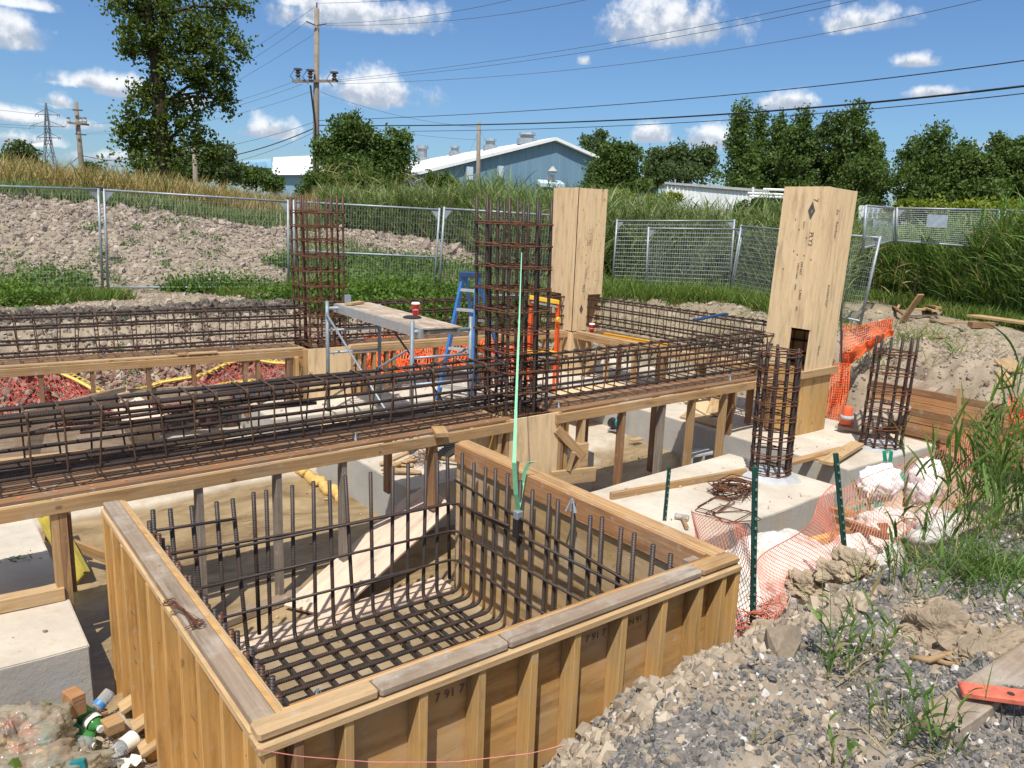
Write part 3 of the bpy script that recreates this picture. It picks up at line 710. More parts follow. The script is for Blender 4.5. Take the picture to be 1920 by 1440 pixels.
# ------------------------------------------------------------------ the rebar mat inside
matr = thing('rebar_mat', 'bottom mat of ribbed rebar with bent up ends inside the square form', 'rebar')
def arc_path(pts, r=.06, n=5):
    P = [Vector(p) for p in pts]; out = [P[0]]
    for i in range(1, len(P)-1):
        a = (P[i-1]-P[i]).normalized(); b = (P[i+1]-P[i]).normalized()
        A = P[i]+a*r; B = P[i]+b*r
        for k in range(n+1):
            t_ = k/n; out.append(A*(1-t_)**2+P[i]*2*t_*(1-t_)+B*t_**2)
    out.append(P[-1]); return out
def bar_part(name, pts, r, material, parent, n=8, bend=.06):
    mb = MB(); mb.tube(arc_path(pts, bend) if len(pts) > 2 else pts, r, n); return mb.build(name, MAT[material], parent, smooth=True)
RB = .0138
ZL = -1.125
ytop = [4.58, 4.44, 4.31, 4.18, 4.05, 3.90, 3.77, 3.62, 3.52, 3.38, 3.22, 3.12, 2.98, 2.86, 2.73, 2.6]
for i, y in enumerate(ytop):
    yy = y-.03; j = random.uniform(-.012, .012)
    bar_part('bent_bar', [(.97+random.uniform(-.01, .02), yy+j, -.12), (.965, yy, ZL), (3.11, yy, ZL+random.uniform(0, .006)), (3.11, yy+j, -.07+random.uniform(-.02, .02))], RB, 'rebar', matr, bend=.075)
xb = [.88, 1.01, 1.12, 1.24, 1.37, 1.47, 1.60, 1.68, 1.86, 1.99, 2.11, 2.23, 2.41, 2.58, 2.69, 2.84, 2.95, 3.05]
low = [1.01, 1.14, 1.27, 1.40, 1.53, 1.68, 1.84, 1.99, 2.12, 2.27, 2.42, 2.57, 2.70, 2.83, 2.95]
tops = [(x, random.uniform(-.012, .012)) for x in xb]
for i, x in enumerate(low):
    k = min(range(len(xb)), key=lambda q: abs(xb[q]-x))
    bar_part('bent_bar', [(xb[k]+random.uniform(-.01, .01), 4.63, -.095+tops[k][1]), (x, 4.62, ZL-.027), (x, 2.45, ZL-.027), (x, 2.45, -.25)], RB, 'rebar', matr, bend=.075)
    xb[k] = -9 if abs(xb[k]-x) < .09 else xb[k]
for x, dz in tops:
    if x in xb: bar_part('dowel_bar', [(x+random.uniform(-.02, .02), 4.625, -1.05), (x+random.uniform(-.03, .03), 4.63, -.095+dz)], RB, 'rebar_dark', matr)
for y in np.arange(4.40, 2.5, -.165):
    bar_part('dowel_bar', [(.955, y, -1.05), (.955, y+random.uniform(-.02, .02), -.10+random.uniform(-.03, .02))], RB, 'rebar_rust', matr)
RR = .0098
for z, xs_, ye in ((-.43, 1.02, 2.88), (-.645, 1.05, 2.75), (-.875, .98, 2.7)):
    bar_part('ring_bar', [(xs_, 4.595, z+.03), (3.085, 4.595, z-.01), (3.085, ye, z+.035)], RR, 'rebar', matr, bend=.07)
bar_part('ring_bar', [(1.0, 4.61, -.36), (2.2, 4.61, -.425), (3.07, 4.61, -.44), (3.075, 3.93, -.39)], RR, 'rebar_dark', matr, bend=.07)
bar_part('ring_bar', [(.93, 4.60, -.195), (1.475, 4.60, -.225)], RR, 'rebar', matr)
bar_part('ring_bar', [(3.09, 4.62, -.275), (3.09, 2.62, -.36)], RR, 'rebar_dark', matr)
bar_part('ring_bar', [(2.25, 4.585, -.885), (2.75, 4.585, -.885)], RR, 'rebar', matr)
mb = MB()
for i in range(120):
    x = random.choice(low); y = random.choice(ytop)-.03; c = Vector((x, y, ZL-.008))
    for s in (1, -1):
        mb.tube([c+Vector((-.02, -.02*s, -.018)), c+Vector((-.012, -.012*s, .02)), c+Vector((.012, .012*s, .02)), c+Vector((.02+random.uniform(0, .015), .02*s, -.0+random.uniform(0, .03)))], .0013, 3)
for i in range(46):
    if i % 2: c = Vector((random.choice([x for x, _ in tops]), 4.605, random.choice((-.43, -.645, -.875))))
    else: c = Vector((3.095, random.choice(ytop), random.choice((-.30, -.42, -.64, -.87))))
    mb.tube([c+Vector((-.018, -.018, -.012)), c+Vector((0, -.022, .008)), c+Vector((.018, -.018, .012)), c+Vector((.025, -.03, -.01))], .0014, 3)
mb.build('tie_wires', MAT['tie_rust'], matr)['kind'] = 'stuff'
# chairs: small grey tripod spacers
def spacer(loc, s=1., parent=None, label=None, group='grey plastic rebar spacers', rz=0.):
    mb = MB()
    for k in range(3):
        a = rz+k*2.094
        mb.hexa([Vector((math.cos(a+d)*r_, math.sin(a+d)*r_, z)) for z, rr in ((0, (.035, .038)), (.07, (.006, .008))) for (r_, d) in ((rr[0], -.35), (rr[1], -.12), (rr[1], .12), (rr[0], .35))][:8], 2)
    mb.lathe((0, 0, 0), [(.011, .0), (.006, .07)], 8)
    mb.v = [(x*s, y*s, z*s) for x, y, z in mb.v]
    o = mb.build('rebar_spacer', MAT['spacer_grey'], None, loc=loc)
    return tag(o, label, 'spacer', group)
LSP = 'small grey plastic spacer standing under the mat bars'
for (x, y) in ((1.72, 3.98), (2.45, 4.20), (1.50, 3.36), (2.12, 3.50), (2.60, 3.30), (1.3, 3.9)):
    spacer((x, y, -1.20), 1., label=LSP, rz=x)
# ------------------------------------------------------------------ beam forms and their cages
def beam_form(name, label, A, B, side, legs, wdt=.62, zt=-.135, mats=('lumber', 'lumber_brown'), legz=-1.27, leglean=0., depth_s=.6, extra=(), legmat='lumber_brown', both=True):
    # A, B: ends of the near rail's outer face line (world XY); side = unit vector across the beam
    root = thing(name, label, 'formwork', group='timber beam forms on posts')
    A = Vector((A[0], A[1], 0)); B = Vector((B[0], B[1], 0)); S = Vector((side[0], side[1], 0)); D = (B-A).normalized(); Ln = (B-A).length
    def L(s, t_, z): return A+D*s+S*t_+Vector((0, 0, z))
    nseg = max(1, int(round(Ln/3.6)))
    for i in range(nseg):
        a, b = Ln*i/nseg, Ln*(i+1)/nseg-.004
        mb = MB(); mb.bar(L(a, .019, zt-.051), L(b, .019, zt-.051+random.uniform(-.004, .004)), .038, .088); mb.build('rail', MAT[mats[0]], root, bevel=.003)
        if both:
            mb = MB(); mb.bar(L(a, wdt-.019, zt-.051), L(b, wdt-.019, zt-.051), .038, .088); mb.build('rail', MAT[mats[1]], root, bevel=.003)
        mb = MB(); mb.bar(L(a, .098, zt+.002), L(b, .098, zt+.004), .092, .024); mb.build('edge_board', MAT[mats[1]], root, bevel=.003)
        mb = MB(); mb.bar(L(a, wdt/2+.06, zt-.016), L(b, wdt/2+.06, zt-.016), wdt-.16, .018); mb.build('soffit_panel', MAT['lumber_brown'], root)
    for q in legs:
        s, t_, zb, mt_ = (list(q)+[legmat])[:4] if len(q) < 4 else q
        mb = MB(); mb.box(Vector((0, 0, (zt-.096+zb)/2))+Vector(L(s, t_, 0)), (.040, .088, zt-.096-zb), rz=math.atan2(D.y, D.x)+(0 if t_ < .3 else 0), grain=2, jit=.002)
        mb.build('leg', MAT[mt_], root, bevel=.002)
    return root, L
fb, LF = beam_form('beam_form', 'long front beam form carrying the heavy cage across the picture, orange dots on its edge', (-.9, 5.205), (4.20, 5.322), (-.023, 1),
    [(1.54, .06, -.80), (1.58, .13, -.80), (2.365, .06, -1.25, 'pole_wood'), (2.92, .06, -1.25, 'pole_wood'), (3.44, .06, -1.25, 'pole_wood'), (4.27, .07, -.80, 'lumber_brown'), (4.31, .17, -.80, 'lumber'),
     (4.16, .62, -.80), (4.95, .08, -.80, 'lumber_pale')])
fb2, LF2 = beam_form('beam_form', 'front beam form on thin posts between the middle cage and the tilted column', (4.68, 5.335), (8.26, 5.40), (-.018, 1),
    [(.10, .06, -1.25), (.36, .05, -.83, 'lumber_pale'), (.93, .06, -1.25), (1.53, .06, -1.25, 'pole_wood'), (2.02, .06, -1.25, 'lumber'), (2.60, .07, -1.25, 'lumber'), (2.92, .2, -1.2, 'lumber_brown'), (.9, .55, -1.2), (2.0, .55, -1.2)])
# orange spray dots on the brown edge board
mb = MB()
for s in np.arange(.95, 5.0, .195):
    c = LF(s, .10, -.118); a0 = random.random()*6
    mb.quadpts([c+Vector((math.cos(a0+k*.8)*random.uniform(.010, .02), math.sin(a0+k*.8)*random.uniform(.006, .011), .0012)) for k in range(8)])
tag(mb.build('spray_marks', MAT['spray_orange'], fb), 'row of faded orange spray dots')
mb = MB(); mb.bar(LF2(.30, .03, -.62), LF2(.42, .03, -.62), .09, .30, up=(0, 0, 1)); mb.build('gusset', MAT['lumber_pale'], fb2, bevel=.002)
mb = MB(); mb.bar(LF2(.02, .02, -.28), LF2(.36, .0, -.60), .04, .088); mb.build('brace', MAT['lumber'], fb2, bevel=.002)
mb = MB(); mb.bar(LF2(-.02, .02, -.76), LF2(.48, -.06, -.78), .04, .14); mb.build('brace', MAT['lumber_pale'], fb2, bevel=.002)
mb = MB(); mb.bar(LF2(.16, -.02, -.70), LF2(.20, -.04, -.52), .04, .04); mb.build('wedge', MAT['lumber'], fb2, bevel=.002)
bb, LB = beam_form('beam_form', 'rear left beam form with straw coloured rail above the red netting', (-.9, 9.84), (4.03, 9.52), (.06, 1),
    [(s, .06, zz, 'lumber_brown') for s, zz in ((1.4, -.95), (2.0, -.95), (2.5, -.95), (3.08, -.95), (3.58, -.95), (4.18, -.95), (4.34, -.95), (4.72, -.9))]+[(4.80, .0, -.92, 'lumber')], mats=('lumber', 'lumber_pale'))
bb2, LB2 = beam_form('beam_form', 'rear right beam form behind the scaffold and blue stepladder', (4.62, 9.45), (8.34, 9.33), (.03, 1),
    [(s, .06, -.80, mt_) for s, mt_ in ((.22, 'lumber_brown'), (.36, 'lumber'), (.55, 'lumber_brown'), (.66, 'lumber'), (1.33, 'lumber_brown'), (2.1, 'lumber'), (2.95, 'lumber_brown'), (3.3, 'lumber_pale'), (3.6, 'lumber'))], mats=('lumber', 'lumber_pale'))
rbm, LR = beam_form('beam_form', 'right hand beam form running away between the two plywood columns', (8.52, 5.75), (8.36, 9.24), (1, .02),
    [(s, .06, -.80, mt_) for s, mt_ in ((.5, 'lumber_pale'), (1.1, 'lumber'), (1.7, 'lumber_brown'), (2.25, 'lumber'), (2.8, 'lumber_pale'), (3.2, 'lumber_pale'))]+[(s, .55, -.9, 'lumber') for s in (.6, 1.4, 2.2, 3.0)], mats=('lumber', 'lumber_pale'), wdt=.66)
mb = MB(); mb.bar(LR(3.25, .03, -.75), LR(2.75, .03, -.22), .04, .09); mb.build('brace', MAT['lumber_pale'], rbm, bevel=.002)
mb = MB(); mb.bar(LB(4.86, .03, -.36), LB(4.86, .03, -.20), .10, .05, up=(0, 1, 0)); mb.build('post_block', MAT['lumber'], bb, bevel=.003)
def cage_beam(name, label, L, s0, s1, t0, t1, zb, zt, sp, rad, rst, zmid, hooks=True, dbl=True, jit=.012, matl='rebar_dark', mats='stirrup', sag=0.):
    root = thing(name, label, 'rebar', group='beam rebar cages')
    def bars(t_, z, s_a=s0, s_b=s1, m_=matl, r_=rad):
        n = 8; pts = []
        for i in range(n+1):
            s = s_a+(s_b-s_a)*i/n
            pts.append(L(s, t_+random.uniform(-.006, .006), z+random.uniform(-.005, .005)))
        mb = MB(); mb.tube(pts, r_, 7); mb.build('long_bar', MAT[m_], root, smooth=True)
    for t_ in (t0+.018, t1-.018):
        bars(t_, zt-.018); bars(t_, zb+.016)
        for zm in zmid: bars(t_, zm)
        if dbl:
            k = 1 if t_ < (t0+t1)/2 else -1
            bars(t_+.028*k, zt-.014, s0+.4, s1-.3, 'rebar'); bars(t_+.004*k, zmid[0]-.028, s0+1.7, s0+(s1-s0)*.62, 'rebar')
            bars(t_+.03*k, zb+.02, s0+.3, s1-.5, 'rebar')
    if dbl: bars((t0+t1)/2, zb+.02); bars((t0+t1)/2, zt-.016, s0+2.5, s1-1.5)
    n = int((s1-s0)/sp); first = None
    for i in range(n):
        s = s0+.06+i*sp+random.uniform(-.012, .012); ln = random.uniform(-jit, jit)*2.2; lw = random.uniform(-jit, jit)
        c = [L(s-ln, t0, zb), L(s+ln+lw, t0, zt), L(s+ln, t1, zt+.004), L(s-ln+lw, t1, zb)]
        mb = MB()
        if hooks:
            h1 = L(s+ln+lw+.012, t0+.062, zt-.062)
            P = arc_path([h1, c[1]+Vector((.012, 0, 0))+(c[2]-c[1]).normalized()*.03+Vector((0, 0, .012)), c[1]+Vector((.010, 0, .002)), c[0], c[3], c[2], c[1], L(s+ln+lw+.02, t0-.004, zt-.085)], .022, 3)
        else: P = arc_path([c[0]+Vector((0, 0, .06)), c[0], c[3], c[2], c[1], c[0]+Vector((0, 0, .01))], .022, 3)
        mb.tube(P, rst, 5); mb.build('stirrup', MAT[mats], root, smooth=True)
    mb = MB()
    for i in range(max(n*3, 120)):
        s = random.uniform(s0, s1); t_ = random.choice((t0, t1)); z = random.choice([zb, zt]+list(zmid)); c = L(s, t_, z)
        mb.tube([c+Vector((random.uniform(-.02, .02), -.018, -.012)), c+Vector((0, 0, .022)), c+Vector((.015, .012, -.01)), c+Vector((random.uniform(-.03, .03), random.uniform(-.03, 0), random.uniform(-.05, .0)))], .0015, 3)
    mb.build('tie_wires', MAT['tie_rust'], root)['kind'] = 'stuff'
    return root
def LFc(s, t_, z): return Vector((-.9+s, 5.375+.0195*(s)+t_, z))
cage_beam('beam_cage', 'heavy front beam cage of doubled ribbed bars with hooked stirrups, left of the middle cage', LFc, 0, 5.3, 0, .30, -.035, .375, .193, .0138, .0068, (.245, .085))
cage_beam('beam_cage', 'front beam cage between the middle cage and the tilted column', LFc, 5.3, 9.35, .0, .30, -.04, .36, .160, .0130, .0066, (.235, .10), dbl=False, jit=.008)
def LBc(s, t_, z): return LB(s, t_+.10, z)
cage_beam('beam_cage', 'rear left beam cage in front of the green bank', LBc, 0, 5.0, 0, .27, -.05, .40, .195, .0130, .0062, (.26, .10), hooks=True, dbl=False, jit=.008)
def LBc2(s, t_, z): return LB2(s, t_+.13, z)
cage_beam('beam_cage', 'rear right beam cage behind the blue stepladder', LBc2, -.1, 3.95, 0, .27, -.05, .42, .195, .0130, .0062, (.26, .10), hooks=False, dbl=False, jit=.008, mats='tie_rust')
def LRc(s, t_, z): return LR(s, t_+.27, z)
cage_beam('beam_cage', 'right hand beam cage running between the two plywood columns', LRc, -.5, 3.6, 0, .30, -.04, .40, .155, .0125, .0062, (.25, .10), hooks=False, dbl=False, jit=.006)
# ------------------------------------------------------------------ column cages
def col_cage(name, label, cx, cy, z0, z1, half, nside, rad, sp, round_=False, rz=0., matl='rebar_dark', group=None, jag=.05, lean=(0, 0), ztie0=None):
    root = thing(name, label, 'rebar', (cx, cy, z0), rz, group)
    H = z1-z0; pts = []
    if round_:
        for k in range(nside): a = 2*math.pi*k/nside+.2; pts.append((half*math.cos(a), half*math.sin(a)))
    else:
        for k in range(nside):
            f = -half+2*half*k/(nside-1)
            pts += [(f, -half), (f, half)]
            if 0 < k < nside-1: pts += [(-half, f), (half, f)]
    def top(z): return Vector((lean[0]*z/H, lean[1]*z/H, z))
    for (x, y) in pts:
        ph = random.uniform(-1, 1)*.006
        mb = MB(); mb.tube([top(z)+Vector((x+math.sin(z*2.2+ph*400)*.005, y+math.cos(z*1.7+ph*300)*.005, 0)) for z in np.linspace(0, H+random.uniform(-jag, .02), 9)], rad, 7)
        mb.build('vertical_bar', MAT[matl], root, smooth=True)
    z = ztie0 if ztie0 is not None else .12
    while z < H-.05:
        hh_ = half+rad+.004; a = random.uniform(-.015, .015); b = random.uniform(-.015, .015)
        mb = MB()
        if round_:
            loop = [top(z)+Vector((hh_*math.cos(2*math.pi*k/nside+.2), hh_*math.sin(2*math.pi*k/nside+.2), a*math.cos(k)+b*math.sin(k*.9))) for k in range(nside+1)]
            loop.append(loop[1]*.75+top(z)*.25); mb.tube(loop, .0068, 5); mb.tube([v+Vector((0, 0, .030+.012*math.sin(k))) for k, v in enumerate(loop)], .0062, 5)
            mb.tube([top(z)+Vector((hh_*math.cos(2*math.pi*k/nside+.2), hh_*math.sin(2*math.pi*k/nside+.2), .022+b*math.cos(k))) for k in range(0, nside+1, 2)], .0045, 4)
        else:
            q = [Vector((-hh_, -hh_, a)), Vector((hh_, -hh_, b)), Vector((hh_, hh_, -a)), Vector((-hh_, hh_, -b))]
            mb.tube(arc_path([top(z)+v for v in (q[0]*.82+Vector((0, .0, .0)), q[0], q[1], q[2], q[3], q[0]+Vector((0, 0, .012)), q[0]+Vector((.06, .06, .012)))], .02, 3), .0068, 5)
            for (lo, hi) in ((-hh_, half*.34), (-half*.34, hh_)):
                mb.tube(arc_path([top(z+.014)+Vector(v) for v in ((lo, -hh_, a), (hi, -hh_, -b), (hi, hh_, a), (lo, hh_, b), (lo, -hh_, .006))], .02, 3), .0062, 4)
            mb.tube(arc_path([top(z+.024)+Vector(v) for v in ((-hh_, -half*.34, b), (hh_, -half*.34, a), (hh_, half*.34, -b), (-hh_, half*.34, a), (-hh_, -half*.34, .0))], .02, 3), .0062, 4)
        mb.build('tie', MAT['tie_rust'], root, smooth=True)
        z += sp+random.uniform(-.012, .012)
    return root
col_cage('column_cage', 'tall square rebar column cage in the middle with the pale green strap', 4.43, 5.70, -.62, 1.79, .235, 4, .0155, .19, rz=.02, lean=(-.06, .0), ztie0=.10)
col_cage('column_cage', 'tall square rebar column cage left of the scaffold, before the wire fence', 4.34, 9.76, -.6, 1.81, .245, 4, .0142, .19, matl='rebar_rust', lean=(-.03, 0))
c1 = col_cage('column_cage', 'short round rebar cage on the footing beside the wire loops', 6.70, 4.38, -.80, .50, .185, 11, .0150, .165, True, jag=.10, ztie0=.05, lean=(.02, .04))
c2 = col_cage('column_cage', 'short round rebar cage farthest right beside the sloping plank', 8.73, 4.32, -.80, .46, .215, 12, .0140, .20, True, jag=.03, ztie0=.05, lean=(.05, .0))
def grout_patch(label, cx, cy, r):
    mb = MB(); n = 26; import mathutils
    V_ = []; R_ = 7
    for j in range(R_+1):
        for k in range(n):
            a = 2*math.pi*k/n; f = 1-j/R_
            rr = r*f*(1+.18*noise.noise(Vector((math.cos(a)*2, math.sin(a)*2, cx))))
            z = .050*(1-f**3)+(.022*noise.noise(Vector((rr*math.cos(a)*28, rr*math.sin(a)*28, cx*3))) if j else -.012)
            V_.append((cx+rr*math.cos(a), cy+rr*math.sin(a), -.80+max(z, -.012)))
    mb.v = V_
    for j in range(R_):
        for k in range(n):
            k2 = (k+1) % n; mb.f.append((j*n+k, j*n+k2, (j+1)*n+k2, (j+1)*n+k)); mb.uv += [(0, 0)]*4
    tag(mb.build('grout_patch', MAT['grout']), label, 'grout', 'rough grout around the cage feet')
grout_patch('rough grey grout round the foot of the near round cage', 6.70, 4.38, .30)
grout_patch('rough grey grout round the foot of the far round cage', 8.73, 4.32, .30)
# ------------------------------------------------------------------ square bases of the two tall cages
def base_form(label, cx, cy, h, zt, zb, material='ply_fresh'):
    root = thing('column_base_form', label, 'formwork', group='plywood forms below the tall cages')
    for sx_, sy_ in ((0, -1), (0, 1), (-1, 0), (1, 0)):
        mb = MB()
        if sy_: mb.box((cx, cy+sy_*(h-.009), (zt+zb)/2), (2*h, .018, zt-zb), grain=2)
        else: mb.box((cx+sx_*(h-.009), cy, (zt+zb)/2-.002), (.018, 2*h-.037, zt-zb-.004), grain=2)
        mb.build('panel', MAT[material], root)
    for sx_ in (-1, 1):
        mb = MB(); mb.box((cx+sx_*(h+.020), cy-h+.044, (zt+zb)/2-.003), (.038, .088, zt-zb), grain=2); mb.build('corner_post', MAT['lumber'], root, bevel=.002)
        mb = MB(); mb.box((cx+sx_*(h+.13), cy-h+.065, (zt-.09+zb)/2), (.040, .088, zt-zb-.1), grain=2); mb.build('corner_post', MAT['stud_amber_deep'], root, bevel=.002)
    return root
base_form('plywood base box under the middle cage, strap shadow down its face', 4.44, 5.64, .285, -.125, -.81)
base_form('plywood base box under the left tall cage beside the scaffold leg', 4.33, 9.76, .30, -.125, -.81)
# ------------------------------------------------------------------ plywood columns
def ply_column(label, cx, cy, s, zt, znotch, zlow, zb, notch_x, notch_y, lean, marks):
    # cx, cy is the near corner; s the side. notch_x: (y0,y1) cut from the face looking to -X, notch_y: (x0,x1) cut from the face looking to -Y
    root = thing('plywood_column', label, 'formwork', (cx, cy, zlow), group='plywood column forms')
    root.rotation_euler = (0, lean, 0)
    t_ = .018; Z = lambda z: z-zlow
    def face_x(x, n0, n1, name='panel', m_='ply_fresh'):
        mb = MB(); out = [(0, zlow), (0, zt), (s, zt), (s, zlow)]
        if n0 is not None:
            if n0 <= .01: out = [(0, znotch), (0, zt), (s, zt), (s, zlow), (n1, zlow), (n1, znotch)]
            else: out = [(0, zlow), (0, zt), (s, zt), (s, znotch), (n0, znotch), (n0, zlow)]
        A = [Vector((x, y, Z(z))) for y, z in out]; B = [p+Vector((t_, 0, 0)) for p in A]
        off = random.uniform(0, 30)
        mb.quadpts(A[::-1], [(p.y+off, p.z+off) for p in A[::-1]]); mb.quadpts(B, [(p.y+off, p.z+off) for p in B])
        for i in range(len(A)):
            j = (i+1) % len(A); mb.quadpts([A[i], A[j], B[j], B[i]], [(0, 0), (.1, 0), (.1, .02), (0, .02)])
        return mb.build(name, MAT[m_], root)
    def face_y(y, n0, n1, m_='ply_fresh'):
        mb = MB(); out = [(t_, zlow), (t_, zt-.004), (s-t_, zt-.004), (s-t_, zlow)]
        if n0 is not None: out = [(0, zlow), (0, zt-.004), (s-t_, zt-.004), (s-t_, znotch), (n0, znotch), (n0, zlow)]
        A = [Vector((x, y, Z(z))) for x, z in out]; B = [p+Vector((0, t_, 0)) for p in A]
        off = random.uniform(0, 30)
        mb.quadpts(A, [(p.x+off, p.z+off) for p in A]); mb.quadpts(B[::-1], [(p.x+off, p.z+off) for p in B[::-1]])
        for i in range(len(A)):
            j = (i+1) % len(A); mb.quadpts([A[j], A[i], B[i], B[j]], [(0, 0), (.1, 0), (.1, .02), (0, .02)])
        return mb.build('panel', MAT[m_], root)
    px_ = face_x(0, *(notch_x or (None, None))); face_x(s-t_, None, None)
    py_ = face_y(-.001, *(notch_y or (None, None)), m_='ply_fresh'); face_y(s-t_, None, None)
    for fn in marks: fn(root, Z, px_, py_)
    return root
def mark_set(face, spec):
    def f(root, Z, px_, py_):
        root = px_ if face == 'x' else py_
        for kind, a, z, size, s in spec:
            if face == 'x': O = Vector((0, a, Z(z))); U = Vector((0, -1, 0))
            else: O = Vector((a, 0, Z(z))); U = Vector((1, 0, 0))
            N = Vector((-1, 0, 0)) if face == 'x' else Vector((0, -1, 0))
            up_ = Vector((0, 0, 1))
            if kind == 'diamond':
                mb = MB(); c = O+N*.003
                rim = [c+up_*size*1.35, c+U*size*.62, c-up_*size*1.35, c-U*size*.62]; inn = [c+(q-c)*.30 for q in rim]
                for k in range(4): mb.quadpts([rim[k], rim[(k+1) % 4], inn[(k+1) % 4], inn[k]][::-1])
                mb.quadpts([c+up_*size*.9-U*size*.05, c+U*size*.10+up_*size*.4, c-up_*size*.3, c-U*size*.16-up_*size*.1][::-1])
                mb.build('grade_stamp', MAT['ink'], root)
            elif kind == 'down':     # writing that runs down the sheet
                text_part('grade_stamp', s, O+N*.0, -up_, U, size, 'ink', root)
            elif kind == 'downsoft': text_part('grade_stamp', s, O, -up_, U, size, 'ink_soft', root)
            elif kind == 'holes':
                mb = MB(); rr = random.Random(int(a*100+z*77))
                for k in range(s):
                    c = O+U*rr.uniform(-.2, .2)+up_*rr.uniform(-.6, .6)+N*.003
                    mb.quadpts([c+U*size*math.cos(q)+up_*size*1.5*math.sin(q) for q in np.linspace(0, 5.2, 6)])
                mb.build('nail_holes', MAT['ink_soft'], root)
    return f
ply_column('pale square plywood column form farther back, standing upright beside the orange stepladder', 8.35, 9.26, .60, 2.09, .45, -.12, -.8, (.30, .60), (.30, .60), 0.,
    [mark_set('y', [('down', .27, 1.42, .05, 'T'), ('down', .22, 1.28, .045, 'ALL'), ('downsoft', .26, 1.3, .05, 'PLY'), ('down', .2, 1.08, .035, 'K'), ('down', .19, .98, .04, 'TY'), ('downsoft', .22, .86, .035, 'EXTERIOR'),
        ('down', .17, .60, .07, 'PLY'), ('diamond', .17, .22, .06, ''), ('down', .22, .44, .02, 'QUALITY'), ('holes', .28, 1.0, .007, 16)])])
ply_column('tilted square plywood column form nearer the camera, diamond stamp on its left face', 8.27, 5.10, .585, 2.09, .47, -.02, -.8, (.0, .25), None, math.radians(2.5),
    [mark_set('x', [('down', .18, 1.96, .085, '7'), ('diamond', .19, 1.82, .075, ''), ('down', .27, 1.70, .022, 'QUALITY'), ('down', .175, 1.58, .075, 'PLY3'), ('down', .235, 1.24, .042, 'SYP EXT'), ('down', .275, 1.22, .030, 'STRUCTURAL'),
        ('down', .275, .98, .028, '19MM'), ('down', .205, .92, .045, 'CAN3'), ('down', .22, .72, .035, 'ALL'), ('holes', .3, 1.2, .008, 8)]),
     mark_set('y', [('down', .20, 1.86, .07, '2x'), ('downsoft', .22, 1.72, .07, 'lumber'), ('downsoft', .24, 1.0, .08, 'exterior'), ('downsoft', .22, .28, .06, 'form')])])
# lower boxes of the two columns
lb = thing('column_lower_form', 'brown lower plywood box under the tilted column with a nailed batten', 'formwork', group='lower column forms')
mb = MB(); mb.box((8.27+.30, 5.11+.27, -.415), (.60, .54, .77), grain=2); mb.build('box_panel', MAT['stud_amber_deep'], lb, bevel=.003)
mb = MB(); mb.bar((8.20, 5.088, -.055), (8.96, 5.088, -.045), .038, .085); mb.build('batten', MAT['lumber_pale'], lb, bevel=.002)
for y in (5.45, 5.75): mb = MB(); mb.box((8.20, y, -.45), (.09, .04, .66), grain=2); mb.build('kicker', MAT['lumber_brown'], lb, bevel=.002)
lb = thing('column_lower_form', 'plywood base under the upright column with two splayed side boards', 'formwork', group='lower column forms')
mb = MB(); mb.box((8.35+.19, 9.27+.19, -.47), (.38, .38, .66), grain=2); mb.build('box_panel', MAT['ply_fresh'], lb, bevel=.003)
mb = MB(); mb.hexa([(8.33, 9.30, -.80), (8.35, 9.30, -.80), (8.35, 9.88, -.80), (8.33, 9.88, -.80), (8.335, 9.30, -.14), (8.353, 9.30, -.14), (8.353, 9.5, -.14), (8.335, 9.5, -.14)]); mb.build('splayed_board', MAT['ply_fresh'], lb)
mb = MB(); mb.hexa([(8.38, 9.24, -.80), (8.86, 9.24, -.80), (8.86, 9.26, -.80), (8.38, 9.26, -.80), (8.38, 9.245, -.14), (8.62, 9.245, -.14), (8.62, 9.263, -.14), (8.38, 9.263, -.14)]); mb.build('splayed_board', MAT['ply_fresh'], lb)
# ------------------------------------------------------------------ vegetation builders
def strips(B, Dv, H, Wd, bend, segs=3, wprof=None):
    # B base (n,3), Dv growth direction (n,3), H lengths, Wd widths, bend (n,3) displacement at the tip
    n = len(B); ts = np.linspace(0, 1, segs+1)
    a = rs.uniform(0, 2*np.pi, n); side = np.stack([np.cos(a), np.sin(a), np.zeros(n)], 1)
    side -= Dv*np.sum(side*Dv, 1)[:, None]; side /= np.maximum(np.linalg.norm(side, axis=1), 1e-6)[:, None]
    if wprof is None: wprof = np.interp(ts, [0, .35, .8, 1], [.7, 1, .55, .04])
    V = np.zeros((n, segs+1, 2, 3))
    for i, t_ in enumerate(ts):
        c = B+Dv*(H*t_)[:, None]+bend*(t_*t_)
        w_ = side*(Wd*wprof[i]*.5)[:, None]
        V[:, i, 0] = c-w_; V[:, i, 1] = c+w_
    base = (np.arange(n)*(segs+1)*2)[:, None, None]
    F = np.array([[2*i, 2*i+1, 2*i+3, 2*i+2] for i in range(segs)])[None]+base
    return V.reshape(-1, 3), F.reshape(-1, 4)
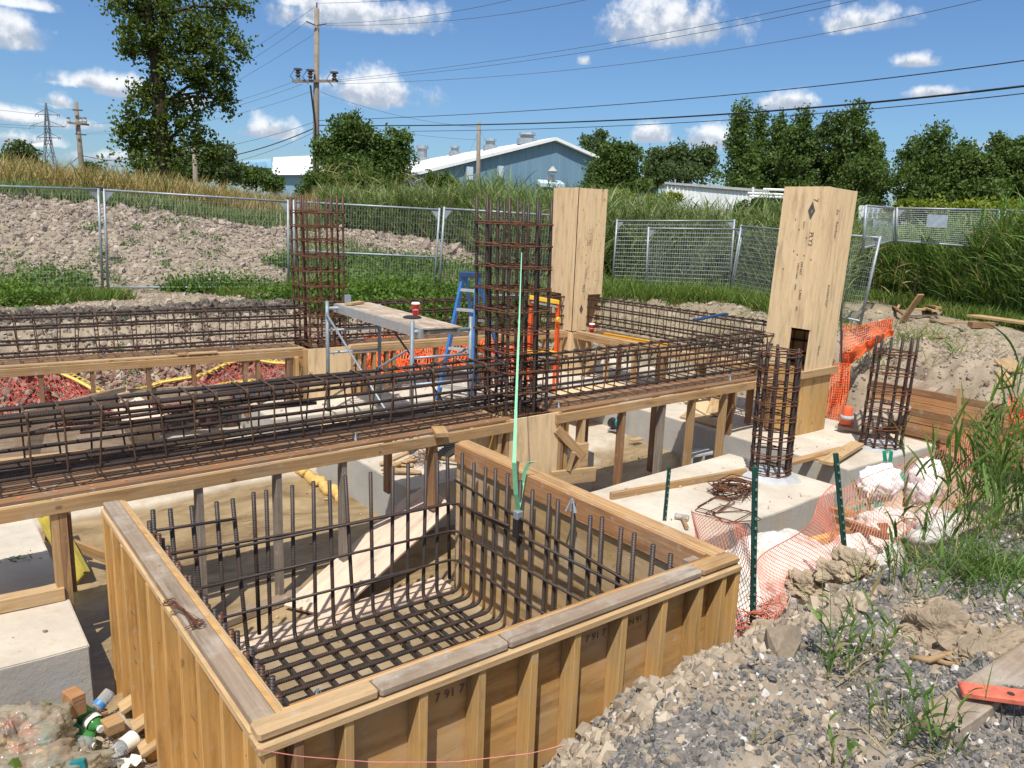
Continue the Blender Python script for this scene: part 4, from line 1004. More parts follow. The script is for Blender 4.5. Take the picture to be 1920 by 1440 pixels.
class Veg:
    def __init__(s): s.V = []; s.F = []; s.U = []; s.n = 0
    def add(s, V, F, u, v, per):
        s.V.append(V); s.F.append(F+s.n); s.n += len(V)
        s.U.append(np.stack([np.repeat(u, per), np.repeat(v, per)], 1))
    def blades(s, B, H, Wd, lean=.25, curve=.25, segs=3, u=None, dirv=None):
        n = len(B)
        if n == 0: return
        a = rs.uniform(0, 2*np.pi, n)
        if dirv is None:
            D = np.stack([np.cos(a)*lean*rs.rand(n), np.sin(a)*lean*rs.rand(n), np.ones(n)], 1)
        else: D = dirv
        D = D/np.linalg.norm(D, axis=1)[:, None]
        bd = np.stack([np.cos(a)*curve, np.sin(a)*curve, -np.abs(curve)*.45*np.ones(n)], 1)*H[:, None]*rs.uniform(.3, 1.2, n)[:, None]
        V, F = strips(B, D, H, Wd, bd, segs)
        s.add(V, F, rs.rand(n) if u is None else u, rs.rand(n), (segs+1)*2)
    def reeds(s, B, H, lw=.022, leaves=6, stemw=.007, lean=.06, ll=(.30, .6), u=None, segs=4, upr=(.45, 1.9)):
        n = len(B)
        if n == 0: return
        a = rs.uniform(0, 2*np.pi, n)
        D = np.stack([np.cos(a)*lean*rs.rand(n), np.sin(a)*lean*rs.rand(n), np.ones(n)], 1)
        bd = np.stack([np.cos(a), np.sin(a), 0*a], 1)*(H*.05)[:, None]
        uu = rs.rand(n) if u is None else u
        V, F = strips(B, D, H*.93, np.full(n, stemw), bd, 3, [1, .9, .7, .3]); s.add(V, F, uu*.7+.3, np.zeros(n), 8)
        for k in range(leaves):
            f = rs.uniform(.12, .97, n)
            P = B+D*(H*f*.93)[:, None]+bd*(f*f)[:, None]
            b = rs.uniform(0, 2*np.pi, n); up_ = rs.uniform(upr[0], upr[1], n)
            LD = np.stack([np.cos(b), np.sin(b), up_], 1); LD /= np.linalg.norm(LD, axis=1)[:, None]
            L = rs.uniform(ll[0], ll[1], n)*np.minimum(1, H/1.2)
            bb_ = np.stack([np.cos(b)*.30, np.sin(b)*.30, -.42*np.ones(n)], 1)*L[:, None]*rs.uniform(.1, 1.2, n)[:, None]
            V, F = strips(P, LD, L, lw*rs.uniform(.6, 1.3, n), bb_, segs); s.add(V, F, np.clip(uu+rs.uniform(-.3, .3, n), 0, 1), rs.rand(n), (segs+1)*2)
    def leaves(s, P, size, u):
        n = len(P); R = rotmats(n, rs)
        q = np.array([(-.5, 0, 0), (0, -.32, .06), (.5, 0, 0), (0, .32, .06)])
        V = np.einsum('nij,kj->nki', R, q)*size[:, None, None]+P[:, None, :]
        F = np.array([[0, 1, 2, 3]])[None]+(np.arange(n)*4)[:, None, None]
        s.add(V.reshape(-1, 3), F.reshape(-1, 4), u, rs.rand(n), 4)
    def build(s, name, material, parent=None):
        return raw_mesh(name, np.concatenate(s.V), np.concatenate(s.F), MAT[material], uv=np.concatenate(s.U), parent=parent)
def atv(px, py, dist):
    # vectorised ground azimuth: horizontal unit direction of pixel columns near the horizon
    d = FW[None]+RT[None]*((px-960)/FPX)[:, None]-UP[None]*((py-720)/FPX)[:, None]
    k = dist/np.hypot(d[:, 0], d[:, 1]); return d[:, 0]*k, d[:, 1]*k
def ground_pts(px, dist, py=430.):
    x, y = atv(px, np.full(len(px), py), dist); z = zones(x, y)[0]; return np.stack([x, y, z], 1)
# ------------------------------------------------------------------ trees
def pnoise3(P, k, o=0.):
    return np.array([noise.noise(Vector((p[0]*k+o, p[1]*k, p[2]*k-o))) for p in P])
def tree(name, label, dist, base, trunk, blobs, n, leaf, material, r0=.18, group=None, depth=.8, gap=.05, bk='bark', limbs=True):
    b0 = at(base[0], base[1], dist); gzv = gz(b0.x, b0.y)
    root = thing(name, label, 'tree', (b0.x, b0.y, min(gzv, b0.z)), 0, group); O = np.array(root.location)
    m_px = dist/FPX*1.03
    fwd = np.array([b0.x, b0.y, 0])/math.hypot(b0.x, b0.y)
    if trunk:
        pts = [Vector(O)-Vector(O)]+[Vector(np.array(at(x, y, dist))-O) for x, y in trunk]
        rr = np.linspace(r0, r0*.25, len(pts)); mb = MB(); mb.tube(pts, list(rr), 8); mb.build('trunk', MAT[bk], root, smooth=True)
    tot = sum(b[2]*b[3] for b in blobs); C_ = []; vg = Veg()
    lb_ = MB()
    for (x, y, rx, ry) in blobs:
        off = rs.uniform(-.5, .5)*rx*m_px*depth
        c = np.array(at(x, y, dist))+fwd*off-O
        k = max(30, int(n*rx*ry/tot))
        q = rs.randn(k, 3); q /= np.linalg.norm(q, axis=1)[:, None]; q *= (rs.rand(k)**.42)[:, None]
        q *= (1+.55*pnoise3(q, 1.6, float(x)*.37+ry)+.30*pnoise3(q, 4.1, float(y)*.21))[:, None]
        rad = np.array([rx*m_px, rx*m_px*depth, ry*m_px])
        e1 = np.array([fwd[1], -fwd[0], 0])
        P = c+q[:, :1]*rad[0]*e1+q[:, 1:2]*rad[1]*fwd+q[:, 2:3]*rad[2]*np.array([0, 0, 1])
        fr = 1.9/max(.6, rad[0]); nv = pnoise3(P, fr, float(x)*.013); nf = pnoise3(P, fr*3.1, float(y)*.01)
        keep = (nv+.5*nf) > gap-.22+.12*(np.linalg.norm(q, axis=1)-.5)*2
        P = P[keep]; nv = nv[keep]; nf = nf[keep]
        P += rs.randn(len(P), 3)*leaf*.5
        vg.leaves(P, leaf*rs.uniform(.7, 1.3, len(P)), np.clip(.45+nv*.7+nf*.5+rs.uniform(-.25, .25, len(P)), 0, 1))
        if limbs and trunk:
            tp = [Vector(np.array(at(tx, ty, dist))-O) for tx, ty in trunk]
            cv = Vector(c); s0 = min(tp, key=lambda p: (p-cv).length+max(0, p.z-cv.z)*2)
            mid = (s0+cv)/2+Vector((0, 0, .1*(cv-s0).length))
            lb_.tube([s0, mid, cv, cv+(cv-mid)*.5], [r0*.22, r0*.15, r0*.08, r0*.03], 5)
    if lb_.v: lb_.build('limbs', MAT[bk], root, smooth=True)
    vg.build('crown', material, root)
    return root
tree('shade_tree', 'tall dark leafy tree rising out of the top of the frame behind the mesh fence', 30, (303, 372), [(301, 300), (299, 200), (292, 110), (280, 40), (262, -60)],
     [(268, 178, 30, 26), (262, 222, 40, 34), (262, 268, 46, 36), (272, 312, 54, 30), (312, 325, 34, 16), (238, 245, 26, 10), (345, 232, 30, 34), (375, 268, 34, 32), (402, 290, 24, 26), (338, 190, 16, 18), (244, 20, 42, 26),
      (262, 66, 40, 34), (318, 52, 52, 55), (372, 56, 60, 46), (418, 96, 50, 38), (402, 150, 36, 36), (424, 186, 18, 38), (376, 172, 26, 52), (346, 116, 46, 44), (440, 14, 34, 22), (300, 130, 26, 50), (246, 92, 24, 20), (300, 200, 22, 60), (306, 275, 22, 50),
      (300, -20, 110, 36)], 44000, .135, 'leaf_main', .34, gap=.22)
tree('round_tree', 'round tree far left in front of the lattice tower', 80, (40, 338), [(40, 320), (42, 296)], [(38, 292, 26, 20), (52, 312, 24, 20), (22, 314, 22, 22), (66, 326, 12, 10)], 9000, .32, 'leaf_far', .3)
tree('round_tree', 'tiny round tree right of the leaning pole', 95, (172, 334), [(172, 322)], [(172, 319, 15, 12), (150, 327, 10, 7)], 2500, .30, 'leaf_far', .2)
tree('bushy_tree', 'half hidden bushy tree just right of the tall shade tree', 55, (418, 345), [(418, 320), (418, 300)], [(420, 300, 20, 26), (350, 308, 26, 28), (392, 318, 36, 22), (425, 325, 26, 20)], 9000, .26, 'leaf_far', .2)
tree('bushy_tree', 'low dark shrubs below the blue shed canopy', 58, (480, 350), [(480, 335)], [(466, 332, 26, 18), (500, 338, 24, 16), (518, 345, 12, 12), (450, 322, 14, 14)], 6000, .24, 'leaf_tree', .15)
tree('leafy_tree', 'broad bright leafy tree between the utility pole and the warehouse', 36, (672, 370), [(668, 320), (662, 270), (656, 235)],
     [(654, 244, 34, 30), (630, 275, 30, 30), (676, 268, 34, 32), (712, 290, 40, 34), (744, 268, 28, 26), (752, 300, 24, 26), (655, 318, 60, 36), (720, 332, 50, 30), (605, 285, 22, 22)], 34000, .15, 'leaf_tree', .2, gap=.05)
tree('leafy_shrub', 'dark green shrub mass at the foot of the utility pole', 31, (625, 385), [(625, 360)], [(600, 345, 34, 28), (650, 350, 42, 30), (700, 355, 36, 26), (575, 362, 20, 16), (740, 362, 24, 16)], 16000, .11, 'leaf_bush', .1)
tree('leafy_shrub', 'small shrub in front of the warehouse wall beside the plain pole', 34, (825, 370), [(825, 355)], [(828, 345, 30, 16), (806, 338, 12, 14), (848, 350, 16, 12), (838, 332, 10, 9)], 4500, .12, 'leaf_bush', .06, gap=.12)
tree('leafy_tree', 'tree standing at the right end of the warehouse gable', 46, (1150, 372), [(1150, 340), (1152, 300)], [(1150, 290, 26, 26), (1175, 300, 26, 30), (1135, 320, 32, 28), (1168, 335, 34, 28), (1190, 350, 30, 18), (1120, 345, 26, 18)], 20000, .18, 'leaf_tree', .2)
tree('leafy_tree', 'pair of thin tops behind the warehouse ridge', 90, (1112, 320), [(1112, 280)], [(1100, 268, 14, 14), (1125, 262, 12, 18), (1118, 285, 26, 16)], 3500, .34, 'leaf_far', .2)
tree('leafy_tree', 'wide low tree between the warehouse and the poplar row', 72, (1275, 360), [(1272, 325), (1275, 300)], [(1232, 302, 24, 24), (1268, 298, 26, 24), (1302, 302, 26, 24), (1325, 300, 20, 26), (1275, 325, 60, 20), (1225, 330, 20, 18)], 15000, .30, 'leaf_far', .25)
for (px, yt, hw, bt, lab) in ((1388, 206, 24, 388, 'first poplar at the left end of the tall row, notched top'), (1424, 210, 22, 388, 'second poplar of the tall row, under a small cloud'), (1462, 224, 26, 388, 'third poplar of the tall row, dense and level'),
        (1502, 214, 24, 388, 'middle poplar above the tilted plywood column'), (1545, 224, 25, 388, 'poplar just right of the tilted column'), (1580, 218, 18, 388, 'slim poplar before the highest one'), (1610, 198, 26, 388, 'highest poplar near the right end of the row'),
        (1638, 252, 22, 390, 'short poplar ending the tall row'), (1712, 262, 26, 396, 'first of the separate right hand trees, narrow top'), (1750, 246, 32, 396, 'broad separate tree right of the gap in the row'),
        (1812, 272, 24, 398, 'slender tree between the two right hand groups'), (1852, 292, 18, 398, 'lowest tree of the right edge group'), (1882, 256, 26, 400, 'tall tree close to the right edge'), (1920, 262, 26, 400, 'tree cut by the right edge of the frame')):
    H = bt-yt; bl = []
    for k in range(7):
        f = (k+.5)/7; wv = hw*(.55+.85*math.sin(min(1, f*1.3)*math.pi*.55))*random.uniform(.8, 1.2)
        bl.append((px+random.uniform(-.4, .4)*hw, yt+H*f, wv*random.uniform(.85, 1.15), H/7*random.uniform(.7, 1.1)))
    tree('poplar', lab, 60+random.uniform(-4, 4), (px, bt), [(px, bt-H*.4), (px, yt+H*.15)], bl, int(7500+H*hw*1.1), .225, 'leaf_far' if px % 2 else 'leaf_tree', .22, group='poplars behind the reed bed', depth=1.0, gap=.10, limbs=True)
tree('lime_shrub', 'yellow green shrub behind the distant mesh fence panel', 23, (1760, 440), None, [(1705, 388, 22, 12), (1735, 398, 32, 18), (1790, 402, 36, 20), (1840, 402, 34, 20), (1890, 400, 30, 20), (1680, 405, 22, 16)], 14000, .09, 'leaf_lime', gap=.0)
tree('lime_shrub', 'yellow green shrub right of the gable trees', 27, (1250, 400), None, [(1240, 378, 24, 14), (1262, 370, 18, 10), (1215, 385, 20, 14), (1160, 370, 30, 14)], 6000, .10, 'leaf_lime', gap=.05)
tree('flowering_shrub', 'leafy shrub with orange blooms beside the tilted column', 22, (1440, 430), None, [(1425, 398, 24, 20), (1455, 405, 22, 20), (1395, 392, 14, 12), (1470, 392, 14, 12)], 7000, .09, 'leaf_bush', gap=.0)
# ------------------------------------------------------------------ reeds and grasses
fe = lambda px: np.interp(px, [560, 700, 870, 930, 1000, 1100, 1150, 1400, 1500, 1600], [21.8, 21.3, 20.6, 18.3, 17.2, 18.5, 19.4, 19.4, 18.0, 16.])
def field(n, a, b, dmin, dmax, power=1.5):
    px = rs.uniform(a, b, n); f = rs.rand(n)**power
    lo = fe(px) if dmin is None else np.full(n, dmin); return px, lo+f*(dmax-lo)
v = Veg(); px, d = field(8500, 600, 1600, None, 29)
P = ground_pts(px, d); Hh = np.interp(px, [600, 700, 860, 940, 1150, 1300, 1600], [.95, 1.0, 1.40, 2.05, 2.2, 2.0, 2.0])*rs.uniform(.7, 1.12, len(px))*(1+.16*fbm(P[:, 0]*.5, P[:, 1]*.5, 3))
v.reeds(P, Hh, lw=.024, leaves=9, stemw=.010, ll=(.32, .66), segs=3, upr=(1.0, 3.6)); tag(v.build('reed_bed', 'reed_far'), 'green reed bed filling the ground beyond the centre fence panels', None, None, 'stuff')
v = Veg(); px = rs.uniform(1575, 1990, 8500); d = np.interp(px, [1575, 1660, 1750, 1800, 1920, 1990], [19.6, 20.2, 19.6, 18.6, 17.6, 17.0])+rs.rand(8500)**1.3*9
P = ground_pts(px, d); v.reeds(P, (1+.20*fbm(P[:, 0]*.6, P[:, 1]*.6, 3))*rs.uniform(1.0, 1.78, len(px))*np.interp(px, [1575, 1660, 1800, 1900, 1980], [.90, .97, 1.06, 1.18, 1.2]), lw=.023, leaves=10, stemw=.010, ll=(.35, .7), segs=3, upr=(1.0, 3.6))
tag(v.build('reed_bed', 'reed'), 'lush mid green reeds behind the timber scraps on the right', None, None, 'stuff')
v = Veg(); px = rs.uniform(-60, 620, 26000); d = 22.5+rs.rand(26000)**1.2*22
P = ground_pts(px, d, 350.); v.blades(P, rs.uniform(.6, 1.25, len(px))*np.interp(px, [0, 300, 520, 620], [1, 1, .9, 1.1]), np.full(len(px), .030), .25, .3, 3); tag(v.build('tall_grass', 'grass_gold'), 'golden seeding grass on the rise behind the spoil heap', None, None, 'stuff')
v = Veg(); px = rs.uniform(-60, 600, 16000); d = 20.3+rs.rand(16000)*3.0
P = ground_pts(px, d, 350.); v.blades(P, rs.uniform(.18, .45, len(px)), np.full(len(px), .026), .25, .3, 3); tag(v.build('tall_grass', 'reed_far'), 'green grass directly behind the spoil heap crest', None, None, 'stuff')
v = Veg(); px = rs.uniform(540, 1500, 15000); d = np.interp(px, [540, 850, 1060, 1150, 1400, 1500], [14.6, 14.2, 15.0, 16.4, 16.4, 14.5])+rs.rand(15000)**1.4*np.interp(px, [540, 850, 1000, 1500], [5, 4, 3.2, 3.2])
P = ground_pts(px, d); v.blades(P, rs.uniform(.15, .5, len(px)), np.full(len(px), .017), .5, .4, 3); tag(v.build('verge_grass', 'grass_green'), 'bright green grass along the foot of the centre fence', None, None, 'stuff')
v = Veg(); px = rs.uniform(-40, 560, 13000); d = 14.3+rs.rand(13000)**1.3*2.2
P = ground_pts(px, d); k = fbm(P[:, 0]*.8, P[:, 1]*.8, 3) > .15; P = P[k]; v.blades(P, rs.uniform(.06, .28, len(P)), np.full(len(P), .014), .6, .4, 3); tag(v.build('verge_grass', 'grass_green'), 'bright green grass along the foot of the left fence', None, None, 'stuff')
v = Veg(); px = rs.uniform(1600, 1980, 5200); d = np.interp(px, [1575, 1660, 1750, 1800, 1920, 1990], [19.6, 20.2, 19.6, 18.6, 17.6, 17.0])-1.1+rs.rand(5200)**.8*1.6
P = ground_pts(px, d); v.blades(P, rs.uniform(.1, .4, len(px)), np.full(len(px), .015), .5, .4, 3); tag(v.build('verge_grass', 'grass_green'), 'ragged grass fringe in front of the right reeds', None, None, 'stuff')
v = Veg(); X = rs.uniform(10.2, 14, 2600); Y = rs.uniform(4.0, 11.5, 2600); z = zones(X, Y)[0]; k = (z > -.6) & (fbm(X*1.1, Y*1.1, 3) > .15)
v.blades(np.stack([X[k], Y[k], z[k]], 1), rs.uniform(.04, .20, k.sum()), np.full(k.sum(), .008), 1.0, .7, 3); tag(v.build('dry_grass', 'grass_dry'), 'flattened dry grass on the mud behind the right footing', None, None, 'stuff')
v = Veg(); X = rs.uniform(9.9, 13.5, 5000); Y = rs.uniform(3.6, 11.8, 5000); z = zones(X, Y)[0]; k = (z > -.8) & (fbm(X*1.6+9, Y*1.6, 3) > .52)
v.blades(np.stack([X[k], Y[k], z[k]], 1), rs.uniform(.08, .32, k.sum()), np.full(k.sum(), .011), .9, .6, 3); tag(v.build('tussock_grass', 'grass_green'), 'green tussocks dotted over the mud behind the right footing', None, None, 'stuff')
# leafy weeds on the lower face of the heap
def weeds(name, label, n_pl, a, b, d0, d1, thr, hs=(.18, .45), mat_='weed', lf=.05, per=70):
    px = rs.uniform(a, b, n_pl); d = d0+rs.rand(n_pl)*(d1-d0); P = ground_pts(px, d)
    k = fbm(P[:, 0]*.75+3, P[:, 1]*.9, 3) > thr-(1-(d-d0)/(d1-d0))*.75; P = P[k]
    vg = Veg(); Q = []; U = []
    for p in P:
        h = random.uniform(*hs); m_ = per; q = rs.randn(m_, 3)*np.array([.55*h, .55*h, .42*h]); q[:, 2] = np.abs(q[:, 2])+.02
        Q.append(p+q); U.append(np.clip(q[:, 2]/h*.6+rs.uniform(0, .4, m_)+rs.uniform(-.2, .2), 0, 1))
    if Q: vg.leaves(np.concatenate(Q), rs.uniform(.7, 1.4, sum(map(len, Q)))*lf, np.concatenate(U)); tag(vg.build(name, mat_), label, None, None, 'stuff')
weeds('weed_patch', 'leafy green weeds at the foot of the spoil heap left', 620, -40, 640, 14.4, 18.6, .98, lf=.07, per=110)
weeds('weed_patch', 'leafy weeds spreading behind the centre fence panels', 420, 600, 900, 13.6, 18.5, .35, lf=.07, per=100)
weeds('weed_patch', 'sparse weeds dotted up the spoil heap', 60, 0, 560, 16.5, 19.5, .1, (.1, .22), lf=.05, per=50)
weeds('weed_patch', 'small weeds on the pit slope behind the rear cage', 60, 0, 900, 10.6, 13.0, .3, (.06, .14), lf=.03, per=40)
# ------------------------------------------------------------------ mesh fence panels
def ipt(A, B, f): return A+(B-A)*f
def fence_panel(label, bL, tL, bR, tR, midrail=None, nv=None, sink=.0, wires=True):
    BL = G(bL[0], bL[1], 0.); BR = G(bR[0], bR[1], 0.)
    TL = at(tL[0], tL[1], math.hypot(BL.x, BL.y)); TR = at(tR[0], tR[1], math.hypot(BR.x, BR.y))
    return panel3(label, BL, TL, BR, TR, midrail, nv)
def panel3(label, BL, TL, BR, TR, midrail=None, nv=None, grp='temporary mesh fence panels', r=.019):
    root = thing('mesh_fence', label, 'fence', tuple(BL), 0, grp); O = Vector(BL)
    BL, TL, BR, TR = BL-O, TL-O, BR-O, TR-O
    pst = []
    for a, b in ((BL, TL), (BR, TR)): mb = MB(); mb.tube([a+(a-b)*.02, b+(b-a)*.02], r*1.25, 8); pst.append(mb.build('post', MAT['galv'], root, smooth=True))
    for f in [0.06, 1.0]+([midrail] if midrail else []): mb = MB(); mb.tube([ipt(BL, TL, f), ipt(BR, TR, f)], r, 8); mb.build('rail', MAT['galv'], root, smooth=True)
    L = (TR-TL).length; nv = nv or int(L/.052); mb = MB()
    for i in range(1, nv):
        f = i/nv; mb.tube([ipt(ipt(BL, BR, f), ipt(TL, TR, f), .06), ipt(TL, TR, f)], .0017, 3, cap=False)
    for j in range(1, 17):
        f = .06+.94*j/17; mb.tube([ipt(BL, TL, f), ipt(BR, TR, f)], .0026, 3, cap=False)
    mb.build('wire_mesh', MAT['galv_wire'], root)
    for (A, B, s) in ((TL, TR, 1), (TR, TL, 1)):
        d = (B-A).normalized(); mb = MB(); n = d.cross(Vector((0, 0, 1))).normalized()*.004
        q = [A+Vector((0, 0, -.03)), A+d*.16+Vector((0, 0, -.02)), A+d*.02+Vector((0, 0, -.2))]
        mb.quadpts([p+n for p in q]); mb.quadpts([p-n for p in q][::-1]); mb.build('corner_plate', MAT['galv'], pst[0 if s > 0 else 1])
    return root
fence_panel('leftmost mesh fence panel, cut by the left edge of the frame', (-175, 566), (-190, 343), (193, 550), (184, 355))
fence_panel('mesh fence panel in front of the tall shade tree', (203, 550), (195, 356), (541, 549), (540, 378))
fence_panel('mesh fence panel with a middle rail between the left cage and scaffold', (552, 549), (551, 378), (813, 560), (824, 393), .47)
fence_panel('mesh fence panel behind the tall middle cage', (822, 561), (833, 391), (1040, 566), (1062, 405))
fence_panel('mesh fence panel between the plywood columns, standing farther back', (1147, 545), (1157, 414), (1366, 556), (1377, 414))
fence_panel('shorter mesh fence panel overlapping the one between the columns', (1210, 556), (1216, 428), (1370, 560), (1392, 430))
fence_panel('leaning mesh fence panel behind the tilted column', (1367, 560), (1390, 424), (1612, 612), (1650, 446))
panel3('distant mesh fence panel at the edge of the right reeds', at(1680, 455, 18), at(1682, 390, 18), at(1872, 470, 18.5), at(1874, 394, 18.5), nv=50)
panel3('distant mesh fence panel cut by the right edge', at(1880, 470, 18.5), at(1884, 394, 18.5), at(2010, 480, 19), at(2014, 400, 19), nv=40)
panel3('distant mesh fence panel seen edge on beside the tilted column', at(1618, 470, 14), at(1624, 386, 14), at(1674, 455, 18), at(1676, 390, 18), nv=50)
c = at(1757, 414, 17.9); mb = MB(); mb.box((0, 0, 0), (.36, .01, .24), rz=-YAW-.5); tag(mb.build('fence_sign', MAT['sign_grey'], None, loc=tuple(c)), 'blank grey sign plate hung on the distant fence panel', 'sign')
for (x, y, lab, d) in ((190, 352, 'dark clamp on top of the joint before the shade tree', 15.4), (546, 372, 'dark clamp on top of the joint beside the left tall cage', 14.9)):
    c = at(x, y, d-.12); mb = MB(); mb.box((0, 0, 0), (.16, .05, .025), rz=-.6); mb.box((0, 0, -.03), (.03, .06, .05), rz=-.6); tag(mb.build('fence_clamp', MAT['dark_metal'], None, loc=tuple(c)), lab, 'clamp', 'fence joint clamps')
# ------------------------------------------------------------------ buildings
def wallq(mb, pts): mb.quadpts(pts, [(p[0], p[2]) for p in pts])
WH = thing('warehouse', 'large blue metal warehouse with a white gable roof behind the reeds', 'building')
Lp = at(793, 323, 64); Rp = at(1234, 354, 73); zE = (Lp.z+Rp.z)/2; Lp.z = zE; Rp.z = zE
f = .565; Mp = ipt(Lp, Rp, f); Ap = at(1038, 265, math.hypot(Mp.x, Mp.y))
gd = (Rp-Lp); gd.z = 0; gd.normalize(); nd = Vector((-gd.y, gd.x, 0))
if nd.dot(Lp) < 0: nd = -nd
LEN = 46
m, t, p = mat('ribbed_blue', .55, .3)
pos = t.n('ShaderNodeTexCoord').outputs['UV']; sx_ = t.n('ShaderNodeSeparateXYZ', ins={0: pos}).outputs[0]
rb_ = t.m('FRACT', t.m('MULTIPLY', sx_, 1/.62)); st = t.mr(rb_, .0, .22, 0, 1)
nn = t.noise(t.n('ShaderNodeVectorMath', operation='MULTIPLY', ins={0: pos, 1: (.5, .1, 1)}).outputs[0], 1.2, 4)
t.link(t.mix(t.mr(nn, .3, .7), C4((.115, .205, .29)), C4((.15, .255, .345))), p.inputs['Base Color'])
bump(t, p, st, .9, .05)
def ribbed(name, pts, parent, fd, material='ribbed_blue'):
    mb = MB(); mb.quadpts(pts, [(Vector(q).dot(fd), q[2]) for q in pts]); return mb.build(name, MAT[material], parent)
z0 = Vector((0, 0, -1))
L0 = Vector((Lp.x, Lp.y, -.5)); R0 = Vector((Rp.x, Rp.y, -.5))
ribbed('gable_wall', [L0, R0, Rp, Ap, Lp], WH, gd)
ribbed('side_wall', [L0+nd*LEN, L0, Lp, Lp+nd*LEN], WH, nd)
ribbed('side_wall', [R0, R0+nd*LEN, Rp+nd*LEN, Rp], WH, nd)
ribbed('rear_wall', [R0+nd*LEN, L0+nd*LEN, Lp+nd*LEN, Ap+nd*LEN, Rp+nd*LEN], WH, gd)
up3 = Vector((0, 0, .25))
for (E, s) in ((Lp, -1), (Rp, 1)):
    e = E+gd*s*.5+Vector((0, 0, -.1)); mb = MB(); fr = -nd*.5
    A_ = [e+fr, Ap+fr+Vector((0, 0, .05)), Ap+nd*LEN+Vector((0, 0, .05)), e+nd*LEN]
    if s > 0: A_ = A_[::-1]
    B_ = [q+up3 for q in A_]
    mb.quadpts(A_); mb.quadpts(B_[::-1])
    for i in range(4): mb.quadpts([A_[i], A_[(i+1) % 4], B_[(i+1) % 4], B_[i]][::-1])
    mb.build('roof', MAT['roof_white'], WH)
for k, (fr, h, w_) in enumerate(((.06, 1.0, 1.3), (.25, 1.1, 1.0), (.48, 1.1, .9), (.75, 1.9, 1.3))):
    c = Ap+nd*LEN*fr+gd*(-1.2); mb = MB(); mb.lathe(c+Vector((0, 0, -.2)), [(w_*.7, 0), (w_*.7, .5), (w_*.45, .55), (w_*.45, h*.8), (w_*.6, h*.8), (w_*.55, h)], 10); mb.build('roof_vent', MAT['galv'], WH)
def on_gable(px, py, off=.0):
    # point of the gable plane seen at a pixel
    d = Vector(ray(px, py)); o = Vector((0, 0, EYE)); n = nd; k = (Lp-nd*off-o).dot(n)/d.dot(n); return o+d*k
for px, py, w_, h in ((880, 325, .5, 1.0), (938, 322, .4, .9)):
    c = on_gable(px, py, .25); mb = MB(); mb.box(c, (w_, .4, h), rz=math.atan2(gd.y, gd.x)); mb.build('wall_box', MAT['trim_blue'], WH)
c = on_gable(1036, 324, .6); mb = MB(); mb.lathe(c, [(.35, 0), (.42, .12), (.2, .35), (.12, .5)], 10); mb.box(c+nd*.3+Vector((0, 0, -.6)), (.3, .5, .9)); mb.build('wall_lamp', MAT['block_grey'], WH)
a = on_gable(1014, 343, .9); b = on_gable(1059, 345, .9); mb = MB(); mb.hexa([a+Vector((0, 0, -.3)), b+Vector((0, 0, -.3)), b+nd*.9, a+nd*.9, a+Vector((0, 0, .0)), b, b+nd*.9+Vector((0, 0, .3)), a+nd*.9+Vector((0, 0, .3))]); mb.build('door_canopy', MAT['trim_blue'], WH)
SH = thing('shed', 'low pale blue shed with a white roof and an open canopy at its left', 'building')
def vq(name, pts, material, parent, thick=None):
    mb = MB(); P_ = [at(x, y, d) for x, y, d in pts]
    mb.quadpts(P_); B_ = [q+Vector((P_[0].x, P_[0].y, 0)).normalized()*(thick or .3) for q in P_]; mb.quadpts(B_[::-1])
    for i in range(len(P_)): mb.quadpts([P_[i], P_[(i+1) % len(P_)], B_[(i+1) % len(P_)], B_[i]][::-1])
    return mb.build(name, MAT[material], parent)
vq('front_wall', [(505, 372, 66), (660, 376, 66), (660, 326, 66), (505, 328, 66)], 'wall_blue_pale', SH, 8)
vq('roof', [(508, 328, 65.6), (670, 327, 65.6), (665, 288, 80), (513, 295, 80)], 'roof_white', SH, .4)
vq('canopy_roof', [(437, 305, 66), (507, 300, 66), (512, 316, 64), (470, 312, 62)], 'wall_blue', SH, .5)
vq('canopy_fascia', [(437, 309, 66), (508, 303, 66), (508, 297, 66), (437, 303, 66)], 'trim_blue', SH, .3)
vq('canopy_back', [(455, 345, 70), (510, 345, 70), (510, 308, 70), (455, 310, 70)], 'black_plastic', SH, .3)  # black sheet stands in for the shade under the open canopy
FB = thing('low_building', 'tiny pale industrial buildings on the horizon at the foot of the lattice tower', 'building')
vq('block', [(70, 330, 190), (118, 330, 190), (118, 321, 190), (70, 319, 190)], 'container_white', FB, 10)
vq('block', [(92, 326, 188), (112, 327, 188), (112, 318, 188), (92, 317, 188)], 'block_grey', FB, 5)
vq('block', [(112, 334, 185), (140, 335, 185), (140, 330, 185), (112, 329, 185)], 'container_white', FB, 5)
# white trailer, truck with a rack, more white sheds at the right
TR_ = thing('trailer', 'long white ribbed trailer behind the reeds left of the tilted column', 'trailer')
vq('body', [(1248, 392, 30), (1440, 412, 31), (1440, 358, 31), (1248, 343, 30)], 'container_white', TR_, 2.3)
for k in range(26):
    f = (k+.5)/26; x = 1248+192*f; d = 30+f; yt = 343+15*f; vq('rib', [(x-1.2, yt+38, d-.05), (x+1.2, yt+38, d-.05), (x+1.2, yt+3, d-.05), (x-1.2, yt+3, d-.05)], 'white', TR_, .05)
vq('top_rail', [(1246, 345, 29.9), (1442, 361, 30.9), (1442, 356, 30.9), (1246, 341, 29.9)], 'block_grey', TR_, .1)
TK = thing('truck', 'dark truck cab with a white ladder rack half hidden by the tilted column', 'truck')
vq('cab', [(1398, 410, 25), (1492, 412, 25), (1492, 372, 25), (1410, 370, 25)], 'black_plastic', TK, 1.8)
vq('windscreen', [(1415, 392, 24.9), (1470, 393, 24.9), (1466, 376, 24.9), (1422, 375, 24.9)], 'glass_dark', TK, .05)
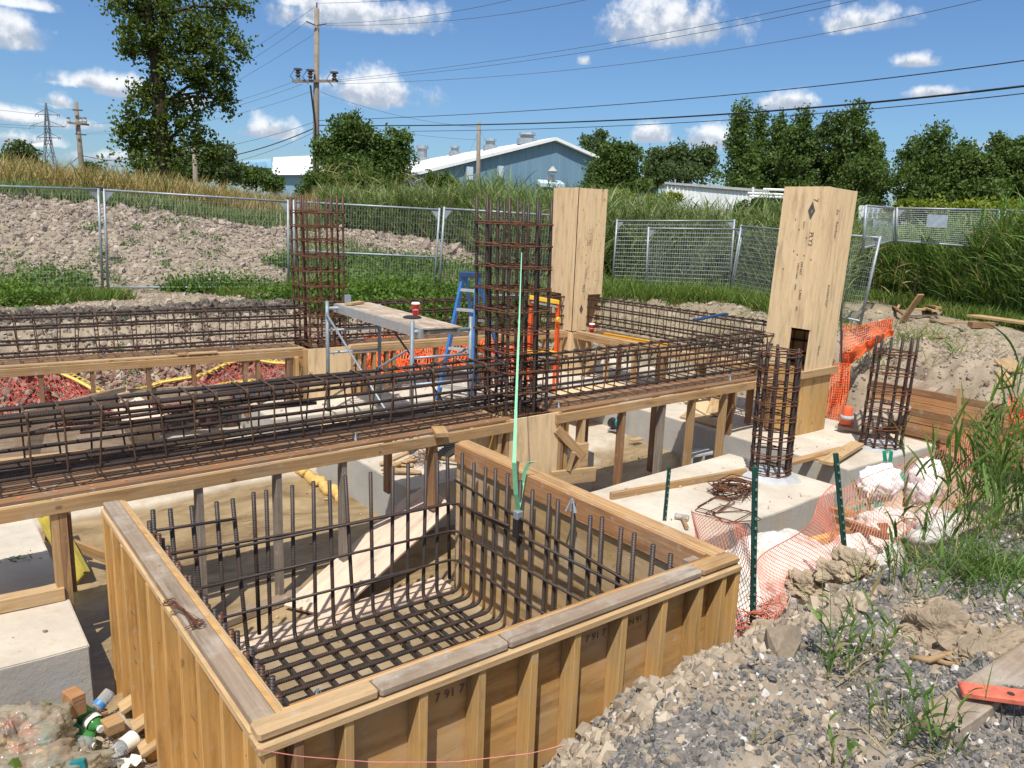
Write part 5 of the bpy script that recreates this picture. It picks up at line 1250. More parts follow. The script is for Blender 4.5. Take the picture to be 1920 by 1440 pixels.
for (a, b) in (((1402, 362), (1490, 366)), ((1405, 368), (1490, 371)), ((1412, 351), (1412, 372)), ((1508, 350), (1508, 372)), ((1431, 355), (1490, 357))):
    mb = MB(); mb.tube([at(a[0], a[1], 24.8), at(b[0], b[1], 24.8)], .035, 6); mb.build('rack_bar', MAT['white'], TK)
WS = thing('white_shed', 'white ribbed shed side showing between the tilted column and the distant fence', 'shed')
vq('wall', [(1610, 410, 28), (1665, 410, 28), (1665, 387, 28), (1610, 385, 28)], 'container_white', WS, 2)
for k in range(5): vq('window', [(1622+9*k, 402, 27.9), (1627+9*k, 402, 27.9), (1627+9*k, 391, 27.9), (1622+9*k, 391, 27.9)], 'sign_grey', WS, .05)
WS2 = thing('white_shed', 'white ribbed panel shed cut by the right edge of the frame', 'shed')
vq('wall', [(1904, 436, 20), (2000, 440, 20), (2000, 396, 20), (1906, 394, 20)], 'container_white', WS2, 2)
for k in range(6): vq('rib', [(1908+8*k, 434, 19.95), (1910+8*k, 434, 19.95), (1910+8*k, 396, 19.95), (1908+8*k, 396, 19.95)], 'white', WS2, .05)
# ------------------------------------------------------------------ poles, tower, overhead lines
def pole(name, label, px, yt, pb, yb, dist, r, arms=()):
    t_ = at(px, yt, dist); b_ = at(pb, yb, dist); dv = (t_-b_).normalized(); b_ = b_-dv*3
    root = thing(name, label, 'pole', tuple(b_), 0, None); O = b_
    mb = MB(); mb.tube([Vector((0, 0, 0)), (t_-O)*.5, t_-O], [r, r*.85, r*.65], 10); mb.build('shaft', MAT['pole_wood'], root, smooth=True)
    return root, O
def onp(O, px, py, d): return at(px, py, d)-O
up_, O = pole('utility_pole', 'tall wooden utility pole with a crossarm and three insulator switches', 594, 16, 592, 345, 44, .19)
mb = MB(); mb.bar(onp(O, 548, 152, 43.6), onp(O, 634, 152, 44.0), .10, .13); xarm = mb.build('crossarm', MAT['pole_wood'], up_)
mb = MB(); mb.bar(onp(O, 574, 40, 43.8), onp(O, 592, 48, 43.8), .06, .06); mb.bar(onp(O, 594, 48, 43.8), onp(O, 612, 45, 43.8), .06, .06); mb.build('bracket', MAT['insulator'], up_)
mb = MB(); mb.tube([onp(O, 594, 16, 44), onp(O, 594, 5, 44)], .035, 6); mb.build('top_pin', MAT['insulator'], up_)
for (x, y) in ((559, 138), (582, 140), (627, 144)):
    mb = MB(); c = onp(O, x, y+10, 43.7); mb.lathe(c, [(.12, 0), (.07, .08), (.15, .16), (.07, .24), (.15, .3), (.08, .38), (.2, .42), (.2, .5)], 8); mb.bar(c+Vector((-.22, 0, .46)), c+Vector((.22, 0, .46)), .06, .06); mb.tube([c+Vector((-.2, 0, .4)), c+Vector((-.42, 0, .1)), c+Vector((-.1, 0, -.22))], .022, 5); mb.build('insulator_switch', MAT['insulator'], xarm)
mb = MB(); mb.tube([onp(O, 582, 160, 43.7), onp(O, 591, 235, 43.8), onp(O, 590, 340, 43.8)], .045, 6); mb.build('down_cable', MAT['cable'], up_)
p2_, O = pole('utility_pole', 'leaning wooden pole beside the lattice tower', 142, 191, 155, 335, 78, .26)
mb = MB(); mb.bar(onp(O, 128, 230, 77.6), onp(O, 167, 234, 77.8), .16, .16); mb.build('crossarm', MAT['pole_wood'], p2_)
mb = MB(); mb.bar(onp(O, 136, 206, 77.6), onp(O, 155, 207, 77.6), .1, .1); mb.bar(onp(O, 141, 251, 77.6), onp(O, 162, 253, 77.6), .1, .1); mb.build('bracket', MAT['insulator'], p2_)
for x in (129, 152, 160): mb = MB(); mb.lathe(onp(O, x, 232, 77.6), [(.1, 0), (.16, .2), (.08, .35), (.16, .5)], 6); mb.build('insulator', MAT['block_grey'], p2_)
pole('utility_pole', 'thin distant pole at the far left edge', 16, 262, 20, 338, 92, .16)
pole('utility_pole', 'pale wooden pole seen behind the right branches of the shade tree', 364, 272, 367, 345, 52, .18)
pole('utility_pole', 'plain short wooden pole in front of the warehouse gable', 898, 230, 896, 352, 50, .17)
pole('utility_pole', 'short grey stub pole left of the lattice tower', 73, 296, 75, 330, 150, .2)
TW = thing('lattice_tower', 'steel lattice transmission tower with three crossarms on the horizon', 'tower')
D_ = 230
def tw(px, py, dd=0): return at(px, py, D_+dd)
lv = [(193, 1.0), (213, 3.0), (235, 5.2), (257, 6.2), (281, 9), (304, 14), (331, 19)]
cx = lambda y: 86+(y-193)/138*8
mb = MB(); prev = None
for (y, w_) in lv:
    q = [tw(cx(y)-w_, y, -w_*.12), tw(cx(y)+w_, y, -w_*.12), tw(cx(y)+w_*.55, y, w_*.12), tw(cx(y)-w_*.55, y, w_*.12)]
    if prev:
        for i in range(4):
            j = (i+1) % 4
            for a, b in ((prev[i], q[i]), (prev[i], q[j]), (prev[j], q[i]), (q[i], q[j])): mb.tube([a, b], .13 if a is prev[i] and b is q[i] else .07, 4, cap=False)
            mids = ipt(prev[i], q[i], .5), ipt(prev[j], q[j], .5); mb.tube(list(mids), .06, 4, cap=False)
    prev = q
mb.build('lattice_frame', MAT['steel_tower'], TW)
for (y, a, b) in ((213, 66, 112), (235, 57, 122), (256, 69, 114)):
    mb = MB(); c = cx(y); mb.tube([tw(a, y+1), tw(b, y+3)], .12, 4); mb.tube([tw(a, y+1), tw(c, y-9)], .09, 4); mb.tube([tw(b, y+3), tw(c, y-9)], .09, 4)
    for x in (a, a+6, b-4, b): mb.tube([tw(x, y+1), tw(x, y+7)], .07, 4)
    mb.build('crossarm', MAT['steel_tower'], TW)
def wire(label, pts, r=.012, material='cable_grey', n=26):
    # pts: (px, py, dist); a smooth curve through them
    P_ = []
    k = len(pts)
    for i in range(n+1):
        u = i/n*(pts[-1][0]-pts[0][0])+pts[0][0]
        if k == 2:
            f = (u-pts[0][0])/(pts[1][0]-pts[0][0]); py = pts[0][1]+(pts[1][1]-pts[0][1])*f
        else:
            py = 0
            for a in range(k):
                L_ = 1.
                for b in range(k):
                    if b != a: L_ *= (u-pts[b][0])/(pts[a][0]-pts[b][0])
                py += L_*pts[a][1]
        f = i/n; inv = 1/pts[0][2]+(1/pts[-1][2]-1/pts[0][2])*f
        P_.append(at(u, py, 1/inv))
    mb = MB(); mb.tube(P_, r*(.72 if material == 'cable_grey' else .9), 5); return tag(mb.build('overhead_wire', MAT[material], smooth=True), label, 'wire', 'overhead wires')
wire('highest wire leaving the pole top to the upper right', [(594, 6, 44), (700, 3, 38), (800, -3, 34)])
wire('upper right wire from the small bracket to the top edge near the first cloud', [(612, 44, 44), (780, 32, 36), (965, -2, 29)])
wire('second upper right wire from the small bracket crossing the top edge farther right', [(612, 47, 44), (860, 37, 36), (1105, -2, 27)])
wire('long rising wire to the top right, upper of the close pair', [(634, 150, 44), (1000, 103, 33), (1570, -3, 22)], .0115)
wire('long rising wire to the top right, lower of the close pair', [(634, 153, 44), (1000, 112, 33), (1620, -3, 22)], .0115)
wire('lowest of the three wires rising from the crossarm to the top right', [(634, 157, 44), (1100, 128, 33), (1850, -3, 22)], .0115)
wire('single dark wire crossing above the warehouse and the poplars', [(597, 226, 44), (1280, 186, 28), (1930, 112, 20)], .014, 'cable')
wire('thickest black cable spanning the whole right side', [(597, 235, 44), (1280, 219, 28), (1930, 160, 20)], .027, 'cable')
wire('thin slack cable just below the thickest one', [(600, 246, 44), (1280, 230, 28), (1930, 174, 20)], .012, 'cable')
wire('short cable joining the two poles above the broad leafy tree', [(600, 172, 44), (700, 205, 46), (897, 238, 50)])
wire('low cable running left to right into the plain pole', [(700, 240, 46), (800, 255, 47), (897, 262, 50)])
wire('faint guy line leaning right of the plain pole', [(898, 240, 50), (925, 290, 48)], .01)
wire('faint guy line leaning left of the plain pole', [(896, 248, 50), (872, 305, 48)], .01)
wire('far line passing behind the poplars', [(1340, 291, 95), (1930, 278, 90)], .02)
wire('top left wire from the pole top into the shade tree', [(594, 10, 44), (480, 88, 48), (300, 190, 60)])
wire('second left wire from the bracket into the shade tree', [(574, 42, 44), (478, 108, 48), (300, 205, 60)])
wire('third left wire from the pole shaft into the shade tree', [(592, 62, 44), (440, 155, 50), (300, 232, 60)])
wire('left wire from the crossarm tip sloping gently down', [(549, 154, 44), (440, 190, 50), (170, 232, 76)])
wire('second left wire from the crossarm sloping gently down', [(566, 158, 44), (440, 200, 50), (160, 250, 76)])
wire('lowest left wire from the crossarm with a small bird on it', [(588, 170, 44), (410, 222, 52), (160, 252, 76)])
wire('upper of the three low left cables from the pole', [(592, 228, 44), (430, 273, 52), (160, 300, 76)], .016)
wire('thick black low left cable from the pole', [(592, 239, 44), (440, 291, 52), (155, 292, 78)], .03, 'cable')
wire('lowest thin left cable from the pole', [(590, 247, 44), (440, 303, 52), (157, 298, 78)], .016)
wire('cable sagging from the leaning pole to the tower foot', [(148, 294, 78), (112, 318, 110), (60, 326, 160)], .03, 'cable')
wire('upper tower line at the left edge', [(66, 214, 230), (-20, 204, 200)], .05)
wire('middle tower line at the left edge', [(57, 236, 230), (-20, 232, 200)], .05)
wire('lower tower line at the left edge', [(57, 241, 230), (-20, 236, 200)], .05)
wire('line from the tower top arm to the leaning pole', [(90, 197, 230), (142, 208, 120)], .03)
wire('line from the tower middle arm to the leaning pole', [(122, 238, 230), (128, 229, 110)], .03)

v = Veg(); px = rs.uniform(1580, 1990, 900); d = np.interp(px, [1575, 1750, 1990], [19.8, 19.4, 17.1])+rs.rand(900)*6
P = ground_pts(px, d); v.reeds(P, rs.uniform(.8, 1.9, 900), lw=.02, leaves=4, stemw=.009, ll=(.2, .5), segs=3, upr=(.3, 2.)); tag(v.build('dead_reeds', 'reed_tan'), 'dry tan stalks mixed through the right reed bank', None, None, 'stuff')
v = Veg(); px, d = field(900, 600, 1600, None, 26); P = ground_pts(px, d)
v.reeds(P, rs.uniform(.9, 2.1, 900), lw=.02, leaves=4, stemw=.009, ll=(.2, .5), segs=3, upr=(.3, 2.)); tag(v.build('dead_reeds', 'reed_tan'), 'dry tan stalks mixed through the centre reed bed', None, None, 'stuff')
# ------------------------------------------------------------------ loose lumber
def plank(label, a, b, w_, h_, material, name='plank', cat='plank', group=None, roll=0., up=(0, 0, 1)):
    a = Vector(a); b = Vector(b); c = (a+b)/2
    mb = MB(); mb.bar(a-c, b-c, w_, h_, up=up, roll=roll); o = mb.build(name, MAT[material], None, bevel=.003, loc=tuple(c)); return tag(o, label, cat, group)
def GP(x, y, z, dz=0.): q = G(x, y, z); return Vector((q.x, q.y, z+dz))
plank('grey muddy sill board lying behind the square form on the pit floor', GP(388, 1178, -1.2), GP(598, 1098, -1.2), .10, .05, 'lumber_grey')
# plywood ramp with its high end on the footing, and a pale strip along the form
q = [Vector((1.98, 5.15, -1.20)), Vector((2.20, 4.80, -1.20)), Vector((3.52, 5.28, -.80)), Vector((3.66, 5.98, -.80))]
mb = MB(); n_ = (q[1]-q[0]).cross(q[2]-q[0]).normalized()*.018
mb.hexa([q[0], q[1], q[2], q[3], q[0]+n_, q[1]+n_, q[2]+n_, q[3]+n_], 1); tag(mb.build('plywood_ramp', MAT['ply_pink']), 'pinkish plywood sheet sloping up from the floor to the footing behind the mat', 'plywood sheet')
mb = MB(); mb.hexa([(.90, 4.68, -1.195), (3.15, 4.68, -1.195), (3.15, 4.93, -1.195), (.90, 4.86, -1.195), (.90, 4.68, -1.177), (3.15, 4.68, -1.177), (3.15, 4.93, -1.177), (.90, 4.86, -1.177)], 0)
tag(mb.build('plywood_strip', MAT['ply_pink']), 'long pinkish plywood strip on the floor along the open back of the form', 'plywood sheet')
for (x, y, s, lab) in ((2.55, 3.55, .20, 'pale scrap tile under the mat bars, nearer the right wall'), (2.82, 3.8, .26, 'bright pale scrap under the right end of the mat'), (1.85, 3.62, .16, 'small pale scrap under the left of the mat')):
    mb = MB(); mb.box((x, y, -1.186), (s, s*1.3, .012), rz=.3); tag(mb.build('scrap_board', MAT['paper']), lab, 'scrap')
plank('short timber block sitting on the edge of the front beam form', (3.36, 5.22, -.118), (3.44, 5.42, -.118), .11, .04, 'lumber', 'timber_block', 'block')
plank('thin offcut lying on the straw coloured rear rail, longer one', (2.62, 9.66, -.105), (2.95, 9.63, -.105), .07, .02, 'lumber_pale')
plank('stubby offcut beside the longer one on the rear rail', (2.50, 9.66, -.105), (2.60, 9.66, -.105), .05, .025, 'lumber')
plank('two by four laid along the near footing behind the wire loops', GP(1145, 932, -.78), GP(1398, 886, -.78), .042, .085, 'lumber')
plank('sawn plank bridging the two right footings, thinner one', GP(1478, 868, -.775), GP(1580, 842, -.775), .09, .04, 'lumber')
plank('sawn plank bridging the two right footings, wider one resting on top', GP(1548, 868, -.73), GP(1608, 832, -.745), .14, .04, 'lumber_pale')
plank('split offcut under the wider bridging plank', GP(1530, 862, -.79), GP(1570, 848, -.79), .09, .03, 'lumber')
# left footing sill, posts, yellow level leaning there
plank('pale timber sill across the near end of the left footing', (-.6, 5.36, -.755), (.62, 5.28, -.755), .09, .085, 'lumber_pale')
tag(thing('post_pair', 'pair of brown posts nailed together on the left footing under the front beam', 'post', (.60, 5.30, -.80)))
pp = bpy.data.objects['post_pair']
for dx, z_ in ((0, 0), (.045, -.42)):
    mb = MB(); mb.box((dx, 0, (.575+z_)/2), (.040, .088, .575-z_), grain=2); mb.build('upright', MAT['lumber'], pp, bevel=.002)
plank('thin diagonal brace behind the left wall of the form', (.72, 6.9, -.98), (1.35, 6.1, -1.18), .03, .09, 'lumber')
def level(label, a, b, w_, h_, material, roll=0.):
    a = Vector(a); b = Vector(b); root = thing('spirit_level', label, 'spirit level', tuple(a)); d = b-a
    mb = MB(); mb.bar(Vector(), d, w_*.35, h_, roll=roll); web_ = mb.build('web', MAT[material], root)
    for s in (-1, 1):
        dn = d.normalized(); sx = dn.cross(Vector((0, 0, 1))).normalized(); u = sx.cross(dn)
        if roll: sx, u = sx*math.cos(roll)+u*math.sin(roll), u*math.cos(roll)-sx*math.sin(roll)
        mb = MB(); mb.bar(u*s*h_/2, d+u*s*h_/2, w_, h_*.14, roll=roll); mb.build('flange', MAT[material], root, bevel=.001)
    return web_, d, sx, u
lv_, d, sx, u = level('long yellow box level leaning beside the left footing, stickers on it', G(58, 905, -.62), G(152, 1084, -1.17), .055, .13, 'yellow_level', .5)
for f in (.30, .62):
    mb = MB(); mb.box(d*f-sx*.0+Vector((0, 0, 0)), (.08, .06, .06), R=None); mb.build('vial', MAT['blue_dark'], lv_)
level('yellow edged level lying on the right hand form beside a red cup', (8.53, 8.72, -.095), (8.62, 7.45, -.095), .05, .03, 'yellow')
# ------------------------------------------------------------------ sheets and offcuts on the far footings
def sheet(label, pts, th, material, name='plywood_sheet', cat='plywood sheet', grain=1):
    P_ = [Vector(p) for p in pts]; mb = MB(); mb.hexa(P_+[p+Vector((0, 0, th)) for p in P_], grain); return tag(mb.build(name, MAT[material]), label, cat)
sheet('large pale plywood sheet on the rear footing below the upright column', [GP(1010, 735, -.79), GP(1140, 716, -.79), GP(1260, 735, -.79), GP(1090, 757, -.79)], .018, 'ply_fresh')
sheet('pale plywood sheet on the long right footing seen between the thin posts', [GP(1278, 752, -.79), GP(1320, 740, -.79), GP(1375, 770, -.79), GP(1330, 783, -.79)], .018, 'ply_fresh')
sheet('pale plywood offcut on the long right footing, nearer one', [GP(1275, 783, -.79), GP(1290, 772, -.79), GP(1362, 795, -.79), GP(1345, 802, -.79)], .018, 'lumber_pale', 'plywood_offcut')
for k, (a, b, lab) in enumerate((((1343, 738), (1330, 775), 'upper of three narrow boards leaning beside the thin posts'), ((1352, 738), (1338, 778), 'middle of three narrow boards leaning beside the thin posts'), ((1362, 738), (1348, 780), 'lowest of three narrow boards leaning beside the thin posts'))):
    plank(lab, GP(a[0], a[1], -.70), GP(b[0], b[1], -.77), .09, .02, 'lumber_pale', 'board', 'board')
for k, (a, b, w_, mt_, lab) in enumerate((((733, 862), (765, 848), .06, 'lumber_pale', 'uppermost pale scrap of the kindling heap on the scaffold footing'), ((712, 868), (775, 872), .06, 'lumber_pale', 'flat pale scrap of the kindling heap'), ((718, 882), (775, 858), .05, 'lumber', 'crossing brown scrap of the kindling heap'),
        ((735, 880), (790, 886), .08, 'lumber_pale', 'lowest wide scrap of the kindling heap'), ((757, 866), (778, 862), .07, 'lumber_pale', 'blocky scrap of the kindling heap'), ((828, 858), (872, 868), .05, 'lumber', 'thin strip right of the rusty wire tangle'))):
    plank(lab, GP(a[0], a[1], -.785+.012*k), GP(b[0], b[1], -.785+.012*(k % 3)), w_, .02, mt_, 'wood_scrap', 'wood scrap', 'kindling on the footing')
mb = MB()
for i in range(60):
    c = G(798+random.uniform(-22, 22), 862+random.uniform(-14, 14), -.79); a = random.uniform(0, 6)
    mb.tube([c+Vector((math.cos(a+k*.9)*random.uniform(.03, .09), math.sin(a+k*.9)*random.uniform(.03, .09), random.uniform(0, .06))) for k in range(5)], .0022, 3)
tag(mb.build('wire_tangle', MAT['tie_rust']), 'tangle of rusty tie wire on the scaffold footing', 'wire', None, 'stuff')
# black folded folding-stand on the footing
eq = thing('cable_carrier', 'black ribbed plastic carrier lying on the footing behind the front beam', 'equipment', tuple(G(830, 850, -.79)))
O = Vector(eq.location)
for k, (a, b) in enumerate((((752, 838), (800, 828)), ((795, 832), (850, 822)), ((826, 856), (880, 816)))):
    A = GP(a[0], a[1], -.75)-O; B = GP(b[0], b[1], -.74)-O; mb = MB(); mb.bar(A, B, .09, .06)
    for j in range(14):
        c = ipt(A, B, (j+.5)/14); mb.box(c+Vector((0, 0, .035)), (.015, .10, .02), rz=math.atan2((B-A).y, (B-A).x))
    mb.build('link', MAT['black_plastic'], eq)
# ------------------------------------------------------------------ scaffold with plank, cups
sf = thing('scaffold', 'grey steel scaffold frames carrying a worn plywood plank', 'scaffold', (4.0, 6.79, -.8)); O = Vector(sf.location)
PB, PC, PA, PD = Vector((3.99, 6.79, -.8)), Vector((4.66, 6.74, -.8)), Vector((4.02, 8.84, -.8)), Vector((4.70, 8.80, -.8))
def sft(name, a, b, r, m_='scaffold_steel'): mb = MB(); mb.tube([Vector(a)-O, Vector(b)-O], r, 9); return mb.build(name, MAT[m_], sf, smooth=True)
Z_ = lambda p, z: Vector((p.x, p.y, z))
posts_ = []
for p, zt_ in ((PB, .58), (PC, .60), (PA, .56), (PD, .50)): posts_.append(sft('post', Z_(p, -.79), Z_(p, zt_), .023))
for a, b in ((PB, PC), (PA, PD)):
    sft('top_rail', Z_(a, .47), Z_(b, .47), .021, 'scaffold_zinc')
    for z in (.205, -.07, -.36): sft('rung', Z_(a, z), Z_(b, z), .015, 'scaffold_zinc')
sft('cross_brace', Z_(PA, .42)+Vector((-.03, -.03, 0)), Z_(PB, -.70)+Vector((-.03, .03, 0)), .013, 'scaffold_zinc'); sft('cross_brace', Z_(PB, .28)+Vector((-.045, .03, 0)), Z_(PA, -.65)+Vector((-.045, -.03, 0)), .013)
sft('cross_brace', Z_(PD, .42), Z_(PC, -.70), .013, 'dark_metal'); sft('cross_brace', Z_(PC, .28), Z_(PD, -.65), .013)
for p, z, pi_ in ((PA, .30, 2), (PB, .28, 0), (PC, .28, 1)):
    mb = MB(); mb.tube([Z_(p, z)-O+Vector((0, 0, -.05)), Z_(p, z)-O+Vector((.03, .03, 0)), Z_(p, z)-O+Vector((0, 0, .05))], .010, 5); mb.build('lock_pin', MAT['scaffold_zinc'], posts_[pi_])
for f in (.25, .75):
    mb = MB(); c = ipt(Z_(PB, .47), Z_(PC, .47), f)-O; mb.tube([c+Vector((-.015, 0, 0)), c+Vector((.015, 0, 0))], .027, 9); mb.build('plank_hook', MAT['alu'], sf)
pk = thing('scaffold_plank', 'worn plywood deck plank with aluminium side rails on the scaffold', 'plank', (4.2, 7.8, .5)); O2 = Vector(pk.location)
mb = MB(); mb.hexa([Vector(v)-O2 for v in ((4.06, 6.70, .50), (4.50, 6.66, .50), (4.62, 8.92, .50), (4.18, 8.95, .50), (4.06, 6.70, .514), (4.50, 6.66, .514), (4.62, 8.92, .514), (4.18, 8.95, .514))], 1); mb.build('deck', MAT['plank_worn'], pk)
for (x0, x1) in ((4.05, 4.17), (4.49, 4.61)):
    mb = MB(); mb.bar(Vector((x0, 6.70, .46))-O2, Vector((x1, 8.95, .46))-O2, .03, .10); mb.build('side_rail', MAT['alu'], pk)
mb = MB(); mb.bar(Vector((4.20, 8.65, .535))-O2, Vector((4.45, 8.8, .535))-O2, .09, .025); 
tag(mb.build('wood_offcut', MAT['lumber_pale'], None, loc=tuple(O2)), 'pale offcut on the far end of the scaffold plank', 'wood scrap')
mb = MB(); mb.box((0, 0, .03), (.06, .05, .09)); mb.box((0, 0, -.03), (.08, .02, .02)); tag(mb.build('plank_clip', MAT['spacer_grey'], None, loc=(4.24, 8.74, .56)), 'small grey clip standing on the far corner of the scaffold plank', 'clip')
mb = MB(); mb.lathe((0, 0, 0), [(.10, 0), (.10, .012), (.085, .02)], 16); tag(mb.build('round_disc', MAT['black_plastic'], None, loc=(4.36, 7.42, .515)), 'thin black disc lying beside the cup on the scaffold plank', 'disc')
def cup(label, loc, lid=True, s=1.):
    root = thing('coffee_cup', label, 'cup', loc, 0, 'red paper coffee cups')
    mb = MB(); mb.lathe((0, 0, 0), [(.028*s, 0), (.040*s, .105*s), (.041*s, .107*s)], 18); cb_ = mb.build('body', MAT['cup_red'], root, smooth=True)
    mb = MB(); mb.lathe((0, 0, .105*s), [(.043*s, 0), (.043*s, .008*s), (.038*s, .012*s), (.036*s, .018*s), (.030*s, .018*s)], 18); mb.build('lid', MAT['white'], root, smooth=True)
    d = Vector((-loc[0], -loc[1], 0)).normalized(); u = Vector((-d.y, d.x, 0))
    text_part('cup_lettering', 'coffee', Vector((0, 0, .050*s))+d*.037*s-u*.026*s, u, (0, 0, 1), .020*s, 'white', cb_)
cup('red paper cup with white lid standing on the scaffold plank', (4.52, 7.62, .515), True, 1.15)
cup('red paper cup with white lid standing on the right hand beam form', (8.55, 9.02, -.115), True, 1.15)
# ------------------------------------------------------------------ ladders
def ladder(name, label, top, feetF, feetR, wt, wf, mr_, mt_, nsteps, ms, deep=.075):
    # top centre, front feet centre, rear feet centre (world); rails splay from wt to wf
    root = thing(name, label, 'ladder', tuple(feetF)); O = Vector(feetF); top = Vector(top)-O; fF = Vector((0, 0, 0)); fR = Vector(feetR)-O
    side = (fR-fF).cross(Vector((0, 0, 1))); side.z = 0; side.normalize()
    for s in (-1, 1):
        mb = MB(); mb.bar(fF+side*s*wf/2, top+side*s*wt/2, .035, deep, up=(fR-fF).normalized()); rl_ = mb.build('rail', MAT[mr_], root, bevel=.002)
        mb = MB(); mb.bar(fR+side*s*wf*.46, top+side*s*wt*.42+(fR-fF).normalized()*.05, .03, deep*.6, up=(fR-fF).normalized()); mb.build('rear_rail', MAT[mr_], root, bevel=.002)
        mb = MB(); mb.box(fF+side*s*wf/2+Vector((0, 0, .02)), (.06, .09, .05)); mb.build('foot', MAT['black_plastic'], rl_)
    for i in range(nsteps):
        f = (i+.7)/(nsteps+.4); c = ipt(fF, top, f); w_ = wf+(wt-wf)*f; mb = MB(); mb.bar(c-side*w_/2, c+side*w_/2, .08, .035, up=(0, 0, 1)); mb.build('step', MAT[ms], root, bevel=.002)
    for f in (.3, .62):
        c = ipt(fR, top, f); w_ = (wf+(wt-wf)*f)*.9; mb = MB(); mb.bar(c-side*w_/2, c+side*w_/2, .02, .03); mb.build('rear_bar', MAT['alu'], root)
    mb = MB(); mb.bar(top-side*wt*.62+Vector((0, 0, .02)), top+side*wt*.62+Vector((0, 0, .02)), .16, .07); mb.build('top_cap', MAT[mt_], root, bevel=.006)
    return root
tp = at(882, 518, 10.3)
ladder('stepladder', 'tall blue fibreglass stepladder behind the middle cage', tp, G(852, 752, -.80), G(905, 738, -.80)+Vector((.5, .45, 0)), .20, .50, 'blue_fibreglass', 'blue_dark', 6, 'alu', .085)
ol = thing('trestle', 'orange and yellow folding trestle ladder in front of the upright column', 'ladder', (6.98, 8.05, -.8)); O = Vector(ol.location)
A0, A1 = G(1037, 742, -.80), at(1046, 566, 10.75); B0, B1 = G(985, 745, -.80), at(996, 556, 10.75)
for a, b in ((A0, A1), (B0, B1)):
    mb = MB(); mb.bar(a-O, b-O, .026, .04, up=(0, 1, 0)); mb.build('rail', MAT['orange_rail'], ol, bevel=.003)
bk = Vector((.55, .55, 0))
for a, b in ((A0, A1), (B0, B1)):
    mb = MB(); mb.bar(a-O+bk, b-O+Vector((.05, .05, -.03)), .03, .04, up=(0, 1, 0)); mb.build('rear_rail', MAT['orange_rail'], ol, bevel=.003)
for f, m_ in ((.995, 'yellow'), (.46, 'yellow'), (.02, 'alu')):
    mb = MB(); mb.bar(ipt(B0, B1, f)-O-Vector((.03, 0, 0)), ipt(A0, A1, f)-O+Vector((.02, 0, 0)), .10, .05, up=(0, 0, 1)); mb.build('step', MAT[m_], ol, bevel=.003)
    mb = MB(); mb.bar(ipt(B0, B1, f-.045)-O, ipt(A0, A1, f-.045)-O, .09, .02, up=(0, 0, 1)); mb.build('step_support', MAT['alu'], ol)
mb = MB(); mb.lathe(ipt(A0, A1, .82)-O+Vector((-.02, -.05, 0)), [(.03, -.02), (.04, 0), (.03, .02)], 10, axis=(0, 1, 0)); mb.build('hinge_knob', MAT['yellow'], ol)
# ------------------------------------------------------------------ strap hanging from the middle cage to the mat
def ribbon(mb, pts, w_, wdir, th=.003):
    P_ = [Vector(p) for p in pts]; W = Vector(wdir).normalized()*w_/2
    for i in range(len(P_)-1):
        a, b = P_[i], P_[i+1]; n = (b-a).cross(W).normalized()*th
        mb.hexa([a-W, a+W, b+W, b-W, a-W+n, a+W+n, b+W+n, b-W+n], 1)
st_ = thing('ratchet_strap', 'pale green ratchet strap running from the middle cage down to the mat', 'strap', (4.3, 5.4, 1.4)); O = Vector(st_.location)
S0 = at(978, 474, 6.85); S1 = at(964, 868, 4.85); hk = Vector((3.09, 3.86, -.36))
mb = MB(); n = 14
wd = Vector((math.cos(YAW), -math.sin(YAW), 0))
pts = []
for i in range(n+1):
    f = i/n; pts.append(ipt(S0, S1, f)+Vector((0, 0, -.05*math.sin(f*math.pi))))
Pm = [p-O for p in pts]
for i in range(n):
    f = i/n; aa = .5*math.sin(f*7); ribbon(mb, [Pm[i], Pm[i+1]], .007+.018*f, wd*math.cos(aa)+Vector((-wd.y, wd.x, 0))*math.sin(aa))
mb.build('webbing', MAT['strap_green'], st_)
mb = MB(); ribbon(mb, [S1-O, ipt(S1, hk, .5)-O+Vector((0, 0, .0)), hk+Vector((0, 0, .10))-O], .030, wd)
tail = [hk+Vector((0, 0, .12)), at(980, 905, 5.0), at(985, 882, 4.99), at(992, 868, 4.98), at(1002, 866, 4.97)]
ribbon(mb, [p-O for p in tail], .026, wd); mb.build('loose_end', MAT['strap_green'], st_)
mb = MB(); c = hk-O; mb.box(c+Vector((0, 0, .07)), (.05, .05, .06)); mb.build('ratchet_buckle', MAT['scaffold_zinc'], st_, bevel=.005)
mb = MB(); mb.box(c+Vector((0, 0, -.02)), (.045, .06, .14)); mb.tube([c+Vector((.0, 0, -.05)), c+Vector((.04, 0, -.12)), c+Vector((.03, .02, -.17))], .007, 6); mb.build('ratchet_handle', MAT['black_plastic'], st_, bevel=.004)
sp1 = (3.105, 3.36, -.10)
o = spacer(sp1, 1.1, label='grey spacer cap stuck on top of a bar near the right wall', group=None, rz=.5)
for s, lab in ((3.92, 'grey spacer below the front cage, left of the footing corner'), (3.72, 'dark twin spacer beside it under the front cage')): pass
for (px, py, lab) in ((667, 824, 'grey triangular spacer standing on the front beam edge board'), (1047, 763, 'grey triangular spacer right of the strap on the front beam'), (1368, 712, 'grey triangular spacer near the near round cage'),
                      (195, 665, 'dark spacer under the rear left cage, first from the left'), (293, 663, 'dark spacer under the rear left cage, second from the left'), (437, 652, 'pair spacer under the rear left cage near the base box')):
    c = G(px, py, -.12); spacer(tuple(c), .85, label=lab)
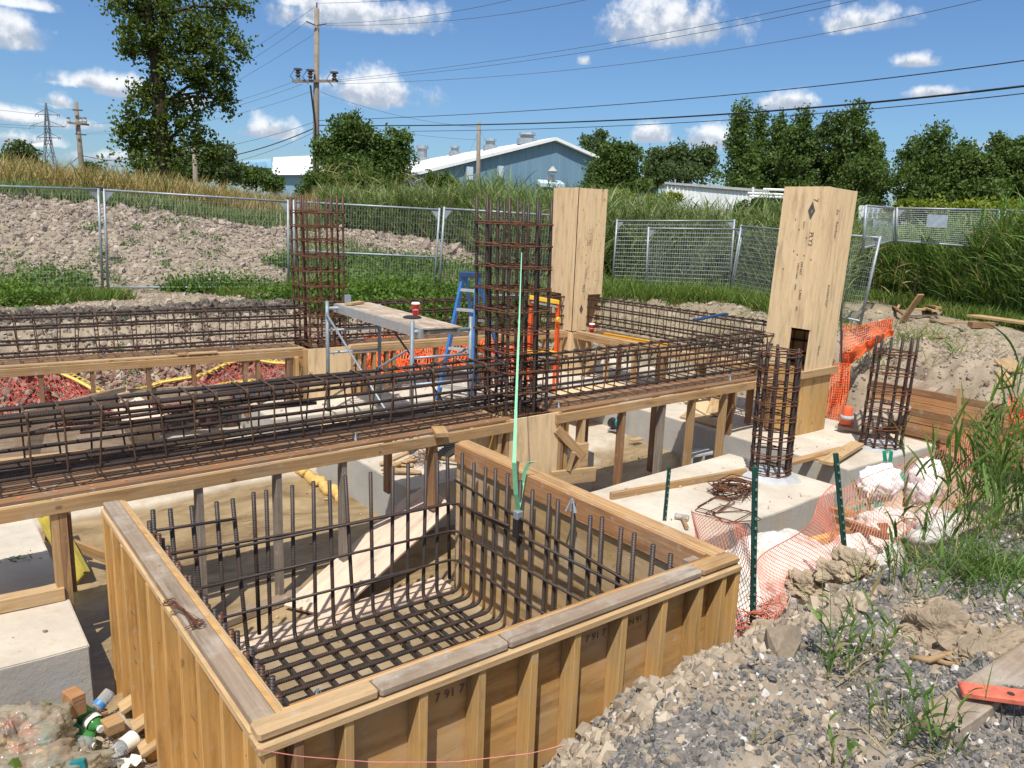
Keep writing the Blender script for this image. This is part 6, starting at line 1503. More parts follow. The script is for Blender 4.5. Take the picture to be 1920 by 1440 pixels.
# ------------------------------------------------------------------ plastic netting
def net(name, label, S, nu, nv, r, material, kind='diamond', tagit=True, cat='netting', parent=None):
    mb = MB(); P_ = [[S(i/nu, j/nv) for j in range(nv+1)] for i in range(nu+1)]
    if kind == 'diamond':
        for i in range(-nv, nu+1):
            for s in (1, -1):
                pts = []
                for j in range(nv+1):
                    k = i+j if s > 0 else i+nv-j
                    if 0 <= k <= nu: pts.append(P_[k][j])
                if len(pts) > 1: mb.tube(pts, r, 3, cap=False)
    else:
        for i in range(nu+1): mb.tube(P_[i], r, 4, cap=False)
        for j in range(nv+1): mb.tube([P_[i][j] for i in range(nu+1)], r*1.35, 4, cap=False)
    for j in (0, nv): mb.tube([P_[i][j] for i in range(nu+1)], r*1.5, 4, cap=False)
    o = mb.build(name, MAT[material], parent)
    if tagit: tag(o, label, cat)
    return o
def tpost(label, top, bot, zb, m_='green_post', r_top=.6):
    B = G(bot[0], bot[1], zb); Tp = at(top[0], top[1], math.hypot(B.x, B.y))
    root = thing('fence_stake', label, 'stake', tuple(B), 0, 'steel T posts'); d = Tp-B
    mb = MB(); mb.bar(-d*.15, d, .034, .007, up=(0, 1, 0)); mb.bar(-d*.15, d, .007, .036, up=(0, 1, 0)); mb.build('shaft', MAT[m_], root)
    L = d.length; mb = MB()
    for k in range(int(L/.055)):
        mb.box(d*((k+.5)*.055/L)+Vector((-.004, -.014, 0)), (.010, .008, .014))
    mb.build('studs', MAT['galv'], root); root.children[1]['kind'] = 'stuff'
    return B, Tp
tB, tT = tpost('dark green T post beside the right corner of the square form', (1416, 876), (1411, 1190), -.60)
t2B, t2T = tpost('dark T post near the bridging planks, farther right', (1567, 850), (1586, 1062), -.50)
t3B, t3T = tpost('short green T post standing on the footing behind the right wall', (1255, 876), (1246, 975), -.80)
for b_, t_ in ((tB, tT), (t2B, t2T)): pass
A0 = G(1300, 1010, -.72); A1 = at(1302, 958, math.hypot(A0.x, A0.y))
def S1_(u, v):
    bot = ipt(A0+Vector((-.1, -.05, -.15)), tB+Vector((0, 0, -.05)), u); top_ = ipt(A1, ipt(tB, tT, .67), u)
    top_ = top_+Vector((0, 0, -.02*math.sin(u*3.1)))
    w_ = .03*math.sin(u*7+v*4); return ipt(bot, top_, v)+Vector((w_, -w_*.6, 0))
net('plastic_netting', 'salmon plastic mesh stretched from the footing to the near T post', S1_, 26, 14, .0019, 'salmon_net')
def S2_(u, v):
    bot = ipt(tB+Vector((0, 0, -.02)), t2B+Vector((0, 0, .0)), u)+Vector((0, 0, .10*math.sin(u*math.pi))); top_ = ipt(ipt(tB, tT, .42), ipt(t2B, t2T, .74), u)+Vector((0, 0, -.05*math.sin(u*math.pi)))
    w_ = .04*math.sin(u*9+v*3); return ipt(bot, top_, v)+Vector((w_, -w_*.5, 0))
net('plastic_netting', 'salmon plastic mesh hung between the two T posts over the white bags', S2_, 34, 14, .0017, 'salmon_net')
Bc = Vector((6.35, 2.35, -.25))
def S3_(u, v):
    bot = ipt(t2B, Bc+Vector((0, 0, -.05)), u); top_ = ipt(ipt(t2B, t2T, .66), Bc+Vector((0, .1, .42)), u)
    w_ = .05*math.sin(u*8+v*3); return ipt(bot, top_, v)+Vector((w_, -w_*.5, 0))
net('plastic_netting', 'pale rusty plastic mesh running right from the second T post into the reeds', S3_, 34, 12, .0016, 'salmon_net')
mb = MB()
for i in range(60):
    c = ipt(tB, tT, random.uniform(-.02, .12)**1.0)+Vector((random.gauss(0, .07), random.gauss(0, .05), random.uniform(-.10, .12))); a = random.uniform(0, 6)
    mb.tube([c+Vector((math.cos(a+k*1.2)*random.uniform(.02, .08), math.sin(a+k*1.2)*random.uniform(.02, .06), k*.02-.04)) for k in range(5)], .0028, 3)
tag(mb.build('bunched_netting', MAT['salmon_net']), 'red mesh bunched round the foot of the near T post', 'netting', None, 'stuff')
# red mesh laid over the rear bank, with its yellow rope edge
def lay(px0, px1, top, bot, zf):
    def S(u, v):
        px = px0+(px1-px0)*u; yb = bot(u); yt = top(u); py = yb+(yt-yb)*v
        d = Vector(ray(px, py)); best = None
        for k in np.linspace(9.7, 13.5, 60):
            q = d*(k/math.hypot(d.x, d.y)); z = EYE+q.z
            if z < gz(q.x, q.y)+.05: best = Vector((q.x, q.y, gz(q.x, q.y)+.06)); break
        if best is None: q = d*(11/math.hypot(d.x, d.y)); best = Vector((q.x, q.y, EYE+q.z))
        return best
    return S
def pl(*pts): return lambda u: float(np.interp(u, [p[0] for p in pts], [p[1] for p in pts]))
tA = pl((0, 712), (.4, 712), (.62, 705), (1, 752)); bA = pl((0, 815), (1, 800))
SA = lay(-60, 205, tA, bA, 0); net('red_netting', 'red diamond mesh draped on the bank under the left of the rear rail', SA, 30, 14, .0050, 'red_net')
tB_ = pl((0, 752), (.5, 712), (.62, 686), (1, 690)); bB = pl((0, 775), (1, 760))
SB = lay(205, 560, tB_, bB, 0); net('red_netting', 'red diamond mesh draped on the bank right of the dark post', SB, 36, 11, .0050, 'red_net')
def rope(label, S, v, r=.022, u0=0, u1=1):
    pts = [S(u0+(u1-u0)*k/30, v)+Vector((0, 0, .03)) for k in range(31)]
    for _ in range(4): pts = [pts[0]]+[(pts[k-1]+pts[k]*2+pts[k+1])/4 for k in range(1, 30)]+[pts[-1]]
    mb = MB(); mb.tube(pts, r, 6); 
    for s in range(0, 30):
        a = pts[s]; mb.tube([a+Vector((0, 0, .02)), a+Vector((.05, 0, .035)), a+Vector((.1, 0, .0))], .012, 4)
    tag(mb.build('yellow_rope', MAT['yellow_edge']), label, 'rope')
plain('yellow_edge', (.70, .52, .14), .7, .2, 0, .25, 30)
rope('yellow corded edge of the mesh rising to the dark post and falling away', SA, 1.0)
rope('yellow corded edge of the mesh climbing to the right behind the posts', SB, .98, .024)
rope('lower yellow cord crossing the red mesh near the base box', SB, .45, .022, .35, 1)
rope('lowest yellow cord behind the front cage at the left', SA, .02, .022)
# orange snow fence heaped behind the scaffold
SC = lay(668, 905, pl((0, 665), (.3, 655), (.75, 668), (1, 690)), pl((0, 765), (1, 775)), 0)
def SCn(u, v): 
    q = SC(u, v); return q+Vector((.05*math.sin(v*25+u*9), -.25+.12*math.sin(u*14+v*6), .10+.16*abs(math.sin(v*17+u*5))))
net('snow_fence', 'orange snow fence heaped on the bank behind the scaffold legs', SCn, 60, 30, .0085, 'orange_net', 'square')
SC2 = lay(900, 1000, pl((0, 650), (1, 660)), pl((0, 745), (1, 735)), 0)
net('snow_fence', 'orange snow fence scrap behind the foot of the middle cage', lambda u, v: SC2(u, v)+Vector((.05*math.sin(v*25), .1*math.sin(u*11+v*6), .10*abs(math.sin(v*13+u*5)))), 24, 20, .010, 'orange_net', 'square')
# orange snow fence on the right bank
def SD(u, v):
    xt = 1577+97*u; yt = np.interp(u, [0, .3, 1], [610, 612, 597]); yb = np.interp(u, [0, .4, .8, 1], [700, 668, 640, 628])
    return at(xt-4*(1-v), yb+(yt-yb)*v, 11.6+.9*u+.10*math.sin(u*13+v*5)+.05*math.sin(v*11))
sfn = thing('snow_fence', 'bright orange snow fence strung behind the tilted column and falling to the pit', 'netting', (10.5, 5.8, -.3)); O = Vector(sfn.location)
net('mesh_band', '', lambda u, v: SD(u, v)-O, 24, 12, .0048, 'orange_net', 'square', False, parent=sfn)
net('mesh_fold', '', lambda u, v: SD(u, .10+v*.32)-O+Vector((-.05, -.06, .02*math.sin(u*30))), 34, 9, .0050, 'orange_net', 'square', False, parent=sfn)
def SE(u, v):
    y = 682+112*u; xa = np.interp(u, [0, .5, 1], [1562, 1556, 1549]); xb = np.interp(u, [0, .5, 1], [1594, 1590, 1578])
    return at(xa+(xb-xa)*v, y, 11.2-.2*u+.08*math.sin(v*9+u*6))-O
net('hanging_tail', '', SE, 24, 8, .0050, 'orange_net', 'square', False, parent=sfn)
mb = MB(); mb.tube([at(1577, 560, 11.5), at(1578, 700, 11.4), at(1577, 760, 11.3)], .014, 6); tag(mb.build('rebar_stake', MAT['dark_metal']), 'thin dark stake holding the bright snow fence', 'stake')
def SF(u, v): return at(1892+90*u, 742+72*(1-v)*(1-.35*u)+4*math.sin(u*9), 8.3+.1*math.sin(u*15+v*8))
net('snow_fence', 'orange snow fence scrap at the right edge above the timber wall', SF, 18, 11, .0042, 'orange_net', 'square')
# ------------------------------------------------------------------ timber retaining wall, sloping plank, cone
rw = thing('timber_wall', 'retaining wall of stacked brown boards right of the far round cage', 'wall', (9.6, 4.2, -.8)); O = Vector(rw.location)
W0 = Vector((9.56, 4.95, 0)); W1 = Vector((9.66, 2.55, 0))
for k in range(8):
    z = -.845+.084*k; dx = random.uniform(-.012, .012); mb = MB(); mb.bar(W0+Vector((dx, random.uniform(-.03, .03), z))-O, W1+Vector((dx+.01, 0, z-.01))-O, .040, .080); mb.build('board', MAT['lumber_brown' if k % 3 == 1 else 'lumber_red'], rw, bevel=.003)
c = G(1797, 858, -.85); tpz = at(1798, 727, math.hypot(c.x, c.y))
plank('round stake standing upright in front of the stacked board wall', c, tpz, .045, .045, 'lumber', 'wooden_stake', 'stake')
sheet('wide worn plank sloping from the footing up to the bank beside the far cage', [G(1565, 803, -.76), G(1640, 815, -.76), G(1768, 728, -.24), G(1700, 712, -.24)], .035, 'lumber_grey', 'sloping_plank', 'plank')
cn = thing('traffic_cone', 'small orange cone top beside the hanging snow fence', 'cone', tuple(G(1588, 786, -.62)))
mb = MB(); mb.lathe((0, 0, -.05), [(.085, 0), (.055, .12), (.052, .20), (.045, .21), (.02, .21)], 16); mb.build('body', MAT['orange_tip'], cn, smooth=True)
mb = MB(); mb.lathe((0, 0, .0), [(.082, 0), (.073, .05)], 16); mb.build('band', MAT['block_grey'], cn, smooth=True)
# timber scrap pile by the right reeds
SCR = [((1690, 608), (1727, 552), .16, 'lumber', .30, 'long board propped up steeply in the scrap pile'), ((1675, 578), (1702, 600), .06, 'lumber_brown', .0, 'dark batten low at the left of the scrap pile'), ((1700, 583), (1770, 590), .10, 'lumber_pale', .06, 'pale board under the propped board'),
       ((1724, 572), (1758, 592), .10, 'lumber', .12, 'brown board leaning on the scrap pile, inner'), ((1733, 580), (1752, 596), .12, 'lumber_pale', .10, 'light splintered board in the scrap pile middle'), ((1748, 600), (1782, 583), .08, 'lumber_grey', .12, 'grey weathered stick rising to the right of the pile'),
       ((1700, 596), (1760, 598), .08, 'lumber_grey', .03, 'grey board flat in front of the scrap pile'), ((1745, 604), (1804, 625), .06, 'lumber_grey', .02, 'grey two by two lying loose toward the camera'), ((1733, 634), (1768, 637), .07, 'lumber_pale', .01, 'short pale batten alone on the mud'),
       ((1765, 608), (1830, 612), .08, 'lumber', .02, 'flat board right of the scrap pile'), ((1680, 586), (1690, 572), .05, 'lumber_pale', .05, 'small splinter at the left tip of the scrap pile'), ((1672, 572), (1700, 560), .06, 'lumber_pale', .03, 'thin pale lath behind the scrap pile')]
for (a, b, w_, mt_, lift, lab) in SCR:
    A_ = GS(a[0], a[1], .03, 10); d = math.hypot(A_.x, A_.y); B_ = at(b[0], b[1], d-.15) if lift > .2 else GS(b[0], b[1], .03+lift, 10)
    plank(lab, A_, B_, w_, .035, mt_, 'scrap_board', 'board', 'timber scrap pile by the reeds')
plank('long wide pale board lying across two blocks at the right edge', GS(1822, 606, .13, 10), GS(1935, 622, .13, 10), .32, .04, 'lumber_pale')
plank('brown block under the long pale board', GS(1818, 616, .05, 10), GS(1860, 616, .05, 10), .12, .10, 'lumber_brown', 'timber_block', 'block')
plank('weathered beam half sunk in the reeds behind the long pale board', GS(1790, 592, .06, 10), GS(1870, 598, .06, 10), .15, .13, 'lumber')
sheet('upper of the two yellowish plywood offcuts on the mud at right', [GS(1862, 688, .05, 7), GS(1893, 681, .05, 7), GS(1922, 708, .05, 7), GS(1888, 712, .05, 7)], .018, 'lumber_pale', 'plywood_offcut')
sheet('lower of the two yellowish plywood offcuts on the mud at right', [GS(1866, 703, .02, 7), GS(1884, 710, .02, 7), GS(1904, 729, .02, 7), GS(1868, 732, .02, 7)], .018, 'lumber_pale', 'plywood_offcut')
# ------------------------------------------------------------------ things on the near footing
def loops(label, cx, cy, n, spread, z0, group='bent wire loops on the near footing', sz=(.36, .22)):
    root = thing('stirrup_pile', label, 'rebar', (cx, cy, z0), 0, group)
    for i in range(n):
        a = random.uniform(-.5, .6)+(i % 2)*.4; ca, sa = math.cos(a), math.sin(a); w_, h_ = sz[0]*random.uniform(.85, 1.1), sz[1]*random.uniform(.8, 1.1)
        ox, oy = random.gauss(0, spread), random.gauss(0, spread*.6); t1_, t2_ = random.uniform(-.04, .04), random.uniform(-.04, .04)
        q = [(-w_/2, -h_/2), (w_/2, -h_/2), (w_/2, h_/2), (-w_/2, h_/2), (-w_/2, -h_/2+.02)]
        P_ = arc_path([Vector((ox+x*ca-y*sa, oy+x*sa+y*ca, .012+i*.007+x*t1_+y*t2_)) for x, y in q], .03, 3)
        mb = MB(); mb.tube(P_, .0052, 5); mb.build('loop', MAT['tie_rust'], root, smooth=True)
c = G(1372, 925, -.8); loops('pile of rusty rectangular wire loops stacked on the near footing', c.x, c.y, 15, .035, -.8)
c = G(1335, 948, -.8); loops('two rusty loops lying flat left of the main wire pile', c.x, c.y, 2, .05, -.8, sz=(.42, .2))
c = G(1380, 972, -.8); loops('rusty loop hanging over the front edge of the near footing', c.x+.04, c.y+.03, 2, .05, -.79, sz=(.34, .25))
hm = thing('sledge_hammer', 'short handled hammer lying on the near footing corner', 'hammer', tuple(G(1280, 974, -.775))); O = Vector(hm.location)
mb = MB(); a, b = G(1266, 967, -.775)-O, G(1291, 972, -.775)-O; d = (b-a).normalized(); mb.lathe(a, [(.026, 0), (.030, .01), (.026, .03), (.026, (b-a).length-.03), (.030, (b-a).length-.01), (.026, (b-a).length)], 8, axis=d); mb.build('head', MAT['steel_grey'], hm)
mb = MB(); mb.tube([G(1279, 970, -.775)-O, G(1288, 989, -.775)-O], [.014, .017], 8); mb.build('handle', MAT['lumber'], hm)
sw = thing('circular_saw', 'dark teal circular saw on the dirt behind the thin posts', 'power tool', tuple(G(1156, 806, -1.15))); O = Vector(sw.location)
mb = MB(); mb.lathe((-.06, 0, .10), [(.02, -.05), (.07, -.045), (.075, .045), (.02, .05)], 12, axis=(.3, 1, 0)); mb.build('blade_guard', MAT['black_plastic'], sw)
mb = MB(); mb.lathe((.03, -.02, .12), [(.03, -.12), (.06, -.10), (.065, .06), (.04, .10)], 12, axis=(1, .2, .1)); mb.build('motor', MAT['teal'], sw, smooth=True)
mb = MB(); mb.tube([(.0, 0, .15), (.05, .0, .22), (.14, 0, .20), (.17, 0, .12)], .02, 7); mb.build('grip', MAT['black_plastic'], sw, smooth=True)
mb = MB(); mb.box((.0, .0, .02), (.28, .16, .008), rz=.4); mb.build('shoe', MAT['alu'], sw)
bl = thing('concrete_block', 'grey hollow concrete block in the shallow water behind the near footing', 'block', tuple(G(1308, 876, -1.2)), -.15)
mb = MB()
for (x, y, sx2, sy2) in ((0, -.08, .39, .03), (0, .08, .39, .03), (-.18, 0, .03, .13), (.18, 0, .03, .13), (0, 0, .03, .13)): mb.box((x, 0, .10+y), (sx2, .19, sy2) if sx2 > .1 else (sx2, .19, .13))
mb.build('shell', MAT['block_grey'], bl, bevel=.004)
plank('small brick red timber chip in the sand right of the base box', GP(1106, 882, -1.19), GP(1116, 884, -1.19), .05, .04, 'lumber_red', 'wood_chip', 'wood scrap')
plank('short pale strip beside the saw at the footing foot', GP(1183, 826, -1.16), GP(1202, 822, -1.16), .09, .02, 'lumber_pale', 'wood_chip', 'wood scrap')
mb = MB(); mb.bar(at(1302, 600, 10.1), at(1362, 588, 10.5), .07, .02, up=(0, 0, 1)); tag(mb.build('steel_angle', MAT['blue_dark']), 'dark perforated steel bar resting across the right hand cage', 'bar')
# foam and rope at the footing foot
mb = MB(); pts = [G(560+80*f, 880+52*f+3*math.sin(f*20), -1.19)+Vector((0, 0, .02*math.sin(f*17))) for f in np.linspace(0, 1, 24)]
mb.tube(pts, [.045+.02*abs(math.sin(k*1.7)) for k in range(24)], 8); tag(mb.build('foam_strip', MAT['foam_yellow'], smooth=True), 'crumbly yellow foam strip along the foot of the scaffold footing', 'foam')
# wire bundle on the left wall plate
wb = thing('wire_bundle', 'bundle of rusty tie wires on the left wall plate of the form', 'wire', tuple(G(345, 1155, -.028))); O = Vector(wb.location)
a, b = G(318, 1136, -.022)-O, G(372, 1174, -.022)-O
for i in range(16):
    s = (b-a).cross(Vector((0, 0, 1))).normalized(); o1, o2 = random.uniform(-.022, .022), random.uniform(-.03, .03); h = random.uniform(.003, .02)
    mb = MB(); mb.tube([a+s*o1+Vector((0, 0, h)), ipt(a, b, .5)+s*(o1*.2)+Vector((0, 0, h+.012)), b+s*o2+Vector((0, 0, h)), b+s*(o2+.012)+Vector((-.02, -.01, h))], .0014, 3); mb.build('strand', MAT['tie_rust'], wb)
for e in (a, b):
    mb = MB()
    for k in range(5): mb.tube([e+Vector((math.cos(q)*.022+random.uniform(-.01, .01), math.sin(q)*.022, .01+k*.003)) for q in np.linspace(0, 6, 9)], .0014, 3)
    mb.build('coil_end', MAT['tie_rust'], wb)
# ------------------------------------------------------------------ forms and boards behind the front beam, left
plank('splattered form board lying behind the front cage at the left edge, upper', G(-30, 838, -.86), G(300, 806, -.86), .05, .26, 'lumber_grey')
plank('pale board below the splattered form board', G(-30, 868, -1.12), G(420, 820, -1.12), .22, .03, 'lumber_pale')
plank('dark scaffold board slanting behind the front cage', G(-40, 812, -.62), G(235, 742, -.55), .045, .22, 'lumber_grey')
plank('dark board right of the tilted platform behind the front cage', G(240, 746, -.6), G(430, 735, -.6), .045, .20, 'lumber_grey')
sheet('small tilted platform of pale plywood behind the front cage', [G(208, 768, -.62), G(256, 742, -.5), G(312, 790, -.62), G(238, 802, -.66)], .03, 'ply_pink', 'tilted_platform', 'platform')
sheet('pale plywood lid leaning above the tilted platform', [G(218, 742, -.42), G(242, 736, -.40), G(252, 748, -.50), G(232, 758, -.52)], .02, 'ply_pink', 'leaning_plywood', 'platform')
sheet('pale plywood floor sheets under the scaffold', [GP(600, 800, -.95), GP(700, 768, -.95), GP(770, 800, -.95), GP(650, 838, -.95)], .02, 'ply_fresh')
# ------------------------------------------------------------------ line strings
mb = MB(); n = 40; Sg = [(482, 1405), (700, 1427), (1000, 1408), (1290, 1308), (1560, 1110)]
pts = []
for i in range(n+1):
    x = 482+(1560-482)*i/n; y = np.interp(x, np.linspace(482, 1560, 60), np.interp(np.linspace(482, 1560, 60), [482, 560, 700, 850, 1000, 1140, 1290, 1400, 1480, 1560], [1405, 1418, 1429, 1429, 1412, 1374, 1308, 1241, 1183, 1116]))
    pts.append(at(x, y, np.interp(x, [482, 1000, 1400, 1560], [2.30, 2.75, 3.2, 3.7])))
mb.tube(pts, .0014, 4); tag(mb.build('string_line', MAT['string_pink']), 'pink mason line sagging along the front of the square form', 'string')
mb = MB(); mb.tube([G(148, 909, -.12), G(165, 918, -.16), G(164, 938, -.2), G(145, 942, -.2), G(135, 925, -.16), G(60, 912, -.12)], .0015, 4); tag(mb.build('loose_string', MAT['paper']), 'loop of loose string hanging over the front beam rail at left', 'string')
# ------------------------------------------------------------------ soft heaps: bags, sacks
def lump(name, label, c, rad, material, cat, wr=.10, k=2.3, flat=.35, seg=(56, 36), rz=0., group=None, seedv=0., crease=.05, parent=None, fold=0., smooth=True):
    nu, nv = seg; V_ = np.zeros((nv+1, nu, 3))
    for j in range(nv+1):
        th = math.pi*j/nv
        for i in range(nu):
            ph = 2*math.pi*i/nu; d = Vector((math.sin(th)*math.cos(ph), math.sin(th)*math.sin(ph), math.cos(th)))
            q = d*k+Vector((seedv, seedv*1.7, 0)); r_ = 1+wr*2*noise.noise(q)+wr*noise.noise(q*2.3)
            cr = abs(noise.noise(Vector((q.x*2.6, q.y*2.6, q.z*1.2))+Vector((9, 0, 0)))); r_ -= crease*max(0, 1-cr*9)
            cr = abs(noise.noise(q*3.9+Vector((3, 5, 0)))); r_ -= crease*.6*max(0, 1-cr*8)
            z = d.z*rad[2]*r_; z = max(z, -rad[2]*flat)
            if fold: r_ += fold*((.7*abs(noise.noise(Vector((q.x*1.6, q.y*5.5, q.z*1.5))))+.5*abs(noise.noise(Vector((q.x*6.5, q.y*1.8, q.z*2))))+.05*abs(noise.noise(q*9))) if smooth else (.6*abs(noise.noise(q*3))+.5*abs(noise.noise(q*7.1))+.3*abs(noise.noise(q*16))))-fold*.3
            z = d.z*rad[2]*r_; z = max(z, -rad[2]*flat)
            V_[j, i] = (d.x*rad[0]*r_*math.cos(rz)-d.y*rad[1]*r_*math.sin(rz), d.x*rad[0]*r_*math.sin(rz)+d.y*rad[1]*r_*math.cos(rz), z)
    I_ = np.arange((nv+1)*nu).reshape(nv+1, nu); a = I_[:-1]; b = I_[1:]
    F_ = np.stack([a, b, np.roll(b, -1, 1), np.roll(a, -1, 1)], -1).reshape(-1, 4)
    o = raw_mesh(name, V_.reshape(-1, 3), F_, MAT[material], smooth=smooth, parent=parent); o.location = c
    if parent is None: tag(o, label, cat, group)
    return o
m, t, p = mat('sack_white', .7, .3)
co = t.n('ShaderNodeTexCoord').outputs['Object']; n_ = t.noise(co, 3.5, 6, .65); n2_ = t.noise(co, 14, 6, .7)
c_ = t.mix(t.mr(n_, .50, .66), C4((.66, .63, .57)), C4((.40, .30, .22)))
t.link(t.mix(t.mr(n2_, .58, .7, 0, .7), c_, C4((.36, .24, .17))), p.inputs['Base Color']); bump(t, p, t.m('ADD', n2_, n_), .6, .02)
m, t, p = mat('trash_film', .3, .5); p.inputs['Coat Weight'].default_value = .8; p.inputs['Coat Roughness'].default_value = .12; p.inputs['Transmission Weight'].default_value = .15
co = t.n('ShaderNodeTexCoord').outputs['Object']; vo = t.n('ShaderNodeTexVoronoi', ins={'Vector': t.n('ShaderNodeVectorMath', operation='ADD', ins={0: co, 1: t.n('ShaderNodeTexNoise', ins={'Vector': co, 'Scale': 6.}).outputs['Color']}).outputs[0], 'Scale': 5.5})
r_ = t.n('ShaderNodeValToRGB', ins={0: t.n('ShaderNodeSeparateColor', ins={0: vo.outputs['Color']}).outputs[0]})
els = [(0, (.36, .29, .20)), (.2, (.46, .34, .22)), (.38, (.44, .24, .13)), (.52, (.30, .31, .25)), (.66, (.50, .45, .36)), (.8, (.24, .30, .16)), (.9, (.24, .26, .32))]
while len(r_.color_ramp.elements) < len(els): r_.color_ramp.elements.new(.5)
for e, (pos, c) in zip(r_.color_ramp.elements, els): e.position = pos
for e, (pos, c) in zip(r_.color_ramp.elements, els): e.color = C4(c)
n_ = t.noise(co, 5, 7, .7)
t.link(t.mix(.60, r_.outputs[0], t.mix(t.mr(n_, .35, .65), C4((.42, .34, .25)), C4((.60, .52, .41)))), p.inputs['Base Color']); p.inputs['Alpha'].default_value = 1.
wv = t.n('ShaderNodeTexWave', ins={'Vector': co, 'Scale': 2.2, 'Distortion': 14., 'Detail': 4.}).outputs['Fac']
bump(t, p, t.m('ADD', wv, t.noise(co, 22, 5, .7)), .7, .012)
tr_ = t.n('ShaderNodeBsdfTransparent', ins={0: C4((.93, .91, .86))})
lw_ = t.n('ShaderNodeLayerWeight', ins={0: .35}).outputs[1]
ms_ = t.n('ShaderNodeMixShader', ins={0: t.m('ADD', .42, t.m('MULTIPLY', lw_, .5)), 1: tr_.outputs[0], 2: p.outputs[0]})
t.link(ms_.outputs[0], [q for q in t.t.nodes if q.type == 'OUTPUT_MATERIAL'][0].inputs[0])
tb = lump('trash_bag', 'clear plastic bag stuffed with mixed litter at the lower left corner', tuple(G(22, 1405, -1.05)), (.29, .25, .15), 'trash_film', 'bag', .16, 2.0, .5, (130, 90), rz=.25, seedv=3.1, crease=.06, fold=.16)
lump('trash_bag', 'second bluish clear bag below it, cut by the bottom edge', tuple(G(45, 1475, -1.05)), (.33, .20, .12), 'trash_film', 'bag', .14, 2.1, .5, (110, 70), rz=.1, seedv=8.4, crease=.06, fold=.16)
lump('white_sack', 'big rounded white bulk sack under the salmon mesh', (5.02, 3.12, -.98), (.62, .36, .34), 'sack_white', 'sack', .10, 1.8, .4, rz=-.35, seedv=1.7, group='white sacks in the corner of the pit', fold=.14, crease=.05)
lump('white_sack', 'crumpled dirty white sack between the mesh and the form corner', (4.25, 2.92, -1.02), (.66, .36, .27), 'sack_white', 'sack', .16, 2.2, .5, rz=.3, seedv=5.7, group='white sacks in the corner of the pit', fold=.14, crease=.10)
lump('white_sack', 'small white sack lump beside the second T post', (5.75, 2.86, -.95), (.42, .26, .25), 'sack_white', 'sack', .10, 2, .4, rz=-.3, seedv=2.9, group='white sacks in the corner of the pit', fold=.14)
lump('white_sack', 'white sack just behind the foot of the near T post', (4.02, 2.72, -.88), (.34, .24, .24), 'sack_white', 'sack', .14, 2.2, .4, rz=0, seedv=12.9, group='white sacks in the corner of the pit', fold=.14, crease=.08)
wbg = [(G(1650, 905, -.55), (.20, .15, .17), 'plump bright white bag hanging over the footing edge, left of the green loop'), (G(1735, 905, -.55), (.17, .14, .22), 'plump bright white bag in the reeds, right one'), (G(1668, 990, -.75), (.30, .20, .16), 'slumped white bag with string under the left bright bag'), (G(1752, 995, -.7), (.26, .20, .18), 'white bag low in the reeds behind the stems')]
plain('bag_bright', (.84, .84, .84), .6, .3, 0, .05, 4)
for i, (c, r_, lab) in enumerate(wbg): lump('white_bag', lab, tuple(c), r_, 'bag_bright' if i < 2 else 'sack_white', 'bag', .13, 2.0, .9, (44, 30), -.3, 'bulk bags at the corner of the far footing', i*3.3, crease=.07, fold=.14)
for nm, cc, rr_ in (('trash_bag', G(22, 1405, -1.05), (.22, .19, .11)), ('trash_bag.001', G(45, 1475, -1.05), (.26, .15, .09))):
    o = bpy.data.objects[nm]
    for mm in ('red_paint', 'paper', 'pale_card', 'teal', 'foam_yellow', 'leaf_bush', 'label_dark'):
        if mm not in MAT: plain(mm, (.50, .36, .22) if mm == 'pale_card' else (.05, .06, .12), .6, .3)
        mb = MB()
        for k in range(9):
            q = Vector((random.gauss(0, .45)*rr_[0], random.gauss(0, .45)*rr_[1], random.gauss(0, .35)*rr_[2]))
            from mathutils import Euler
            mb.box(q, (random.uniform(.04, .13), random.uniform(.03, .08), random.uniform(.01, .04)), R=Euler((random.random()*3, random.random()*3, random.random()*3)).to_matrix())
        cnt = mb.build('contents', MAT[mm], o); cnt['kind'] = 'stuff'
def straploop(label, pts, w_=.04):
    mb = MB(); ribbon(mb, pts, w_, (math.cos(YAW), -math.sin(YAW), 0)); tag(mb.build('lifting_loop', MAT['green_strap']), label, 'strap', 'green lifting loops of the bulk bags')
straploop('short green lifting loop standing on the footing below the far cage', [at(1660, 866, 8.9), at(1658, 846, 8.9), at(1665, 843, 8.95), at(1671, 847, 8.9), at(1669, 866, 8.9)])
straploop('long green strap hanging between the two bright white bags', [at(1690, 885, 8.0), at(1694, 905, 7.9), at(1700, 930, 7.8), at(1697, 950, 7.8)], .06)
straploop('green strap on the low slumped bag beside the mesh', [at(1600, 955, 7.2), at(1625, 945, 7.3), at(1645, 942, 7.3), at(1650, 970, 7.2)], .07)
mb = MB()
for i in range(4):
    c = at(1632, 925, 7.3); a = i*1.3; mb.tube([c+Vector((math.cos(a+k)*.05, 0, math.sin(a+k)*.08-.1*k/6)) for k in range(6)], .006, 4)
tag(mb.build('knotted_string', MAT['white'], smooth=True), 'knotted white cord on the slumped bag', 'cord')
sheet('brown plywood board leaning in the pit beside the second T post', [G(1565, 985, -.9), G(1580, 1040, -.95), G(1660, 1015, -.75), G(1665, 985, -.62)], .02, 'lumber_red', 'leaning_board', 'board')
plank('dark red batten along the top of the leaning brown board', G(1565, 972, -.72), G(1662, 1006, -.60), .05, .05, 'lumber_brown')
plank('yellowish lath end poking out beside the white sack', G(1520, 1015, -.85), G(1566, 1003, -.8), .07, .04, 'foam_yellow', 'lath', 'lath')
plank('brown timber offcut on the sand by the leaning board', G(1565, 955, -.9), G(1595, 965, -.85), .12, .05, 'lumber_red')
